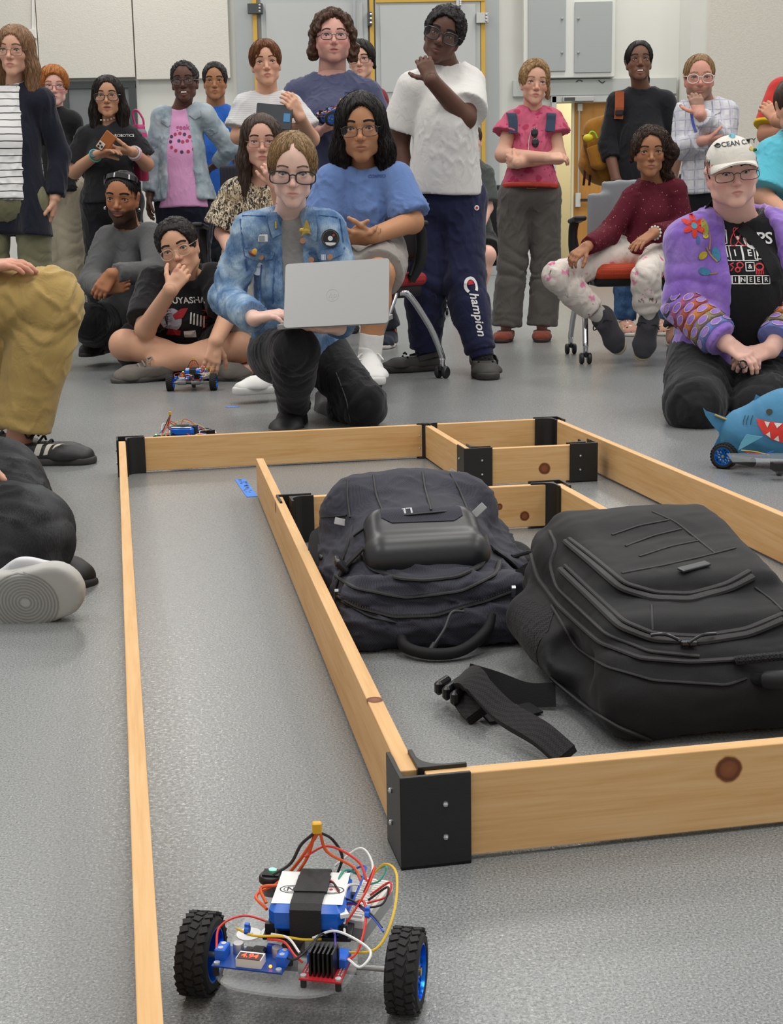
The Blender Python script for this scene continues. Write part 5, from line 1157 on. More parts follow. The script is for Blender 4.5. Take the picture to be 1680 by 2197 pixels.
def longhair(H, down=(-.9, -.9), w=.15, t=.035, front=.34, x=.27, y=.06, part=0., back=-.85, taper=.6, yb=.0):
    """hair parted over the skull and hanging at both sides; down: lengths in head units (picture left, right)"""
    q = H.hq; fw = H.face['fw']; L = [q((0, -.04, .15), (0, .12, .15), ((.318 + t) * fw, .345 + t), ((.33 + t) * fw, .36 + t), .04), q((0, .2, .05), (0, .24, back), (.30 * fw, .2), (.26 * fw, .13), .08)]
    for s_, d in ((-1, down[0]), (1, down[1])):
        L.append(q((s_ * x * .9, y, .15), (s_ * (x + .06), y - .02, -.35), (.12, .2), (w * .8, .17), .08))
        if d < -.4: L.append(q((s_ * (x + .06), y - .02, -.3), (s_ * (x + .07), y - .10 + yb, d), (w * .8, .16), (w * taper, .09), .08))
    L.append(q((part, -.52, front - .35), (part * .3, -.46, front - .75), (.265 * fw, .32), (.28 * fw, .40), .04, '-'))
    L.append(q((0, -.5, -.35), (0, -.5, -.9), (.22, .38), None, .05, '-')); return L
# ------------------------------------------------------------------ people standing at the back
PEOPLE = {}
# woman, striped top, cardigan
H = Human('woman in a striped white top, long navy cardigan and olive trousers with glasses', 7.0, dict(nb=(22, 188, .03), sl=(-52, 212), sr=(98, 212), el=(-85, 330), er=(128, 330, .05), wl=(-70, 420, -.05), wr=(118, 425, -.02), hl=(-22, 432), hr=(70, 432), kl=(-12, 575), kr=(76, 575), al=(-15, 718), ar=(84, 718)),
          (20, 107, -.11, -4, 2, 3), 'd5a58c', hh=.236, waist=1.0, face=dict(brow='6a4a34', eye='4a4038', fw=.97, lipc='b06a5e', jaw=.92, fem=1))
H.hand('l', (-70, 470, -.05), (1, 0, 0), .3); H.hand('r', (112, 470, 0), (-1, 0, 0), .3, th=-1)
H.make_body(); H.eyes(); H.glasses('6b4a3a', .056, .034, .0014, -.03)
H.hair(longhair(H, (-1.05, -1.05), .2, .035, .37, .27, .06, .05), '86664a', strands=800, slen=.22)
tee(H, stripes('striped_jersey', 'e4e4e2', '2b2c33', .0335), .015, .6, .01, .0, .006, .075, name='striped_top', seed=4, arms='')
L = H.torso(.022, -.30, 'a', .10) + H.arms(.014, 'lr', 1.95, .004) + neckcut(H, .085) + [prim(H.N + H.fwd * .16 - H.side * .01 + H.up * .06, H.P + H.fwd * .20 - H.up * .3 - H.side * .03, (.10, .10), (.145, .13), H.side, .03, '-')]
H.garment('cardigan', L, cl('navy_knit', '1d1f2b', .95), .008, .007, 22, (1, 1, .25), 6)
pants(H, cl('olive_twill', '75745a'), .018, 1.97, .02, seed=8)
for x in 'lr': H.shoe(x, (0 if x == 'r' else -.05, -1, 0), cl('brown_shoe', '4a3628'), '2c2622', heel=.085)
# red-haired person behind
H = Human('red-haired person in black shirt and beige trousers standing behind the striped top', 8.6, dict(nb=(112, 240, .03), sl=(70, 262), sr=(163, 258), el=(58, 345), er=(172, 345, .08), wl=(62, 410), wr=(158, 395, .12), hl=(100, 405), hr=(152, 405), kl=(112, 520), kr=(152, 525), al=(118, 645), ar=(160, 650)),
          (116, 184, -.10, 14, 2, 0), 'e0b0a2', hh=.225, face=dict(brow='9a6238', eye='50604f', blush=1.2, fw=1.02, lipc='b9766c'))
H.hand('l', (62, 450, 0), (1, 0, 0)); H.hand('r', (150, 425, .12), (-1, 0, 0), th=-1); H.make_body(hb=.003); H.eyes((.3, 0)); H.glasses('7a3b3b', .05, .03, .0016, -.03)
H.hair(H.cap(.075, .37, -.05, k=.06) + [H.hq((-.2, -.22, .32), (.2, -.26, .33), .12, .11, .05)], 'a8692f', strands=450, slen=.11)
tee(H, cl('black_twill_shirt', '17181a'), .018, 1.95, .004, -.06, .006, .07, seed=14, hemflare=.05); pants(H, cl('beige_chino', 'a39a86'), .022, 1.98, .02, seed=15)
for x in 'lr': H.shoe(x, (0, -1, 0), cl('dark_shoe', '26221f'), '1b1a19')
# woman, black polo
H = Human('woman with long black hair in a black polo shirt, hands folded round a phone', 8.1, dict(nb=(231, 272, .03), sl=(178, 292), sr=(286, 290), el=(160, 368, .0), er=(314, 352, .0), wl=(207, 332, -.22), wr=(286, 326, -.2), hl=(205, 432), hr=(275, 432), kl=(212, 565), kr=(268, 565), al=(214, 678), ar=(266, 678)),
          (228, 205, -.11, 4, 0, 0), 'c08f70', hh=.228, w=1.08, waist=1.1, hip=1.1, face=dict(brow='241a16', eye='2a1a12', open=.5, fw=1.03, lipc='9a5248', cheek=1.05, fem=1, jaw=.95))
H.hand('l', (262, 316, -.26), (.3, -.2, -1), .35, th=1, thumb=.3); H.hand('r', (240, 322, -.22), (-.2, .3, .8), .5, th=-1)
H.make_body(); H.eyes(); H.glasses('1c1a1c', .056, .042, .0020, -.03, pw=2.6)
H.hair(longhair(H, (-1.35, -.95), .2, .03, .40, .27, .06, .04), '231c19', strands=800, slen=.22)
_, T = tee(H, cl('black_polo', '1c1c20', var=.15), .015, .82, .02, -.04, .006, .07, .05, seed=21)
ptext(H, T, 267, 291, 'ROBOTICS', .022, mat('white_print', 'cfcfcc', .7)); pants(H, cl('black_trousers', '16161b'), .012, 1.97, .012, seed=22)
for k in range(9): a = math.pi * (.1 + .8 * k / 8); MB().sphere(H.N + H.side * .062 * math.cos(a) + H.fwd * (.03 + .055 * math.sin(a)) + H.up * (.045 - .035 * math.sin(a)), .006, 8).build('necklace_bead', mat('pearl', 'e6e0d6', .2), H.root, True)
w = H.j['wl']; d = nrm(H.j['wl'] - H.j['el']); MB().tube([w - d * .02 + .031 * (math.cos(a) * nrm(np.cross(d, V(0, 0, 1))) + math.sin(a) * nrm(np.cross(d, np.cross(d, V(0, 0, 1))))) for a in np.linspace(0, 6.28, 17)[:-1]], .0085, 8, closed=True, flat=.5).build('watch_strap', mat('turquoise_rubber', '4fb8ac', .5), H.root, True)
MB().cyl(w - d * .02 + V(0, -.03, .008), w - d * .02 + V(0, -.04, .012), .021, 18).build('watch_face', mat('watch_dark', '2b4a58', .25), H.root, True)
for k, (r_, c_) in enumerate(((.034, 'b8b8ba'), (.036, 'd99aa6'))): w = H.j['wr']; d = nrm(H.j['wr'] - H.j['er']); MB().tube([w - d * (.01 + .018 * k) + r_ * (math.cos(a) * nrm(np.cross(d, V(0, 0, 1))) + math.sin(a) * nrm(np.cross(d, np.cross(d, V(0, 0, 1))))) for a in np.linspace(0, 6.28, 17)[:-1]], .006, 8, closed=True).build('bracelet', mat('bracelet ' + c_, c_, .4), H.root, True)
for x in 'lr': H.shoe(x, (0, -1, 0), cl('dark_shoe', '26221f'), '1b1a19')
ph = empty('mobile_phone', W(228, 305, 7.82), 'tan leather cased phone held by the woman in the black polo', 'phone'); Rp = roty(.7) @ rotx(.15)
MB().bbox(W(228, 305, 7.83), (.07, .010, .115), .004, Rp).build('phone_case', mat('tan_leather', 'a5602f', .6), ph, bevel=.002); cp = W(228, 305, 7.83) + Rp @ V(-.012, -.008, -.0)
cam_ = MB().bbox(W(217, 312, 7.83) + V(0, -.009, 0), (.036, .004, .04), .001, Rp).build('camera_bump', mat('cream_plastic', 'd8d0c0', .4), ph)
for dx, dz in ((-.008, .009), (-.008, -.009), (.009, .0)): MB().sphere(W(217, 312, 7.83) + Rp @ V(dx, -.012, dz), .0065, 10).build('camera_lens', mat('lens_black', '0b0b0d', .1), cam_, True)
bo = empty('water_bottle', W(301, 372, 8.2), 'pink water bottle in a striped knitted sleeve beside the black polo', 'bottle'); bx = W(301, 335, 8.2)
MB().lathe([(.0001, -.14), (.04, -.14), (.043, -.13), (.043, .07)], bx).build('bottle_body', mat('pink_plastic', 'b02452', .2, alpha=.85), bo, True)
MB().lathe([(.046, .0), (.048, .01), (.047, .1), (.044, .135), (.036, .15)], bx, None, 20).build('knitted_sleeve', stripes('knit_stripes', 'c7447e', '8f8f98', .045, .45), bo, True)
MB().lathe([(.036, .148), (.036, .165), (.03, .175), (.0001, .178)], bx).build('bottle_cap', mat('pink_cap', 'c23a78', .4), bo, True); MB().tube(bez([bx + V(-.02, 0, .172), bx + V(-.03, 0, .24), bx + V(-.005, 0, .255), bx + V(.025, 0, .21), bx + V(.03, 0, .172)], 6), .006, 8).build('carry_loop', MATS['pink_cap'], bo, True)
# smiling woman, denim jacket
H = Human('smiling woman in a pale denim jacket over a pink T-shirt', 8.4, dict(nb=(388, 236, .03), sl=(340, 250), sr=(446, 242), el=(326, 335, .0), er=(492, 318, .08), wl=(322, 418, -.05), wr=(468, 352, .18), hl=(362, 440), hr=(432, 440), kl=(366, 565), kr=(424, 565), al=(366, 680), ar=(424, 680)),
          (392, 172, -.11, 0, -2, -2), '5f4034', hh=.232, waist=1.02, face=dict(brow='140e0c', eye='1a100c', open=1.0, fem=1, jaw=.93, lips=1.25, nose=1.15, blush=.1, lipc='6a3a34'))
H.hand('l', (318, 455, -.05), (1, 0, 0), .4); H.hand('r', (450, 362, .22), (0, 0, -1), .3); H.make_body(); H.eyes(teeth=1.3); H.glasses('1c1616', .05, .034, .0022, -.03)
H.hair(H.cap(.02, .44, -.1, k=.03), '16100e', curl=.007, fs=190, strands=260, slen=.03)
_, T = tee(H, cl('pink_jersey', 'd49ac4', vscale=20), .013, .6, .01, -.04, .004, .08, seed=31, arms=''); rd = mat('red_print', 'a8324a', .7)
for k, (x, y) in enumerate([(368, 293), (376, 288), (386, 286), (396, 288), (407, 293), (415, 302), (420, 312), (416, 320), (404, 325), (390, 326), (377, 323), (368, 316), (366, 304), (392, 304), (402, 302), (384, 302)]): pshape(H, T, x, y, grid_poly(circ2(.010, 9), .02), rd if k % 3 else mat('navy_print', '3a3350', .7), 'printed_flower')
ptext(H, T, 392, 273, 'geek', .042, mat('rose_print', 'b0527e', .7))
L = H.torso(.023, .04, 'a', .06) + H.arms(.016, 'lr', 1.93, .004) + neckcut(H, .085, 0) + [prim(H.N + H.fwd * .15 + H.up * .05, H.P + H.fwd * .19 - H.up * .06 + H.side * .0, (.055, .10), (.115, .13), H.side, .02, '-')]
jd = denim('pale_denim', '9dabb3', 'b3bec4', '84949f'); _, T = H.garment('denim_jacket', L, jd, .008, .006, 30, (1, 1, .7), 33, 1, H.limbrings([('sl', 'el'), ('sr', 'er')]))
for pl_ in ([(350, 242), (366, 236), (372, 262), (360, 272), (346, 262)], [(408, 232), (430, 236), (432, 250), (418, 256), (404, 246)]): ppatch(H, T, pl_, jd, 'collar', .007, .006)
for pl_ in ([(435, 270), (468, 272), (466, 284), (448, 292), (437, 284)], [(324, 302), (338, 300), (338, 314), (328, 320)]): ppatch(H, T, pl_, denim('pocket_denim', '93a2ac', 'aab6be', '7f909c'), 'pocket_flap', .003, .002); MATS.pop('pocket_denim', None)
pants(H, cl('navy_trousers', '1b1c2e'), .008, 1.97, .008, seed=35)
for x in 'lr': H.shoe(x, (0, -1, 0), cl('dark_shoe', '26221f'), '1b1a19')
# teen boy behind
H = Human('teenage boy with short dark hair in a bright blue shirt behind the denim jackets', 8.9, dict(nb=(463, 232, .03), sl=(420, 250), sr=(505, 250), el=(410, 330), er=(512, 330), wl=(415, 400), wr=(510, 400), hl=(436, 420), hr=(490, 420), kl=(438, 540), kr=(488, 540), al=(438, 645), ar=(488, 645)),
          (460, 173, -.11, 4, 2, 0), 'ad7a56', hh=.222, face=dict(brow='1a1210', eye='20140e', lips=1.2, fw=.97, lipc='8e5448', browt=1.2))
H.hand('l', (415, 440, 0), (1, 0, 0)); H.hand('r', (510, 440, 0), (-1, 0, 0), th=-1); H.make_body(hb=.003); H.eyes()
H.hair(H.cap(.035, .44, -.14), '171210', curl=.004, fs=150, strands=250, slen=.03); tee(H, cl('royal_blue', '2a5fb8'), .014, .7, .012, -.04, seed=41); pants(H, cl('dark_jeans', '23262e'), .016, seed=42)
for x in 'lr': H.shoe(x, (0, -1, 0), cl('dark_shoe', '26221f'), '1b1a19')
# woman, grey T-shirt, tablet
H = Human('woman with a brown fringe in a pale grey T-shirt, arms crossed over a tablet', 7.0, dict(nb=(573, 206, .03), sl=(518, 228), sr=(632, 226), el=(512, 292, -.02), er=(668, 298, -.02), wl=(590, 272, -.24), wr=(644, 252, -.26), hl=(546, 400), hr=(612, 400), kl=(548, 550), kr=(615, 550), al=(545, 705), ar=(612, 705)),
          (571, 132, -.11, 6, 0, -4), 'd3a287', hh=.214, sc=.97, w=1.05, waist=1.05, face=dict(brow='5a3a26', eye='3a2a20', lipc='a8625a', fw=1.0, fem=1, jaw=.94))
H.hand('r', (632, 232, -.28), (-.5, .6, 0), .5, th=-1); H.hand('l', (640, 275, -.22), (0, .5, 1), .3)
H.make_body(); H.eyes()
H.hair(H.cap(.04, .40, -.2, k=.05, backlow=-.45) + [H.hq((-.13, -.33, .36), (-.16, -.36, .16), (.06, .05), (.03, .02), .04), H.hq((.13, -.33, .36), (.17, -.34, .14), (.05, .05), (.03, .02), .04)], '6b4023', strands=500, slen=.12)
_, T = tee(H, stripes('heather_stripe', 'cfcfcf', 'c0c0c2', .009, .4), .018, .78, .022, -.08, .006, .08, .05, seed=51); pants(H, cl('dark_jeans2', '2c3040'), .014, seed=52)
for x in 'lr': H.shoe(x, (0, -1, 0), cl('dark_shoe', '26221f'), '1b1a19')
tb = empty('tablet', W(585, 250, 6.7), 'dark tablet held in the crossed arms of the grey T-shirt woman', 'tablet'); c_ = W(588, 251, 6.69); Rt_ = roty(.10) @ rotx(-.25)
MB().bbox(c_, (.17, .010, .12), .003, Rt_).build('tablet_body', mat('tablet_dark', '23282e', .35), tb); MB().box(c_ + Rt_ @ V(.06, -.006, .0), (.03, .001, .04), Rt_).build('tablet_sticker', mat('sticker_blue', '3f7fb0', .5), tb)
# big man holding a robot
H = Human('man with curly brown hair and glasses in a faded navy T-shirt, holding a robot', 7.55, dict(nb=(712, 168, .03), sl=(632, 200), sr=(796, 200), el=(606, 300, .0), er=(826, 305, .02), wl=(680, 282, -.28), wr=(770, 292, -.25), hl=(672, 400), hr=(758, 400), kl=(668, 560), kr=(780, 560), al=(668, 705), ar=(835, 712)),
          (716, 75, -.11, 5, -6, 0), 'd9a597', hh=.264, sc=1.06, w=1.2, waist=1.15, hip=1.05, belly=.04, arm=1.15, neck=1.2, face=dict(brow='3a2a20', eye='3a2c24', blush=1.3, fw=1.02, jaw=1.08, cheek=1.12, lipc='b06058', open=.25, beard=('6a4838', .4)))
H.hand('l', (712, 272, -.3), (.1, -.3, 1), .35, th=1); H.hand('r', (730, 280, -.3), (0, -.3, 1), .4, th=-1)
H.make_body(); H.eyes(); H.glasses('3a2a2a', .056, .032, .0018, -.03)
H.hair(H.cap(.085, .43, .06, k=.05, backlow=-.42) + [H.hq((x * .36, .06, .12), (x * .38, .10, -.26), .11, .12, .06) for x in (-1, 1)], '4a3223', curl=.016, fs=95, strands=700, slen=.07, jit=.6)
_, T = tee(H, cl('faded_navy', '474b66', var=.14, vscale=6), .02, .85, .03, -.06, .007, .085, seed=61)
pline(H, T, [(740, 199), (771, 199)], .006, cl('navy_seam', '3a3e58'), 'pocket_hem'); pline(H, T, [(740, 199), (741, 235)], .003, MATS['navy_seam'], 'pocket_seam')
pants(H, cl('dark_pants', '20222a'), .02, seed=62); nvs = cl('navy_runner', '1f2433')
H.shoe('r', (-.2, -1, 0), nvs, 'd8cfc4', lace='d86a3a'); H.shoe('l', (0, -1, 0), nvs, 'd8cfc4', lace='d86a3a')
r4 = copy_tree(rob); r4.location = list(W(702, 268, 7.2) - V(0, 0, 0)); r4.rotation_euler = (0, .12, -math.pi / 2 + .25); r4['label'] = 'robot car with a blue-rimmed wheel held up by the curly-haired man'
# person half hidden behind him
H = Human('dark-haired person with glasses in a maroon shirt, half hidden behind the curly-haired man', 8.7, dict(nb=(775, 188, .03), sl=(730, 212), sr=(820, 210), el=(722, 300), er=(826, 300), wl=(730, 370), wr=(822, 370), hl=(750, 380), hr=(805, 380), kl=(750, 500), kr=(805, 500), al=(752, 640), ar=(803, 640)),
          (770, 127, -.11, -8, 2, -3), 'd9ac94', hh=.225, face=dict(brow='1e1613', eye='2a1c14', lipc='b87068', fw=1.0))
H.hand('l', (730, 420, 0), (1, 0, 0)); H.hand('r', (822, 420, 0), (-1, 0, 0), th=-1); H.make_body(hb=.003); H.eyes(); H.glasses('2a2022', .052, .032, .0016, -.03)
H.hair(H.cap(.055, .38, -.02, k=.05, backlow=-.4) + [H.hq((.30, .0, .1), (.34, .06, -.2), .07, .05, .04)], '1c1714', strands=350, slen=.1); tee(H, cl('maroon_tee', '7e2a34'), .016, .75, .012, -.05, seed=66); pants(H, cl('dark_jeans', '23262e'), .014, seed=67)
for x in 'lr': H.shoe(x, (0, -1, 0), cl('dark_shoe', '26221f'), '1b1a19')
# man in white T-shirt
H = Human('tall man in a white T-shirt and navy joggers, hand on his chin', 6.15, dict(nb=(958, 148, .04), sl=(876, 188), sr=(1016, 176, .02), el=(856, 300, .06), er=(998, 254, -.16), wl=(872, 395, .0), wr=(926, 172, -.27), hl=(908, 432), hr=(992, 432), kl=(910, 600, -.05), kr=(994, 600, -.08), al=(916, 772, .05), ar=(1036, 790, -.18)),
          (948, 74, -.13, -6, 4, 20), '5e3f32', hh=.230, sc=.94, w=1.15, waist=1.12, hip=1.05, belly=.05, arm=1.2, leg=1.12, neck=1.1, face=dict(brow='0d0908', eye='160d0a', blush=.0, lips=1.35, nose=1.25, lipc='6b3f3a', fw=.98, jaw=1.02, browt=1.3))
H.hand('r', (908, 126, -.24), (.1, 1, .0), .55, th=1, thumb=.9, spread=.2); H.hand('l', (872, 440, -.03), (1, 0, 0), .4)
H.make_body(); H.eyes(); H.glasses('121215', .062, .046, .0026, -.02, pw=3)
H.hair(H.cap(.06, .40, -.1, k=.05), '120d0c', curl=.006, fs=170, strands=500, slen=.02, jit=.8)
_, T = tee(H, cl('white_jersey', 'd7d5d1', var=.04, vscale=9), .02, .8, .024, .05, .0042, .082, .02, seed=71)
jog = cl('navy_fleece', '232642', .9); _, T = pants(H, jog, .026, 1.90, -.004, .12, .008, 73, 22, thigh=1.08, rings=.011)
cuff = cl('navy_rib', '1e2140', .9, bump=.5, bscale=400, stretch=(1, 1, .1))
for x in 'lr':
    a, k = H.j['a' + x], H.j['k' + x]; d = nrm(a - k); v, f = solid([prim(a - d * .075, a - d * .005, .055, .052, None, .01, '+', 'ab')], .005); mesh_np('cuff', v, f, cuff, H.root); v, f = solid([prim(a - d * .02, a + d * .03, .046, .046, None, .01)], .005); mesh_np('sock', v, f, cl('black_sock', '1b1a1a'), H.root)
ay = nrm(W(1018, 640, 6.0) - W(1034, 720, 6.0)); axx = -ay
t1 = pick(T, 1026, 680)
if t1 is not None:
    d = nrm(W(1034, 720, t1[1]) - W(1020, 620, t1[1])); n_ = nrm(V(.35, -1, 0)); yy = nrm(np.cross(n_, d)); decal('lettering', text2('hampion', .054, True, .25), t1 - d * .012, d, yy, T, mat('white_print2', 'e6e4e2', .7), H.root, .003); c0 = t1 - d * .135
    arc = [(.032 * math.cos(a), .026 * math.sin(a)) for a in np.linspace(.7, 5.6, 16)]; decal('big_initial', ribbon2(arc, .013), c0, d, yy, T, MATS['white_print2'], H.root, .003); decal('red_mark', grid_poly([(-.022, -.010), (-.004, -.014), (-.004, .014), (-.022, .010)], .02), c0, d, yy, T, mat('print_red2', 'c2242f', .7), H.root, .0032)
pshape(H, T, 1023, 446, grid_poly(circ2(.011, 14), .02), MATS.get('white_print2') or mat('white_print2', 'e6e4e2', .7), 'small_badge'); pshape(H, T, 1023, 446, grid_poly(circ2(.006, 10), .02), mat('print_red2', 'c2242f', .7), 'badge_centre', lift=.0035)
clog = mat('clog_foam', '3a3835', .7, bump=.1, bscale=80)
for x, d in (('l', (-.95, -.35, 0)), ('r', (.05, -1, 0))):
    r_ = H.shoe(x, d, clog, '33312e', L=.30, high=-.01, soleh=.03, wd=.056, name='clog'); d = nrm(V(d)); sx = np.cross(d, V(0, 0, 1)); a = V(H.j['a' + x]); a[2] = 0
    MB().strip(bez([a + sx * .058 + d * .06 + V(0, 0, .06), a + sx * .052 - d * .02 + V(0, 0, .075), a - d * .075 + V(0, 0, .07), a - sx * .052 - d * .02 + V(0, 0, .075), a - sx * .058 + d * .06 + V(0, 0, .06)], 6), V(0, 0, 1), .022, .004).build('heel_strap', clog, r_)
    hl_ = mat('clog_hole', '0e0d0d', .9)
    for k in range(6):
        b = (k - 2.5) / 2.5; MB().sphere(a + d * (.155 - .03 * abs(b)) + sx * b * .048 + V(0, 0, .047 - .012 * abs(b)), .0075, 8).build('vent_hole', hl_, r_)
    for k in range(5): b = (k - 2) / 2; MB().sphere(a + d * (.105) + sx * b * .03 + V(0, 0, .085 - .018 * b * b), .005, 8).build('vent_hole', hl_, r_)
# woman in pink blouse
H = Human('woman in a pink embroidered blouse and grey trousers, arms folded, wearing navy straps', 7.8, dict(nb=(1143, 240, .03), sl=(1092, 258), sr=(1192, 256), el=(1078, 332, -.04), er=(1198, 336, -.04), wl=(1172, 338, -.27), wr=(1110, 350, -.20), hl=(1106, 415), hr=(1168, 415), kl=(1098, 570), kr=(1172, 575), al=(1086, 712), ar=(1163, 716)),
          (1152, 176, -.11, 4, 3, 4), 'd6a68e', hh=.232, waist=.98, face=dict(brow='8a6a48', eye='40484a', lipc='a85a58', fw=.94, jaw=.9, chin=.8, blush=.8, fem=1))
H.hand('l', (1212, 336, -.25), (.1, .6, -.9), .5, th=1, thumb=.2); H.hand('r', (1085, 345, -.1), (.2, 1, .2), .4, th=-1); H.make_body(); H.eyes()
H.hair(H.cap(.05, .42, -.12, k=.05, backlow=-.35) + [H.hq((.30, .05, .2), (.36, .08, -.3), .08, .05, .05), H.hq((0, .3, .3), (.05, .36, .4), .14, .1, .05)], '9a7a52', curl=.004, fs=120, strands=500, slen=.09)
bl = spots('pink_blouse', 'bd5a74', [('a83a58', 1, .30), ('a83a58', 2.2, .22)], 14); wrinkle(bl)
_, T = tee(H, bl, .018, .42, .035, .07, .006, .068, .10, seed=81, hemflare=.0)
belt(H, .035, mat('red_belt', 'b8321f', .5), hgt=.032, th=.05); bk = H.P + H.up * .035 + H.fwd * .135; MB().tube([bk + H.side * x + H.up * z for x, z in ((-.03, -.02), (.02, -.02), (.02, .02), (-.03, .02))], .003, 6, closed=True).build('belt_buckle', mat('buckle_brass', 'a8895a', .35, metal=.9), H.root)
pants(H, cl('charcoal_hiking', '57534f', var=.14), .018, 1.98, .028, .07, .007, 83, 26, rings=.010)
nv = mat('navy_strap', '26384f', .8, bump=.3, bscale=300)
for x, sx in ((1100, -1), (1182, 1)):
    P = [pick(T, x + sx * 2, 246, .01), pick(T, x, 262, .011), pick(T, x - sx * 2, 282, .011), pick(T, x + sx * 4, 305, .011)]; P = [p for p in P if p is not None]
    if len(P) > 2: MB().strip(bez([P[0] + V(0, .08, .0)] + P, 5), H.side, [.05] * 40, .006).build('shoulder_strap', nv, H.root)
sg = empty('sunglasses', W(1146, 300, 7.62), 'dark sunglasses hooked on the pink blouse', 'sunglasses'); Pg = pick(T, 1146, 300, .012); Pg = W(1146, 300, 7.64) if Pg is None else Pg
for k, z in enumerate((.03, -.022)): MB().sphere(Pg + V(.006 + k * .004, -.004, z), (.02, .006, .026), 14).build('lens', mat('shade_lens', '1a1c22' if k == 0 else '3a1a16', .08, spec=.7), sg, True)
MB().tube(bez([Pg + V(-.004, 0, .05), Pg + V(-.022, .004, .0), Pg + V(-.026, .0, -.07)], 5), .0025, 6).build('temple', mat('temple_pale', 'c8c0b8', .3), sg, True)
for x in 'lr': H.shoe(x, (-.25 if x == 'l' else -.12, -1, 0), cl('rust_shoe', '7c3a2a'), '3a2420', high=-.02)
# woman in black with the mustard backpack
H = Human('woman in a black long-sleeved top and jeans, mustard rucksack on one shoulder', 8.1, dict(nb=(1376, 194, .03), sl=(1316, 216), sr=(1436, 214), el=(1304, 310, .0), er=(1456, 312, .0), wl=(1322, 386, -.1), wr=(1444, 380, -.05), hl=(1338, 412), hr=(1408, 412), kl=(1345, 560), kr=(1408, 560), al=(1340, 700), ar=(1408, 700)),
          (1374, 126, -.11, -4, -8, 0), '74503e', hh=.222, sc=.97, waist=.98, face=dict(brow='140e0c', eye='1a100c', open=.9, lips=1.3, nose=1.1, blush=.0, lipc='7a4640', fw=.96, fem=1, jaw=.92))
H.hand('l', (1330, 425, -.12), (.3, .5, -1), .3); H.hand('r', (1440, 425, -.05), (-1, 0, 0), .3, th=-1); H.make_body(); H.eyes(teeth=1.3)
H.hair(H.cap(.035, .43, -.1, k=.04, backlow=-.35) + [H.hq((.16, .3, -.1), (.24, .26, -.42), .12, .06, .05)], '14100f', strands=350, slen=.1)
_, T = tee(H, cl('black_knit', '1b1c20'), .014, 1.42, .006, -.05, .005, .078, seed=91); pants(H, denim('blue_jeans', '2f4a6e', '4a6a90', '223650'), .012, seed=92)
for x in 'lr': H.shoe(x, (.1, -1, 0), spots('floral_shoe', 'c99a86', [('4a3a34', 3, .3), ('e6dcd0', 2, .25)], 14), 'dcd6cc', lace='d8d2c6')
P = [pick(T, x, y, .012) for x, y in ((1327, 190), (1329, 200), (1328, 230), (1325, 255))]; P = [p for p in P if p is not None]
rk = empty('rucksack', W(1278, 395, 8.2), 'mustard canvas rucksack hanging from the shoulder of the woman in black', 'backpack'); must = cl('mustard_canvas', '9a6a22', var=.2, vscale=5); must2 = cl('mustard_dark', '6a4718', var=.2)
if len(P) > 1: MB().strip(P, H.side, .05, .005).build('shoulder_strap', cl('rust_strap', '9a5030'), rk); MB().bbox(P[1] + V(0, -.006, -.03), (.045, .012, .03), .004).build('strap_buckle', plas, rk)
Yk = 8.22; q_ = lambda x, y, r_, x2, y2, r2, k=.03: prim(W(x, y, Yk), W(x2, y2, Yk), r_, r2, None, k)
v, f = solid([q_(1282, 285, .07, 1278, 350, .10), q_(1300, 300, .09, 1300, 365, .09), q_(1270, 275, .045, 1310, 262, .05), q_(1275, 372, .045, 1305, 376, .05)], .007, None, 1); nn = vnormals(v, f); v = v + nn * (.006 * fnoise(v, 40, 5) + .004 * np.abs(fnoise(v, 90, 6)))[:, None]; mesh_np('rucksack_body', v, f, must, rk)
v, f = solid([prim(W(1274, 312, Yk - .10), W(1286, 352, Yk - .11), (.05, .03), (.055, .035), V(1, 0, 0), .02, '+', 'a')], .006); mesh_np('side_pocket', v, f, must, rk); MB().strip(bez([W(1252, 290, Yk - .05), W(1262, 340, Yk - .1), W(1285, 385, Yk - .1)], 6), V(1, .2, 0), .02, .004).build('compression_strap', must2, rk)
for x0, x1 in ((1255, 1252), (1266, 1264)): MB().strip([W(x0, 365, Yk - .05), W(x1 + 2, 380, Yk - .06), W(x1, 398, Yk - .05)], V(1, 0, 0), .014, .003).build('loose_strap', cl('maroon_web', '3a1a1c'), rk)
MB().sphere(W(1262, 296, Yk - .12), (.03, .02, .022), 12).build('yellow_lid', mat('bright_yellow', 'd8c81e', .5), rk, True); MB().tube(bez([W(1262, 292, Yk - .12), W(1268, 283, Yk - .12), W(1276, 285, Yk - .12), W(1282, 296, Yk - .12)], 5), .005, 8).build('green_loop', mat('lime_cord', '8fd41e', .5), rk, True); MB().box(W(1288, 296, Yk - .12), (.014, .01, .02)).build('orange_tag', mat('orange_tag', 'e0502a', .5), rk)
# bearded man
H = Human('man with a greying beard and clear glasses in a checked shirt, hand on chin', 7.45, dict(nb=(1512, 222, .03), sl=(1464, 240), sr=(1566, 238), el=(1462, 318, -.03), er=(1556, 308, -.10), wl=(1508, 302, -.24), wr=(1502, 246, -.27), hl=(1484, 412), hr=(1544, 412), kl=(1484, 560), kr=(1546, 560), al=(1448, 712, -.1), ar=(1546, 715)),
          (1503, 166, -.12, -8, 3, 0), 'd39a88', hh=.232, sc=.97, belly=.03, waist=1.05, face=dict(brow='9a7a60', eye='4a4a48', blush=1.2, fw=.98, beard=('7a624e', .75), lipc='a86860'))
H.hand('r', (1490, 200, -.24), (.1, 1, .0), .55, th=1, thumb=.9); H.hand('l', (1548, 300, -.18), (0, .5, .8), .4, th=1); H.make_body(); H.eyes(); H.glasses('cfcac2', .056, .044, .0026, -.02, pw=2.3)
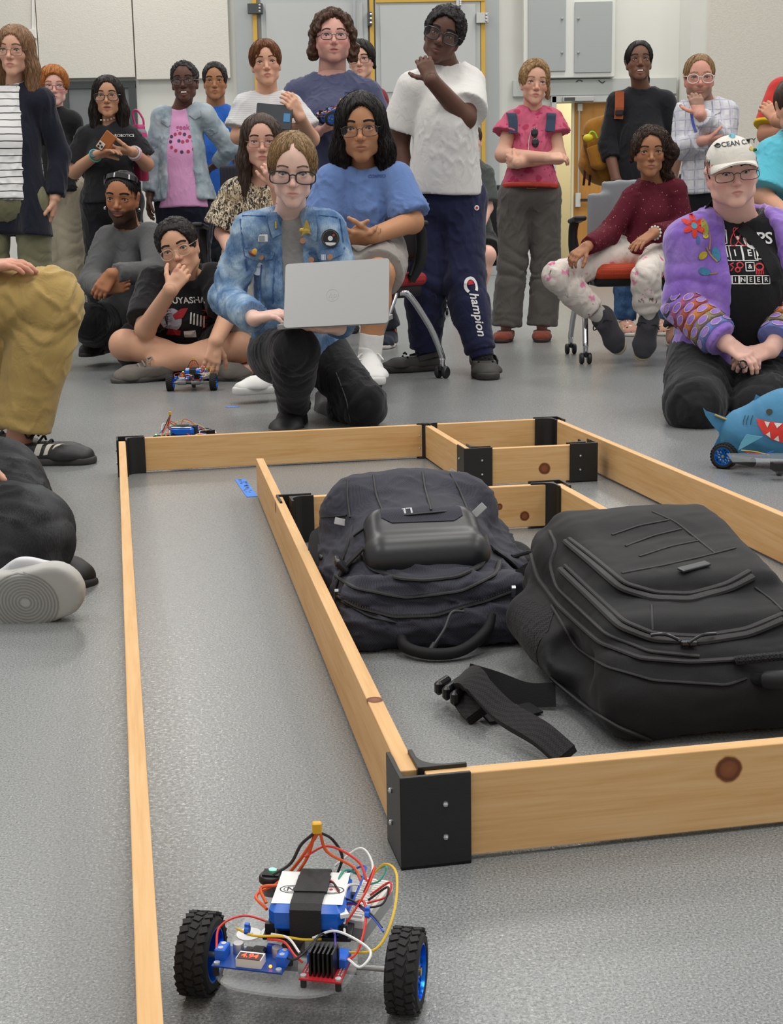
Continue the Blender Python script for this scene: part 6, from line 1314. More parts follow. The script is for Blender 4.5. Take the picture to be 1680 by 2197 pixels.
H.hair(H.cap(.022, .46, -.05, k=.04), '8a6c4a', strands=400, slen=.05); wrinkle(plaidmat('checked_cotton')); _, T = tee(H, MATS['checked_cotton'], .018, 1.93, .004, -.02, .006, .07, .02, seed=101)
for pl_ in ([(1478, 222), (1500, 226), (1496, 252), (1482, 244)], [(1530, 216), (1548, 222), (1546, 240), (1528, 248)]): ppatch(H, T, pl_, MATS['checked_cotton'], 'collar', .008, .006)
pline(H, T, [(1482, 230), (1484, 255), (1490, 275), (1494, 285)], .014, mat('blue_lanyard', '2a3a8a', .6), 'lanyard', .004); pants(H, cl('black_slacks', '1c1d22'), .014, seed=102)
for x in 'lr': H.shoe(x, (-.1, -1, 0), cl('tan_shoe', '8a5e4a'), 'cbbfae', lace='c8b8a4')
# person at the right edge in a red and turquoise jersey
H = Human('person with folded arms in a red-sleeved turquoise jersey beside the checked shirt', 7.2, dict(nb=(1742, 150, .03), sl=(1668, 196), sr=(1820, 196), el=(1648, 288, -.05), er=(1832, 290, -.05), wl=(1735, 285, -.26), wr=(1668, 258, -.26), hl=(1700, 400), hr=(1782, 400), kl=(1700, 560), kr=(1785, 560), al=(1698, 710), ar=(1785, 710)), (1744, 80, -.11, 0, 0, 0), 'c08a6e', hh=.236, w=1.1, arm=1.3)
H.hand('l', (1790, 280, -.2), (0, .5, 1), .4); H.hand('r', (1640, 225, -.2), (0, .7, 0), .4, th=-1); H.make_body(hb=.004); H.eyes(); H.hair(H.cap(), '3a2a1e', strands=0)
tee(H, cl('turquoise_jersey', '4fb4c6'), .018, .1, .0, -.06, seed=111, arms=''); red = cl('red_jersey', 'c0322c'); L = []
for x in 'lr': S_, E_ = H.j['s' + x], H.j['e' + x]; L = [prim(S_ + H.up * .0, S_ + (E_ - S_) * .85, .078, .085, None, .02, '+', 'b')]; v, f = solid(L, .008, None, 1); mesh_np('sleeve', v, f, red, H.root); v, f = solid([prim(S_ + (E_ - S_) * .76, S_ + (E_ - S_) * .87, .088, .088, None, .01, '+', 'ab')], .007); mesh_np('sleeve_hem', v, f, mat('yellow_hem', 'd8b81e', .8), H.root)
pants(H, cl('dark_jeans', '23262e'), .014, seed=112)
for x in 'lr': H.shoe(x, (0, -1, 0), cl('dark_shoe', '26221f'), '1b1a19')
# ------------------------------------------------------------------ people sitting and kneeling in front
# squatting man in grey
H = Human('man in a grey long-sleeved top squatting with sunglasses pushed up on his head', 6.7, dict(nb=(275, 492, .04), sl=(222, 512), sr=(334, 500), el=(196, 606, -.10), er=(332, 585, -.18), wl=(228, 618, -.30), wr=(240, 588, -.33), hl=(240, 690, .12), hr=(312, 690, .12), kl=(188, 690, -.22), kr=(330, 672, -.25), al=(215, 728, .12), ar=(318, 728, .05)),
          (251, 428, -.12, -6, 6, 4), 'a8714f', hh=.245, stand=False, face=dict(brow='14100e', eye='1c120d', fw=.94, jaw=.94, chin=.9, beard=('0e0806', .9), lipc='8a5044', browt=1.3))
H.hand('l', (275, 608, -.33), (-.1, 1, .2), 1.0, th=1, thumb=.3); H.hand('r', (212, 628, -.36), (-.2, .7, -.4), .55, th=-1, thumb=.2)
H.make_body(); H.eyes()
H.hair(H.cap(.012, .42, -.08, k=.03), '14100f', strands=260, slen=.015, jit=.8)
_, T = tee(H, cl('grey_jersey', '5a5b5c'), .016, 1.93, .006, .0, .006, .078, seed=121); pants(H, cl('black_sweatpants', '151517'), .022, 1.97, .01, .1, .007, 123)
for x in 'lr': H.shoe(x, (-.2 if x == 'l' else .2, -1, 0), cl('dark_shoe', '26221f'), '1b1a19')
for x in (-1, 1): MB().sphere(H.hp(x * .335, -.03, -.21), .008, 8).build('ear_stud', mat('stud_silver', 'd0d2d4', .15, metal=1), H.root, True)
sg = empty('sunglasses', H.hp(0, -.1, .46), 'black wraparound sunglasses on top of the squatting man in grey', 'sunglasses')
MB().strip(bez([H.hp(-.35, -.0, .26), H.hp(-.30, -.14, .37), H.hp(-.15, -.26, .43), H.hp(0, -.28, .45), H.hp(.15, -.26, .43), H.hp(.30, -.14, .37), H.hp(.35, .0, .26)], 6), H.R[:, 2] * .8 + H.R[:, 1] * .6, .024, .005).build('shades', mat('shade_black', '0c0c0e', .06, spec=.8), sg, True)
# cross-legged man in black T-shirt
H = Human('man with round glasses and printed black T-shirt sitting cross-legged, hand over his mouth', 6.3, dict(nb=(398, 592, -.16), sl=(318, 604, -.16), sr=(470, 592, -.16), el=(312, 706, -.32), er=(492, 672, -.26), wl=(366, 622, -.50), wr=(462, 734, -.56), hl=(350, 748, .0), hr=(440, 748, .0), kl=(268, 740, -.24), kr=(514, 746, -.24), al=(448, 778, -.34), ar=(336, 780, -.34)),
          (376, 537, -.36, -2, 5, -16), 'cf9f82', hh=.248, stand=False, arm=1.1, w=1.05, leg=1.1, face=dict(brow='1a1210', eye='1c120d', fw=1.0, jaw=1.02, lipc='b0705f', browt=1.3))
H.hand('l', (390, 588, -.47), (-.1, 1, 0), .6, th=1, thumb=.7, spread=.15); H.hand('r', (452, 790, -.60), (-.3, .8, .1), .35, th=1, spread=.2, thumb=.8)
H.make_body(bare_legs=True, hb=.0024); H.eyes(); H.glasses('c9b9a4', .054, .044, .0012, -.03, pw=2.4)
H.hair(H.cap(.04, .42, -.10, k=.045), '16110f', curl=.005, fs=150, strands=420, slen=.025, jit=.8)
_, T = tee(H, cl('black_tee', '1a1a1c', var=.15), .018, .85, .025, .02, .006, .078, seed=131); pants(H, cl('black_shorts', '161618'), .02, .72, .025, .1, .006, 133, name='shorts')
wp = mat('white_ink', 'dcdcda', .7); rp = mat('red_ink', 'a8232c', .7); gp = mat('grey_ink', 'a9a9b4', .7); bp = mat('black_ink', '121214', .7)
ptext(H, T, 398, 645, 'NUYASHA', .038, wp, shear=-.1); 
for k, ch in enumerate('犬夜叉'): ptext(H, T, 440, 668 + k * 16, ch, .028, rp)
pshape(H, T, 370, 686, grid_poly(circ2(.042, 20, (0, 0), .05), .015), gp, 'print_patch', lift=.002); pshape(H, T, 385, 676, grid_poly([(-.03, 0), (.01, .028), (.04, .03), (.015, -.012), (-.02, -.02)], .012), rp, 'print_patch', lift=.0035)
for k in range(5): pshape(H, T, 408 + k * 7, 682 + k * 2, grid_poly([(-.003, -.026), (.004, -.026), (.009, .024), (.003, .024)], .02), wp, 'print_stripe', lift=.003)
pshape(H, T, 365, 712, grid_poly([(-.02, -.012), (.045, -.016), (.05, .006), (-.005, .016)], .012), rp, 'print_patch', lift=.0035); pshape(H, T, 405, 716, grid_poly([(-.02, -.016), (.03, -.018), (.03, .014), (-.02, .012)], .012), wp, 'print_patch', lift=.003)
for x, d in (('l', (.9, -.35, 0)), ('r', (-.9, -.35, 0))): H.shoe(x, d, cl('grey_canvas_shoe', '6a655f'), '4a4743', L=.255, up=(0, -.2, .98), lace='8a857c', heel=.06, high=-.015, wd=.056)
ct = H.N + H.up * .04 + H.side * .055 + H.fwd * .045; MB().tube(bez([H.N + H.up * .06 + H.side * .06 - H.fwd * .02, ct, ct - H.up * .05 + H.fwd * .01], 5), .003, 6).build('neck_cord', mat('cord_tan', '9a7a50', .6), H.root, True)
r2 = copy_tree(rob); r2.location = list(G(404, 838)); r2.rotation_euler = (0, 0, -.03); r2['label'] = 'robot car between the feet of the cross-legged man'
# seated man with long dark hair
H = Human('man with long dark hair and glasses in a blue T-shirt sitting on an office chair', 5.62, dict(nb=(780, 366, .06), sl=(702, 386), sr=(862, 382), el=(690, 480, -.02), er=(884, 476, -.06), wl=(742, 510, -.28), wr=(800, 506, -.30), hl=(745, 540, .10), hr=(826, 540, .10), kl=(712, 585, -.36), kr=(812, 590, -.36), al=(622, 800, -.42), ar=(792, 775, -.36)),
          (772, 276, -.12, -2, 4, -2), 'b98560', hh=.254, sc=.98, stand=False, arm=1.15, w=1.05, face=dict(brow='16100e', eye='1a100c', fw=.98, jaw=1.02, lips=1.1, lipc='8e5648', browt=1.25, beard=('4a3226', .25)))
H.hand('r', (762, 508, -.32), (-.1, .6, .7), .7, th=-1, thumb=.5); H.hand('l', (772, 512, -.3), (0, .6, .8), .5); H.make_body(bare_legs=True, hb=.0024); H.eyes(); H.glasses('1c1c20', .060, .040, .0016, -.03)
H.hair(longhair(H, (-1.0, -.95), .20, .06, .42, .29, .05, .04, yb=.06), '17120f', strands=900, slen=.2, wave=.3)
_, T = tee(H, cl('blue_tee', '647fb2', var=.10), .018, .88, .016, -.05, .007, .085, seed=141); ptext(H, T, 808, 378, 'COMPSCI', .016, mat('faint_print', '3a5590', .8), shear=.2)
pants(H, cl('grey_shorts', '8a857f', var=.16), .018, .95, .012, .1, .008, 143, name='shorts')
for x in 'lr': a, k = H.j['a' + x], H.j['k' + x]; d = nrm(a - k); v, f = solid([prim(a - d * .11, a + d * .01, .046, .045, None, .01, '+', 'a')], .005); mesh_np('sock', v, f, cl('white_sock', 'd8d6d2'), H.root)
ws = mat('white_leather', 'dad9d6', .5)
H.shoe('l', (-.95, -.5, 0), ws, 'd2d1cd', L=.30, soleh=.03, lace='dcdad4', wd=.05); H.shoe('r', (.1, -1, 0), ws, 'd2d1cd', L=.30, soleh=.03, lace='dcdad4', wd=.05)
_ca, _cb = G(818, 836), G(935, 814); _f = nrm(_ca - _cb); _yaw = math.atan2(_f[0], -_f[1]); _l = (_ca + _cb) / 2 + rotz(_yaw) @ V(-.262, -.02, 0)
chair([_l[0], _l[1], 0], _yaw, 'office chair with red seat under the man in the blue T-shirt', 'red', '1c1d20', backh=.28)
# seated woman, patterned top
H = Human('seated woman in a black and cream patterned top with fingers at her mouth', 6.45, dict(nb=(560, 392, .05), sl=(496, 412), sr=(622, 412), el=(480, 500, .0), er=(612, 480, -.12), wl=(498, 548, -.22), wr=(592, 398, -.22), hl=(518, 545, .1), hr=(596, 545, .1), kl=(505, 585, -.34), kr=(600, 585, -.34), al=(545, 775, -.30), ar=(610, 775, -.30)),
          (562, 304, -.12, 6, 2, 0), 'd3a48f', hh=.24, stand=False, w=1.1, waist=1.1, face=dict(brow='3a2a22', eye='2a1c16', fw=1.04, jaw=.98, cheek=1.05, fem=1, lipc='a8605a'))
H.hand('r', (572, 350, -.26), (-.2, 1, 0), .8, th=1, size=.85); H.hand('l', (520, 575, -.3), (0, .3, -1), .3); H.make_body(); H.eyes(); H.glasses('8a5a4a', .052, .032, .0014, -.03)
H.hair(longhair(H, (-1.15, -1.05), .16, .03, .42, .28, .05, -.02), '463830', strands=600, slen=.2)
tee(H, wrinkle(zebramat('zebra_print')), .022, .9, .04, -.04, .007, .08, .06, seed=151); pants(H, cl('stone_trousers', 'a5a29b'), .014, 1.9, .015, .08, .006, 153)
for x in 'lr':
    a = H.j['a' + x]; d = nrm(V(-.15, -1, 0)); b = V(a[0], a[1], .012); sl_ = mat('sandal_tan', '7a4a22', .6); r_ = empty('sandal', b); r_.parent = H.root; r_.location = list(b - rootloc(H.root))
    v, f = solid([prim(b - d * .05, b + d * .16, (.036, .03), (.042, .035), np.cross(d, V(0, 0, 1)), .02), plane((0, 0, 0), (0, 0, -1)), plane((0, 0, .02), (0, 0, 1))], .005); mesh_np('sole', v, f, mat('sandal_sole', '2a1c14', .7), r_)
    v, f = solid([prim(b + V(0, 0, .07), b + d * .06 + V(0, 0, .035), .032, .032, None, .02), prim(b + d * .06 + V(0, 0, .035), b + d * .14 + V(0, 0, .028), (.036, .022), (.04, .016), np.cross(d, V(0, 0, 1)), .02)] + [prim(b + d * (.15 + (.012 if k == 0 else 0) - .006 * k) + np.cross(d, V(0, 0, 1)) * (-.03 + .015 * k), b + d * (.172 - .008 * k) + np.cross(d, V(0, 0, 1)) * (-.03 + .015 * k) + V(0, 0, .022), .010, .008, None, .006) for k in range(5)] + [plane((0, 0, .018), (0, 0, -1))], .004); mesh_np('foot', v, f, skinmat(), r_, col=np.tile(H.skin, (len(v), 1)))
    for t_ in (.02, .10): sd_ = np.cross(d, V(0, 0, 1)); c = b + d * t_; MB().strip(bez([c - sd_ * .042 + V(0, 0, .015), c - sd_ * .03 + V(0, 0, .05 if t_ > .05 else .085), c + sd_ * .03 + V(0, 0, .05 if t_ > .05 else .085), c + sd_ * .042 + V(0, 0, .015)], 5), d, .03, .004).build('strap', sl_, r_)
cc = H.P + V(0, .02, 0); chair([cc[0], cc[1], 0], .0, 'office chair with navy mesh back under the woman in the patterned top', 'navy', '2a2b2e', mesh=True)
# kneeling girl with laptop
H = Human('girl in a blue denim jacket with pin badges kneeling on one knee behind a laptop', 4.58, dict(nb=(620, 468, .07), sl=(524, 490), sr=(716, 486), el=(484, 640, .02), er=(742, 620, .0), wl=(546, 684, -.26), wr=(726, 704, -.26), hl=(586, 762, .14), hr=(694, 762, .14), kl=(634, 752, -.30), kr=(782, 868, -.10), al=(628, 884, -.02), ar=(700, 892, .32)),
          (628, 374, -.12, 4, 12, 2), 'e6c0b0', hh=.222, sc=.96, stand=False, arm=.92, leg=1.02, w=.92, waist=.95, face=dict(brow='6a5040', eye='5a6a72', fw=.97, jaw=.88, chin=.75, fem=1, lipc='cf8f86', blush=.5, browt=.8))
H.hand('l', (592, 674, -.30), (.1, .2, -1), .35, th=1, thumb=.4); H.hand('r', (690, 706, -.30), (0, .1, 1), .2, th=1); H.make_body(hb=.0022); H.eyes((.05, -.12)); H.glasses('121216', .062, .038, .0024, -.03, pw=3)
H.hair([H.hq((0, -.03, .15), (0, .12, .15), (.345, .375), (.35, .385), .04), H.hq((0, .2, .05), (0, .24, -.35), (.27, .18), (.16, .1), .08), H.hq((-.25, -.08, .20), (-.31, .04, .0), (.07, .12), (.035, .06), .06), H.hq((.25, -.08, .20), (.31, .04, .0), (.07, .12), (.035, .06), .06), H.hq((.05, .36, -.2), (.16, .34, -.75), .09, .05, .05),
        H.hq((0, -.50, .08), (0, -.44, -.5), (.31, .31), (.36, .40), .04, '-'), H.hq((0, -.5, .42), (0, -.36, .40), (.03, .09), None, .05, '-')], '8f7350', strands=1100, slen=.14, srad=.0009)
tee(H, cl('heather_tee', '8a8784', var=.25, vscale=60), .012, .3, 0, .0, .003, .075, seed=161, arms='')
dn = wrinkle(denim('mid_denim', '7592b2', 'a6bccd', '4a6890', 15)); dn2 = denim('dark_denim_seam', '46658f', '5d80aa', '34507a', 30)
L = H.torso(.024, -.05, 'a', .02) + H.arms(.019, 'lr', 1.94, .008) + neckcut(H, .068, 0) + [prim(H.N + H.fwd * .13 + H.up * .05 + H.side * .012, H.P + H.fwd * .16 + H.up * .05 + H.side * .012, (.040, .09), (.035, .10), H.side, .012, '-')]
_, T = H.garment('denim_jacket', L, dn, .0062, .0045, 26, (1, 1, .7), 163, 2, H.limbrings([('sl', 'el'), ('sr', 'er')], .008, .14))
ppatch(H, T, [(574, 450), (594, 436), (596, 470), (606, 500), (584, 510), (577, 480)], dn, 'collar', .010, .008); ppatch(H, T, [(655, 440), (674, 446), (682, 490), (678, 518), (650, 504), (652, 470)], dn, 'collar', .010, .008)
for pts in ([(520, 464), (570, 465)], [(684, 463), (724, 468)], [(524, 535), (612, 545)], [(648, 546), (740, 532)], [(516, 470), (522, 520), (530, 580)], [(562, 568), (556, 660)], [(590, 555), (585, 650)], [(728, 470), (736, 520)], [(612, 545), (610, 640)], [(648, 546), (650, 565)]): pline(H, T, pts, .006, dn2, 'seam', .0015, .0015)
for pl_ in ([(527, 532), (590, 542), (584, 556), (555, 562), (528, 548)], [(676, 540), (738, 528), (734, 546), (706, 558), (678, 556)]): ppatch(H, T, pl_, dn, 'pocket_flap', .005, .003)
cop = mat('copper_button', 'c08a6a', .35, metal=.7)
for x, y in ((558, 550), (652, 516), (709, 551), (667, 558)):
    p = pick(T, x, y, .004)
    if p is not None: MB().cyl(p + V(0, .004, 0), p - V(0, .003, 0), .0095, 14).build('button', cop, H.root, True)
def badge(px, py, r, cols, nm, th=.004):
    p = pick(T, px, py, .003)
    if p is None: return
    for k, (f_, c_) in enumerate(cols): MB().cyl(p + V(0, .003, 0), p - V(0, th + k * .0006, 0), r * f_, 24).build(nm if k == 0 else 'badge_print', mat('badge ' + c_, c_, .35), H.root, True)
    return p
p = badge(552, 576, .0215, ((1, 'd6dde2'),), 'round_badge')
if p is not None:
    for k, (ch, c_) in enumerate(zip('NERDS', ('d04a4a', 'd89a3a', '5aa85a', '4a8ac8', '8a5ab8'))): vv, ff = text2(ch, .0085, True); MB().add([p + V(-.013 + k * .0066 + x, -.0055, .006 + y) for x, y in vv], ff).build('badge_lettering', mat('badge ' + c_, c_, .5), H.root)
p = badge(709, 511, .029, ((1, '1a1a1c'), (.88, '8a7a58'), (.84, '15161c')), 'round_badge')
if p is not None: MB().add([p + V(x, -.0075, z) for x, z in circ2(.008, 14, (0, .0))], [tuple(range(14))]).build('badge_moon', mat('badge white', 'd8d8d4', .4), H.root); MB().add([p + V(x, -.0075, z) for x, z in [(-.018, -.012), (.018, -.014), (.014, -.02), (0, -.0235), (-.013, -.02)]], [tuple(range(5))]).build('badge_ground', MATS['badge white'], H.root); MB().add([p + V(x, -.0075, z) for x, z in circ2(.004, 10, (.011, .010))], [tuple(range(10))]).build('badge_dot', mat('badge red', 'b03a30', .4), H.root)
p = pick(T, 663, 492, .014)
if p is not None: MB().prism([(-.016, -.022), (0, -.008), (.02, -.02), (.006, .026), (.0, .03)], p, V(1, 0, 0), V(0, 0, 1), .003).build('gold_pin', mat('pin_gold2', 'b59a4a', .3, metal=.9), H.root); MB().sphere(p + V(0, .001, -.004), (.024, .003, .012), 12).build('gold_pin', mat('pin_gold3', 'c8ab5a', .3, metal=.9), H.root, True)
p = pick(T, 562, 510, .006)
if p is not None: MB().bbox(p, (.032, .004, .024), .002).build('enamel_pin', mat('enamel_white', 'd6d6d2', .3), H.root); MB().box(p + V(-.003, -.003, 0), (.018, .002, .016)).build('enamel_pin', mat('enamel_grey', '8a9298', .3), H.root); MB().tube([p + V(-.012, 0, .026), p + V(0, 0, .012), p + V(.012, 0, .026)], .0012, 5).build('enamel_pin', MATS['enamel_grey'], H.root)
p = pick(T, 540, 544, .008)
if p is not None: MB().sphere(p, (.014, .005, .006), 10, roty(.6)).build('bee_pin', mat('bee_brown', '7a3a1a', .3), H.root, True); MB().sphere(p + V(.008, -.002, .006), (.009, .003, .012), 10, roty(.5)).build('bee_wing', mat('bee_wing', 'd8a03a', .3), H.root, True)
p = pick(T, 698, 551, .008)
if p is not None:
    for k in range(3): MB().box(p + V(-.006 + k * .005, 0, 0), (.0035, .003, .018)).build('bar_pin', mat('bar_white', 'd4dce4', .3), H.root)
p = pick(T, 589, 484, .012)
if p is not None: MB().bbox(p, (.008, .004, .026), .002).build('collar_pin', MATS['pin_gold3'] if 'pin_gold3' in MATS else cop, H.root)
_, TP = pants(H, cl('black_jeans', '1d1d20', var=.2), .012, 1.95, .0, .06, .006, 165, legs='lr', rings=.009, thigh=1.1)
pline(H, TP, [(722, 800), (745, 860), (752, 905)], .003, mat('grey_stitch', '5a5a5c', .8), 'stitching')
bt2 = mat('boot_black', '19181a', .55, bump=.2, bscale=60); H.shoe('l', (-.12, -1, 0), bt2, '2a292b', L=.26, high=.10, soleh=.03, name='boot', wd=.05); H.shoe('r', (.05, 1, -.5), bt2, '2a292b', L=.26, high=.06, up=(0, .5, .85), name='boot', heel=.05)
# laptop
A, B, C, D = W(625, 567, 4.25), W(855, 556, 4.20), W(815, 692, 4.12), W(596, 705, 4.17); lp = empty('laptop', (A + B + C + D) / 4, 'open silver laptop on the knee of the girl in the denim jacket', 'laptop'); lm = mat('laptop_silver', 'a0a1a1', .4, metal=.5)
ax = nrm(B - A + C - D); ay = nrm(A - D + B - C); ay = nrm(ay - ax * (ax @ ay)); nz = np.cross(ax, ay); wd_ = (np.linalg.norm(B - A) + np.linalg.norm(C - D)) / 2; hg_ = (np.linalg.norm(A - D) + np.linalg.norm(B - C)) / 2; cl_ = (A + B + C + D) / 4
def rrect(w, h, r, n=5): return [(sx * (w / 2 - r) + r * math.cos(a), sy * (h / 2 - r) + r * math.sin(a)) for sx, sy, a0 in ((1, 1, 0), (-1, 1, 90), (-1, -1, 180), (1, -1, 270)) for a in [math.radians(a0 + 90 * k / n) for k in range(n + 1)]]
lid = MB().prism(rrect(wd_, hg_, .012), cl_, ax, ay, .006).build('lid', lm, lp, bevel=.001)
vt, ft = ribbon2(circ2(.019, 28), .0012, True); MB().add([cl_ - ax * .012 - ay * .006 + ax * x + ay * y + nz * .0034 for x, y in vt], ft).build('logo_ring', mat('logo_mirror', 'b4b5b5', .2, metal=1), lid)
vt, ft = text2('hp', .026, False, .3); MB().add([cl_ - ax * .012 - ay * .006 + ax * x + ay * y + nz * .0034 for x, y in vt], ft).build('logo_letters', MATS['logo_mirror'], lid)
MB().prism([(x * .97, y * .97) for x, y in rrect(wd_, hg_, .012)], cl_ - nz * .0036, ax, ay, .001).build('screen', mat('screen_glow', '8fa0b0', .3, emit=.6), lid)
hb_ = (D + C) / 2; bd = nrm(V(-.10, 1, .0) + 0 * ax); bd = nrm(bd - ax * (bd @ ax)); bn = np.cross(ax, bd); base = MB().prism(rrect(wd_, .235, .012), hb_ + bd * .12 + bn * .002, ax, bd, .014).build('base', lm, lp, bevel=.001)
kb = mat('key_dark', '3a3c40', .5)
for r_ in range(4):
    for c_ in range(12): MB().box(hb_ + bd * (.05 + r_ * .02) + ax * ((c_ - 5.5) * .0215) + bn * .0098, (.017, .015, .002), np.stack([ax, bd, bn], 1)).build('key', kb, base)
for k in range(3): MB().box(D + bd * (.02 + k * .012) + bn * .002 - ax * .0005 + ax * (-.0), (.002, .008, .005), np.stack([ax, bd, bn], 1)).build('port', mat('port_dark', '1c1c1e', .4), base)
# girl on the orange chair
H = Human('girl in a maroon speckled top and pale floral trousers sitting on an orange chair', 6.55, dict(nb=(1402, 396, .05), sl=(1350, 424), sr=(1458, 402), el=(1306, 502, -.04), er=(1466, 492, -.02), wl=(1258, 530, -.26), wr=(1402, 500, -.26), hl=(1352, 538, .05), hr=(1418, 538, .05), kl=(1194, 594, -.22), kr=(1386, 592, -.40), al=(1296, 686, -.16), ar=(1392, 690, -.34)),
          (1398, 326, -.12, -4, 2, 0), 'a87454', hh=.222, sc=.88, stand=False, leg=.86, face=dict(brow='2a1c14', eye='20140e', fw=.95, jaw=.9, chin=.85, lips=1.1, lipc='9a5a50', nose=.95, fem=1))
H.hand('l', (1228, 552, -.3), (-.1, .3, -1), .6, th=1); H.hand('r', (1366, 524, -.3), (0, .2, -1), .2, th=-1, spread=.3); H.make_body(); H.eyes((-.1, 0))
H.hair(H.cap(.05, .42, -.02, k=.05, backlow=-.3) + [H.hq((.20, -.05, .30), (.42, .10, .0), .17, .19, .08), H.hq((.42, .1, .0), (.34, .16, -.36), .17, .10, .08), H.hq((-.3, .0, .15), (-.36, .06, -.15), .08, .05, .05), H.hq((.42, .2, -.5), (.62, .26, -.95), .13, .10, .06)], '3d2c22', curl=.006, fs=120, strands=800, slen=.10, jit=.5)
mt = wrinkle(spots('maroon_speckle', '5a1a28', [('c98a70', 2.2, .13), ('d8b0a0', 1.7, .08)], 26)); tee(H, mt, .014, 1.93, .004, -.06, .005, .088, seed=171, hemflare=.0)
MB().tube(bez([H.N + H.up * .05 - H.side * .05, H.N + H.fwd * .08 - H.up * .03 - H.side * .02, H.N + H.fwd * .09 - H.up * .05 + H.side * .01, H.N + H.fwd * .06 + H.up * .02 + H.side * .05], 6), .002, 5).build('necklace', mat('necklace_brown', '5a4436', .5), H.root, True)
w = H.j['wr']; d = nrm(H.j['wr'] - H.j['er']); e1 = nrm(np.cross(d, V(0, 0, 1))); e2 = np.cross(d, e1)
for k in range(12): a = k * 6.283 / 12; MB().sphere(w - d * .015 + .028 * (e1 * math.cos(a) + e2 * math.sin(a)), .0065, 8).build('bracelet_bead', mat('bead_white', 'd8d4c8', .4), H.root, True)
fl_ = wrinkle(floralmat('floral_cotton', 'd8cfc6')); pants(H, fl_, .015, 1.76, .012, .07, .006, 173, rings=.010, thigh=.95)
cs_ = cl('charcoal_canvas', '3f3e43')
for x, d, up in (('l', (.35, -.45, -1), (-.5, -.6, .1)), ('r', (-.25, -.5, -1), (-.1, -1, .3))):
    a, k = H.j['a' + x], H.j['k' + x]; dd = nrm(a - k); v, f = solid([prim(a - dd * .07, a + dd * .02, .042, .04, None, .01, '+', 'a')], .005); mesh_np('sock', v, f, cl('ribbed_sock', 'c4c0b8'), H.root); H.shoe(x, d, cs_, 'b9ad8a', L=.25, high=.02, up=up, lace='2a2a2e', heel=.055)
g1 = G(1250, 781); chair([g1[0] + .275, g1[1] + .24, 0], .0, 'chair with an orange mesh seat and grey back under the girl in floral trousers', 'orange', '84898e', backh=.34)
# kneeling person in purple
H = Human('person in a white cap and purple patchwork jacket kneeling behind the paper shark', 4.55, dict(nb=(1578, 474, .07), sl=(1462, 512), sr=(1700, 504), el=(1462, 652, -.02), er=(1722, 650, -.04), wl=(1560, 738, -.17), wr=(1654, 750, -.18), hl=(1510, 770, .14), hr=(1650, 770, .14), kl=(1492, 868, -.22), kr=(1640, 872, -.22), al=(1500, 885, .2), ar=(1660, 885, .2)),
          (1580, 372, -.13, -3, 2, -6), 'e2b4a4', hh=.212, sc=.93, stand=False, w=1.2, waist=1.15, belly=.05, arm=1.12, leg=1.3, neck=1.25, hip=1.2, face=dict(brow='3a2a22', eye='3a2a20', fw=1.14, jaw=1.1, cheek=1.2, blush=1.0, lipc='b9736a', chin=1.1, browt=.8))
H.hand('l', (1618, 776, -.24), (.2, .3, -1), .45, th=1, spread=.05); H.hand('r', (1600, 768, -.19), (-.2, .4, -.6), .5, th=-1); H.make_body(hb=.0022); H.eyes(); H.glasses('3a3234', .058, .030, .0013, -.03, pw=3)
H.hair(H.cap(-.005, .24, -.14, k=.04, backlow=-.35) + [H.hq((-.32, -.03, .1), (-.33, .02, -.12), .05, .04, .04), H.hq((.32, -.03, .1), (.33, .02, -.12), .05, .04, .04)], '2a1c16', strands=250, slen=.06)
cp = empty('baseball_cap', H.hp(0, 0, .3), 'white baseball cap with lettering and coloured pins on the purple jacket person', 'cap'); capm = cl('cap_cotton', 'd9d5cc', var=.05)
q = H.hq; v, f = solid([q((0, -.05, .17), (0, .10, .17), (.355, .385), (.36, .39), .04), plane(H.hp(0, 0, .155), -H.R[:, 2] - H.R[:, 1] * -.10)], .0045, None, 1); mesh_np('crown', v, f, capm, cp); TC = bvh(v, f)
nb_, nr_ = 22, 8; bv = []
for r_ in range(nr_ + 1):
    for k in range(nb_ + 1):
        th = math.radians(-78 + 156 * k / nb_); t_ = r_ / nr_; ct, st0 = max(math.cos(th), .02), math.sin(th)
        bv.append(H.hp(.345 * st0 * (1 + .03 * t_), -.03 - .375 * ct - .27 * t_ * ct ** .6, .165 + .02 * t_ - .03 * t_ * t_ - .11 * t_ * st0 * st0))
bf = [(r_ * (nb_ + 1) + k, r_ * (nb_ + 1) + k + 1, (r_ + 1) * (nb_ + 1) + k + 1, (r_ + 1) * (nb_ + 1) + k) for r_ in range(nr_) for k in range(nb_)]
n1_ = len(bv); up_ = H.R[:, 2] * .005; me_ = MB(); me_.add(bv, bf); me_.add([p - up_ for p in bv], [f_[::-1] for f_ in bf]); edge = list(range(nr_ * (nb_ + 1), n1_)); me_.f += [(a_, b_, b_ + n1_, a_ + n1_) for a_, b_ in zip(edge[:-1], edge[1:])]; me_.build('brim', capm, cp, True)
def capdec(px, py, vf, c, nm, lift=.003):
    p = pick(TC, px, py)
    if p is not None: decal(nm, vf, p, H.R[:, 0], H.R[:, 2], TC, mat('pin ' + c, c, .45), cp, lift, .002)
p = pick(TC, 1580, 307)
if p is not None: decal('lettering', text2('OCEAN CITY', .021, True), p, H.R[:, 0], H.R[:, 2], TC, mat('cap_ink', '2c3038', .7), cp, .002)
for px, py, r_, c_ in ((1604, 295, .011, 'c8705a'), (1622, 308, .010, '8a6ab8'), (1612, 318, .008, 'd8b03a'), (1618, 322, .007, '4a8a5a'), (1624, 320, .006, '3a6ac0'), (1570, 291, .010, '7ab8c8'), (1576, 289, .006, 'd8c83a'), (1628, 298, .008, 'd8d0d8')): capdec(px, py, grid_poly(circ2(r_, 12, (0, 0), r_ * .8), .02), c_, 'cap_pin')
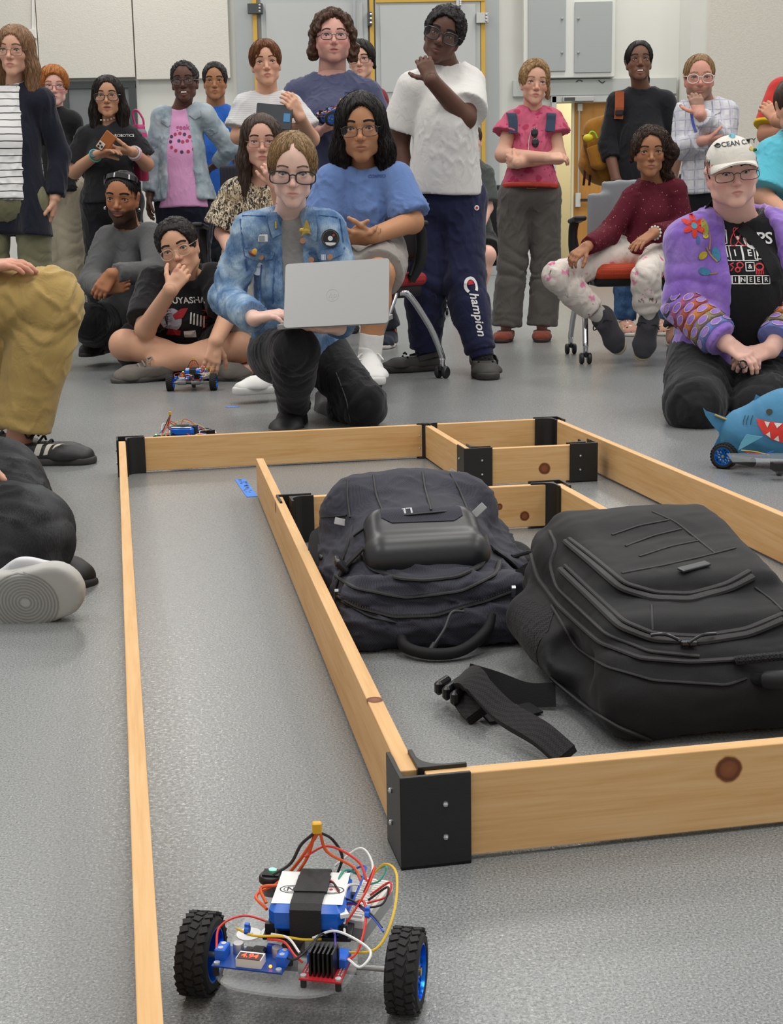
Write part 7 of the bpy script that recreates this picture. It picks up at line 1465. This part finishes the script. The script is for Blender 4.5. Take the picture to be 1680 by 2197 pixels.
_, TT = tee(H, cl('black_cotton', '17171a'), .018, .4, .0, -.05, .005, .088, seed=181, arms='')
def velvet():
    m, t = newmat('purple_velour'); v = t.coord(); n = t.noise(v, 7, 4, .6); t.link(t.ramp(n, [(.3, '6a4aa0'), (.5, '8a68c0'), (.7, 'a88ad8')]), t.b.inputs['Base Color']); t.b.inputs['Roughness'].default_value = .9; t.b.inputs['Sheen Weight'].default_value = .5; t.b.inputs['Specular IOR Level'].default_value = .15; t.link(t.bump(t.noise(v, 200, 2), .2, .001), t.b.inputs['Normal']); return wrinkle(m)
pv = velvet(); L = H.torso(.034, -.10, 'a', .10) + H.arms(.021, 'lr', 1.95, .008) + neckcut(H, .10, 0) + [prim(H.N + H.fwd * .16 + H.up * .05 + H.side * .015, H.P + H.fwd * .28 + H.up * .02 + H.side * .02, (.085, .12), (.10, .16), H.side, .015, '-')]
_, TJ = H.garment('velour_jacket', L, pv, .0065, .006, 28, (1, 1, .6), 183, 1, H.limbrings([('sl', 'el'), ('sr', 'er')], .010, .16))
cols = ['44465e', 'a85a7c', 'b0584a', 'c47a48', '8c8168', '6e7cc0']
for x in 'lr':
    E_, W_ = H.j['e' + x], H.j['w' + x]; d = W_ - E_; S_ = H.j['s' + x]; a0 = .041 * 1.25 + .032
    for k, c_ in enumerate(cols):
        f0, f1 = -.06 + k * .15, -.06 + (k + 1) * .15; rr = lambda f_: (.039 * H.arm * H.sc + .021) + ((.028 * H.arm * H.sc + .029) - (.039 * H.arm * H.sc + .021)) * f_ + .0065
        v, f = solid([prim(E_ + d * f0, E_ + d * f1, rr(max(f0, 0)), rr(f1), None, .004, '+', 'ab')], .005, None, 1); v = v + vnormals(v, f) * (.003 * fnoise(v, 60, k))[:, None]
        bm_ = cl('sleeve_band ' + c_, c_, var=.3, vscale=40); bo_ = mesh_np('sleeve_band', v, f, bm_, H.root); TB = bvh(v, f)
        cpos = E_ + d * (f0 + .075); dn_ = nrm(d); vd = nrm(CAMP - cpos + V(0, 0, .6)); n0 = nrm(vd - dn_ * (vd @ dn_)); s0_ = np.cross(dn_, n0)
        for an in (-1.5, -.75, 0, .75, 1.5):
            an2 = an + (.37 if k % 2 else 0); rd_ = n0 * math.cos(an2) + s0_ * math.sin(an2); ax_ = np.cross(dn_, rd_); h_ = surf(TB, cpos + rd_ * .2, -rd_)
            if h_ is not None: wrap('oval_cutout', grid_poly(circ2(.017, 14, (0, 0), .0085), .010), h_[0], ax_, dn_, TB, pv, bo_, .0022); wrap('oval_rim', ribbon2(circ2(.0185, 18, (0, 0), .010), .0028, True), h_[0], ax_, dn_, TB, mat('rim_pale', 'b9a0a8', .8), bo_, .003)
for k in range(6): a = k * math.pi / 3; pshape(H, TJ, 1489, 484, shiftvf(grid_poly(circ2(.017, 12, (.022, 0), .009), .012), 0, 0, a + .5), mat('embroidery_red', 'c8301e', .8), 'petal', lift=.003)
pshape(H, TJ, 1489, 484, grid_poly(circ2(.010, 12), .02), mat('embroidery_teal', '4a90a8', .8), 'flower_centre', lift=.0045)
for x, y, w_, h_, c_, r_ in ((1512, 488, .012, .030, '8a8a3a', .1), (1514, 506, .010, .008, 'd8b81e', 0), (1536, 545, .012, .024, '3a7a9a', .1), (1508, 548, .016, .012, 'c8b02a', .6), (1510, 582, .018, .012, '3a7a9a', -.3), (1498, 515, .006, .014, '3a6a9a', 0)): pshape(H, TJ, x, y, shiftvf(grid_poly(circ2(w_, 10, (0, 0), h_), .015), 0, 0, r_), mat('embroidery ' + c_, c_, .8), 'embroidered_leaf', lift=.003)
for pts in ([(1508, 480), (1524, 490), (1520, 505), (1528, 520), (1522, 535)], [(1515, 530), (1530, 555), (1540, 562)], [(1524, 588), (1540, 586)]): pline(H, TJ, pts, .004, mat('embroidery_gold', 'a8843a', .8), 'embroidered_vine', .002)
wp = MATS['white_ink']; rp = mat('red_print3', 'c0323a', .7); X = V(1, 0, 0); Z = V(0, 0, 1)
def boxed(px, py, ch, s_, sz=None):
    pshape(H, TT, px, py, ribbon2(dens2([(-s_, -s_), (s_, -s_), (s_, s_), (-s_, s_), (-s_, -s_)], .012), .003), wp, 'printed_frame', lift=.003); ptext(H, TT, px, py, ch, sz or s_ * 1.5, wp, lift=.003)
boxed(1544, 508, 'I', .021); ptext(H, TT, 1640, 512, 'PS', .052, wp, lift=.003); pshape(H, TT, 1612, 515, ribbon2([(.022 * math.cos(a), .024 * math.sin(a)) for a in np.linspace(1.2, 5.0, 12)], .009), wp, 'printed_letter', lift=.003)
for s_ in (-1, 1): pshape(H, TT, 1582, 508, shiftvf(ribbon2(circ2(.012, 18, (0, 0), .032), .003, True), s_ * .006, .0, s_ * .5), rp, 'printed_orbit', lift=.003)
pshape(H, TT, 1582, 510, grid_poly(circ2(.006, 10), .02), wp, 'printed_dot', lift=.003)
for k, ch in enumerate('SIEN'): boxed((1548, 1577, 1608, 1630)[k], 543, ch, .023 if k < 3 else .018, .028)
boxed(1609, 572, '&', .013, .02); pshape(H, TT, 1582, 573, joinvf(ribbon2(circ2(.009, 12, (.008, .006)), .004, True), ribbon2(circ2(.007, 10, (.0, -.008)), .004, True), ribbon2([(-.02, -.012), (-.012, .0), (-.02, .008), (-.01, .014)], .004)), rp, 'printed_bot', lift=.003); pshape(H, TT, 1629, 575, joinvf(ribbon2(circ2(.013, 14, (0, .004), .010), .005, True), *[ribbon2([(-.01 + k * .005, -.004), (-.012 + k * .006, -.02)], .003) for k in range(5)]), rp, 'printed_tangle', lift=.003)
for k, ch in enumerate('GINEER'): boxed(1561 + k * 16.5, 600, ch, .0125, .02)
pants(H, cl('black_cargo', '1e1f22', var=.15), .022, 1.9, .0, .08, .008, 185, thigh=1.15, rings=.01)
st_ = [pick(TJ, 1500, 440, .012), pick(TJ, 1520, 446, .012)] + [pick(TT, x, y, .014) for x, y in ((1552, 462), (1590, 492), (1625, 530), (1650, 575), (1662, 605))]; st_ = [p for p in st_ if p is not None]
if len(st_) > 3: MB().strip(bez(st_, 6), V(.7, 0, .7), .034, .004).build('bag_strap', web, H.root)
for x, d in (('l', (0, 1, -.6)), ('r', (0, 1, -.6))): H.shoe(x, d, cl('black_shoe2', '1a1a1c'), '2a2a2c', up=(0, .5, .8), heel=.05)
MB().tube([W(1594, 782, 4.30) + .0115 * V(math.cos(a), .3 * math.sin(a), math.sin(a)) for a in np.linspace(0, 6.28, 13)[:-1]], .003, 6, closed=True).build('ring', mat('black_ring', '0e0e10', .2), H.root, True)
# seated person in turquoise behind
H = Human('person in a plain turquoise T-shirt sitting behind the purple jacket, mostly hidden', 5.9, dict(nb=(1718, 300, .04), sl=(1652, 332), sr=(1800, 330), el=(1636, 420, -.05), er=(1820, 430, -.05), wl=(1700, 470, -.25), wr=(1770, 470, -.25), hl=(1690, 500, .1), hr=(1770, 500, .1), kl=(1680, 560, -.35), kr=(1780, 560, -.35), al=(1690, 770, -.3), ar=(1780, 770, -.3)), (1722, 225, -.11, 0, 0, 0), 'c9977c', hh=.24, stand=False, w=1.15)
H.hand('l', (1720, 480, -.3), (0, 0, -1), .3); H.hand('r', (1750, 480, -.3), (0, 0, -1), .3, th=-1); H.make_body(hb=.004); H.eyes(); H.hair(H.cap(), '3a2a1e', strands=0); tee(H, cl('turquoise_tee', '5cb9cc', var=.08), .03, .9, .03, -.08, .008, .08, seed=191); pants(H, cl('dark_jeans', '23262e'), .014, seed=192)
for x in 'lr': H.shoe(x, (0, -1, 0), cl('dark_shoe', '26221f'), '1b1a19', heel=.075)
c_ = H.P; chair([c_[0], c_[1] + .0, 0], 0, 'black mesh chair under the person in the turquoise T-shirt', 'black', '2c2e30')
# far seated person on red chair
H = Human('person in a grey-green T-shirt and black shorts on a red chair, behind the white T-shirt', 10.4, dict(nb=(1012, 352, .03), sl=(978, 372), sr=(1046, 372), el=(972, 440), er=(1046, 446, -.05), wl=(985, 480, -.2), wr=(1032, 488, -.2), hl=(998, 520, .05), hr=(1040, 520, .05), kl=(990, 548, -.38), kr=(1046, 548, -.38), al=(985, 660, -.3), ar=(1012, 668, -.3)), (1012, 300, -.11, 0, 0, 0), 'dcae9c', hh=.232, stand=False, face=dict())
H.hand('l', (1000, 500, -.3), (0, 0, -1), .3); H.hand('r', (1022, 505, -.3), (0, 0, -1), .3, th=-1); H.make_body(True, hb=.004); H.eyes(); H.hair(H.cap(), '3a2a1e', strands=0); tee(H, cl('sage_tee', '474c48'), .022, .85, .03, -.04, seed=195); pants(H, cl('black_shorts', '161618'), .02, .85, .02, .08, seed=196, name='shorts')
for x in 'lr': H.shoe(x, (0, -1, 0), cl('dark_shoe', '26221f'), '3a3836', heel=.07)
chair([H.P[0] + .02, H.P[1] - .02, 0], 0, 'red-seated chair with chrome legs behind the grey hiking trousers', 'red', '2c2e30')
# man in khaki on the left: leg and shoe in view
H = Human('man in mustard khaki trousers seated at the left edge, black striped sneaker on', 3.85, dict(nb=(-330, 250, .0), sl=(-430, 300, .2), sr=(-300, 300, -.18), el=(-420, 480, .2), er=(-200, 470, -.2), wl=(-250, 590, .15), wr=(-45, 575, -.1), hl=(-310, 655, .13), hr=(-290, 655, -.06), kl=(40, 650, .30), kr=(104, 648, -.02), al=(-60, 930, .30), ar=(40, 948, -.02)), (-290, 130, -.1, 60, 5, 0), 'c89078', hh=.24, stand=False, face=dict(), leg=1.12)
H.hand('r', (10, 568, -.1), (0, .2, -1), .3, th=1); H.hand('l', (-200, 600, .15), (0, 0, -1), .3); H.make_body(hb=.003); H.eyes(); H.hair(H.cap(), '5a4a3a', strands=0); tee(H, cl('grey_polo', '6a6c70'), .018, .8, .02, -.03, seed=201)
kh = cl('mustard_khaki', 'ae935a', var=.08); pants(H, kh, .022, 1.90, .016, .1, .008, 203, 18, thigh=1.0, rings=.012, h=.007)
lb = mat('black_leather', '232324', .5, bump=.15, bscale=200)
for x in 'lr': rr = H.shoe(x, (1, -.12, 0), lb, '343230', L=.285, high=-.015, soleh=.022, lace='161617', wd=.048, name='sneaker', heel=.062)
uo = [c for c in rr.children if c.name.startswith('upper')][0]; TU = bvh(np.array([v.co[:] for v in uo.data.vertices]) + rootloc(uo.parent), [tuple(p.vertices) for p in uo.data.polygons])
for k in range(3): wrap('stripe', grid_poly([(-.008, -.026), (.008, -.026), (.026, .024), (.010, .024)], .008), V(H.j['ar']) * V(1, 1, 0) + V(.060 + k * .028, -.045, .05), V(1, 0, 0), V(0, 0, 1), TU, mat('white_stripe', 'c9c5ba', .6), uo, .0015)
st2 = empty('stool', (H.P[0], H.P[1], 0), 'plain stool under the man in khaki trousers', 'stool'); MB().bbox(H.P - V(0, 0, .14), (.4, .4, .05), .02).build('stool_seat', chblk, st2)
for x in (-1, 1):
    for y in (-1, 1): MB().cyl((H.P[0] + x * .16, H.P[1] + y * .16, 0), (H.P[0] + x * .15, H.P[1] + y * .15, H.P[2] - .16), .015, 10).build('leg', chrome, st2, True)
# person in dark jeans on the floor, bottom left
H = Human('person in washed black jeans sitting at the left edge, grey sneaker sole showing', 2.75, dict(nb=(-420, 560, .1), sl=(-560, 640, .1), sr=(-300, 640, .1), el=(-600, 880, .0), er=(-260, 880, .0), wl=(-450, 1040, -.2), wr=(-160, 1010, -.2), hl=(-260, 1150, .3), hr=(-300, 1170, .0), kl=(-2, 1035, .15), kr=(44, 1152, -.33), al=(34, 1182, -.26), ar=(-85, 1302, -.5)), (-400, 380, -.05, 30, 5, 0), 'cf9f86', hh=.24, stand=False, face=dict(), leg=1.18)
H.hand('l', (-380, 1080, -.2), (0, 0, -1), .3); H.hand('r', (-60, 1000, -.2), (0, 0, -1), .3, th=-1); H.make_body(hb=.003); H.eyes(); H.hair(H.cap(), '3a2a1e', strands=0); tee(H, cl('dark_hoodie', '2a2a2e'), .022, 1.9, .006, -.05, seed=211)
_, TP = pants(H, denim('washed_black', '2a2b2d', '47494b', '1a1b1c', 9), .020, 1.95, .014, .08, .007, 213, 22, thigh=1.05, rings=.010, h=.0065)
wr_ = H.shoe('r', (1, -.05, .30), mat('white_canvas', 'cfd0d2', .6), 'b4b3ae', L=.29, high=-.02, soleh=.03, up=(.0, .96, .25), name='sneaker', wd=.055, heel=.055)
s0 = W(58, 1283, 2.40); rm_ = mat('sole_groove', '8b8a86', .7); n_ = nrm(V(.0, -.96, -.25)); xx = nrm(np.cross(V(0, 0, 1), n_)); zz = np.cross(n_, xx); so = [c for c in wr_.children if c.name.startswith('sole')][0]
vv = np.array([v.co[:] for v in so.data.vertices]) + rootloc(so.parent); TS = bvh(vv, [tuple(p.vertices) for p in so.data.polygons])
for k in range(9): decal('sole_ring', ribbon2(circ2(.010 + k * .0055, 30), .002, True), W(58, 1284, 2.2), xx, zz, TS, rm_, so, .0015)
H.shoe('l', (.9, -.25, -.06), mat('black_canvas', '1c1c1e', .6), '2a2a2c', L=.22, high=-.02, lace='c8c8c6', up=(.1, .1, 1), name='sneaker', heel=.055)
v, f = solid([prim(W(90, 1108, 2.85), W(122, 1112, 2.85), .038, .032, None, .02)], .004); o_ = mesh_np('sneaker', v, f, MATS['white_canvas'], H.root)
# hands-only neighbour: person with crossed bare legs and red shorts
H = Human('person in red shorts sitting at the left edge, clasped hands on bare knees', 5.3, dict(nb=(-190, 470, .05), sl=(-260, 500, .0), sr=(-120, 500, .0), el=(-270, 640, -.05), er=(-90, 640, -.05), wl=(-60, 730, -.2), wr=(-30, 715, -.15), hl=(-200, 820, .1), hr=(-130, 820, .1), kl=(-60, 770, -.15), kr=(-15, 775, -.1), al=(-30, 845, -.2), ar=(10, 838, -.05)), (-180, 380, -.1, 20, 5, 0), 'd8a590', hh=.24, stand=False, face=dict())
H.hand('l', (20, 750, -.2), (.2, .3, -1), .5); H.hand('r', (22, 728, -.16), (0, .2, -1), .4, th=1); H.make_body(True, hb=.003); H.eyes(); H.hair(H.cap(), '3a2a1e', strands=0); tee(H, cl('grey_polo', '6a6c70'), .018, .8, .02, -.03, seed=221); pants(H, cl('red_shorts', '8a2030'), .022, .9, .02, .08, seed=223, name='shorts')
H.shoe('r', (.1, -.3, 1), cl('dark_mesh_shoe', '2c2c30'), '4a4a4c', L=.26, up=(-.9, .3, .2), heel=.05); H.shoe('l', (-1, -.2, 0), MATS['dark_mesh_shoe'], '4a4a4c', heel=.05)
# dark display case and chair far left
bx_ = empty('equipment_case', G(190, 640), 'dark case with a blue lid standing behind the beige trousers', 'case'); c0 = G(184, 636); MB().bbox(c0 + V(0, 0, .12), (.34, .3, .24), .02).build('case_body', mat('case_dark', '14151c', .5), bx_); MB().bbox(c0 + V(0, 0, .27), (.34, .3, .06), .02).build('case_lid', mat('case_blue', '272d52', .4), bx_)
# ------------------------------------------------------------------ remaining robots
r3 = copy_tree(rob); p3 = mz(2.66, -.06); r3.location = list(p3); r3.rotation_euler = (0, 0, math.pi / 2 - .25); r3['label'] = 'robot car parked behind the far board of the maze'
sh = empty('shark_robot', G(1620, 1002), 'blue paper shark with red toothy mouth riding on a wheeled robot', 'robot'); c0 = G(1553, 1006); Ys = c0[1]; sb = mat('shark_paper', '3f7fa6', .7, var=.12, vscale=10, bump=.3, bscale=25, bdist=.006); ax_ = nrm(V(1, -.12, 0)); n_ = nrm(V(.12, 1, 0))
K = lambda x, y, d=0.: W(x, y, Ys - .02 + d) + V(0, 0, 0)
v, f = solid([prim(K(1606, 935, .06), K(1690, 918, .03), (.055, .075), (.07, .092), n_, .04), prim(K(1690, 918, .03), K(1780, 930, .0), (.07, .092), (.05, .06), n_, .04), prim(K(1592, 958, .06), K(1600, 940, .06), .035, .05, None, .04), plane(K(1640, 985), (0, 0, -1), .01)], .0045, None, 1); v = v + vnormals(v, f) * (.003 * fnoise(v, 45, 4) + .002 * np.abs(fnoise(v, 110, 6)))[:, None]; mesh_np('paper_body', v, f, sb, sh); TSk = bvh(v, f)
def paper(pts, nm, m=sb, d=0., th=.0015): o = K(*pts[0], d); P = [K(x, y, d) for x, y in pts]; me = MB(); k = len(P); tn = n_ * th; me.add([p - tn for p in P] + [p + tn for p in P], [tuple(range(k - 1, -1, -1)), tuple(range(k, 2 * k))] + [(i, (i + 1) % k, k + (i + 1) % k, k + i) for i in range(k)]); return me.build(nm, m, sh)
paper([(1615, 868), (1622, 846), (1652, 864), (1640, 874)], 'dorsal_fin', d=.05); paper([(1508, 874), (1516, 882), (1535, 888), (1578, 902), (1574, 928), (1545, 930), (1528, 912), (1514, 892)], 'tail_fin', d=.06); paper([(1545, 930), (1572, 930), (1552, 958), (1530, 960)], 'tail_fin', d=.06); paper([(1602, 932), (1636, 937), (1584, 966), (1590, 950)], 'side_fin', mat('shark_fin_paper', '5fa2bd', .7), d=-.075)
MB().tube(bez([K(1534, 890, .055), K(1556, 899, .055), K(1577, 905, .055), K(1574, 926, .055)], 4), .003, 6).build('glue_edge', mat('glue_yellow', 'b8a060', .6), sh, True)
def sdec(poly, m, nm, lift=.003): c = np.mean(poly, 0); return ppatch(H, TSk, poly, m, nm, lift, .001, .01, sh)
mo = [(1630, 901), (1650, 905), (1679, 908), (1730, 905), (1722, 935), (1700, 950), (1679, 950), (1660, 945), (1642, 932), (1633, 915)]; sdec(mo, mat('mouth_red', 'd8362e', .6), 'mouth'); pline(H, TSk, mo + mo[:1], .003, mat('marker_black', '121216', .6), 'mouth_outline', .005, .001, sh)
for tr in ([(1640, 904), (1650, 905), (1645, 917)], [(1661, 907), (1676, 908), (1666, 918)], [(1643, 932), (1652, 939), (1650, 926)], [(1660, 943), (1671, 947), (1668, 934)], [(1684, 908), (1700, 908), (1692, 920)], [(1684, 949), (1696, 949), (1690, 936)], [(1708, 907), (1722, 906), (1714, 918)]): sdec(tr, mat('tooth_white', 'e0dcd8', .6), 'tooth', .005)
p = pick(TSk, 1651, 884, .003)
if p is not None: MB().cyl(p, p - n_ * .003, .008, 16).build('eye', mat('eye_grey', '4a4c44', .5), sh)
for x in (1596, 1603, 1612): pline(H, TSk, [(x + 4, 892), (x, 903), (x - 1, 912)], .0015, MATS['marker_black'], 'gill_line', .003, .001, sh)
RSC[0] = False
for px, py, y_, s_ in ((1553, 1005, -.55, -1), (1700, 975, -.55, 1)):
    wl = wheel(sh, 0, s_); g = G(px, py); wl.location = list(V(g[0], g[1], .0335) - rootloc(sh)); wl.rotation_euler = (0, 0, y_ + 1.55)
MB().prism([(-.10, -.06), (.10, -.06), (.10, .06), (-.10, .06)], G(1640, 985, .05) + V(.02, .02, 0), ax_, n_, .003).build('chassis_plate', acry, sh); MB().cyl(G(1575, 984, .035), G(1615, 992, .035), .012, 14).build('gear_motor', blkp, sh, True); MB().box(G(1672, 1000, .035) + V(0, 0, .0), (.035, .04, .02)).build('caster_block', blkp, sh)
cg = G(1672, 1020); MB().lathe([(.0001, -.007), (.013, -.007), (.015, 0), (.013, .007), (.0001, .007)], (cg[0], cg[1], .015), roty(math.pi / 2) , 18).build('caster_wheel', mat('caster_grey', '56585a', .5), sh, True); MB().box((cg[0], cg[1], .026), (.024, .012, .012)).build('caster_fork', alu, sh)
for k, (c_, a_, b_) in enumerate((('blue', (1598, 975), (1660, 968)), ('red', (1600, 970), (1630, 974)), ('yellow', (1590, 966), (1650, 976)))): MB().tube(bez([K(*a_, -.04), K((a_[0] + b_[0]) / 2, a_[1] + 3, -.05), K(*b_, -.05)], 5), .0014, 6).build('wire', WC[c_], sh, True)
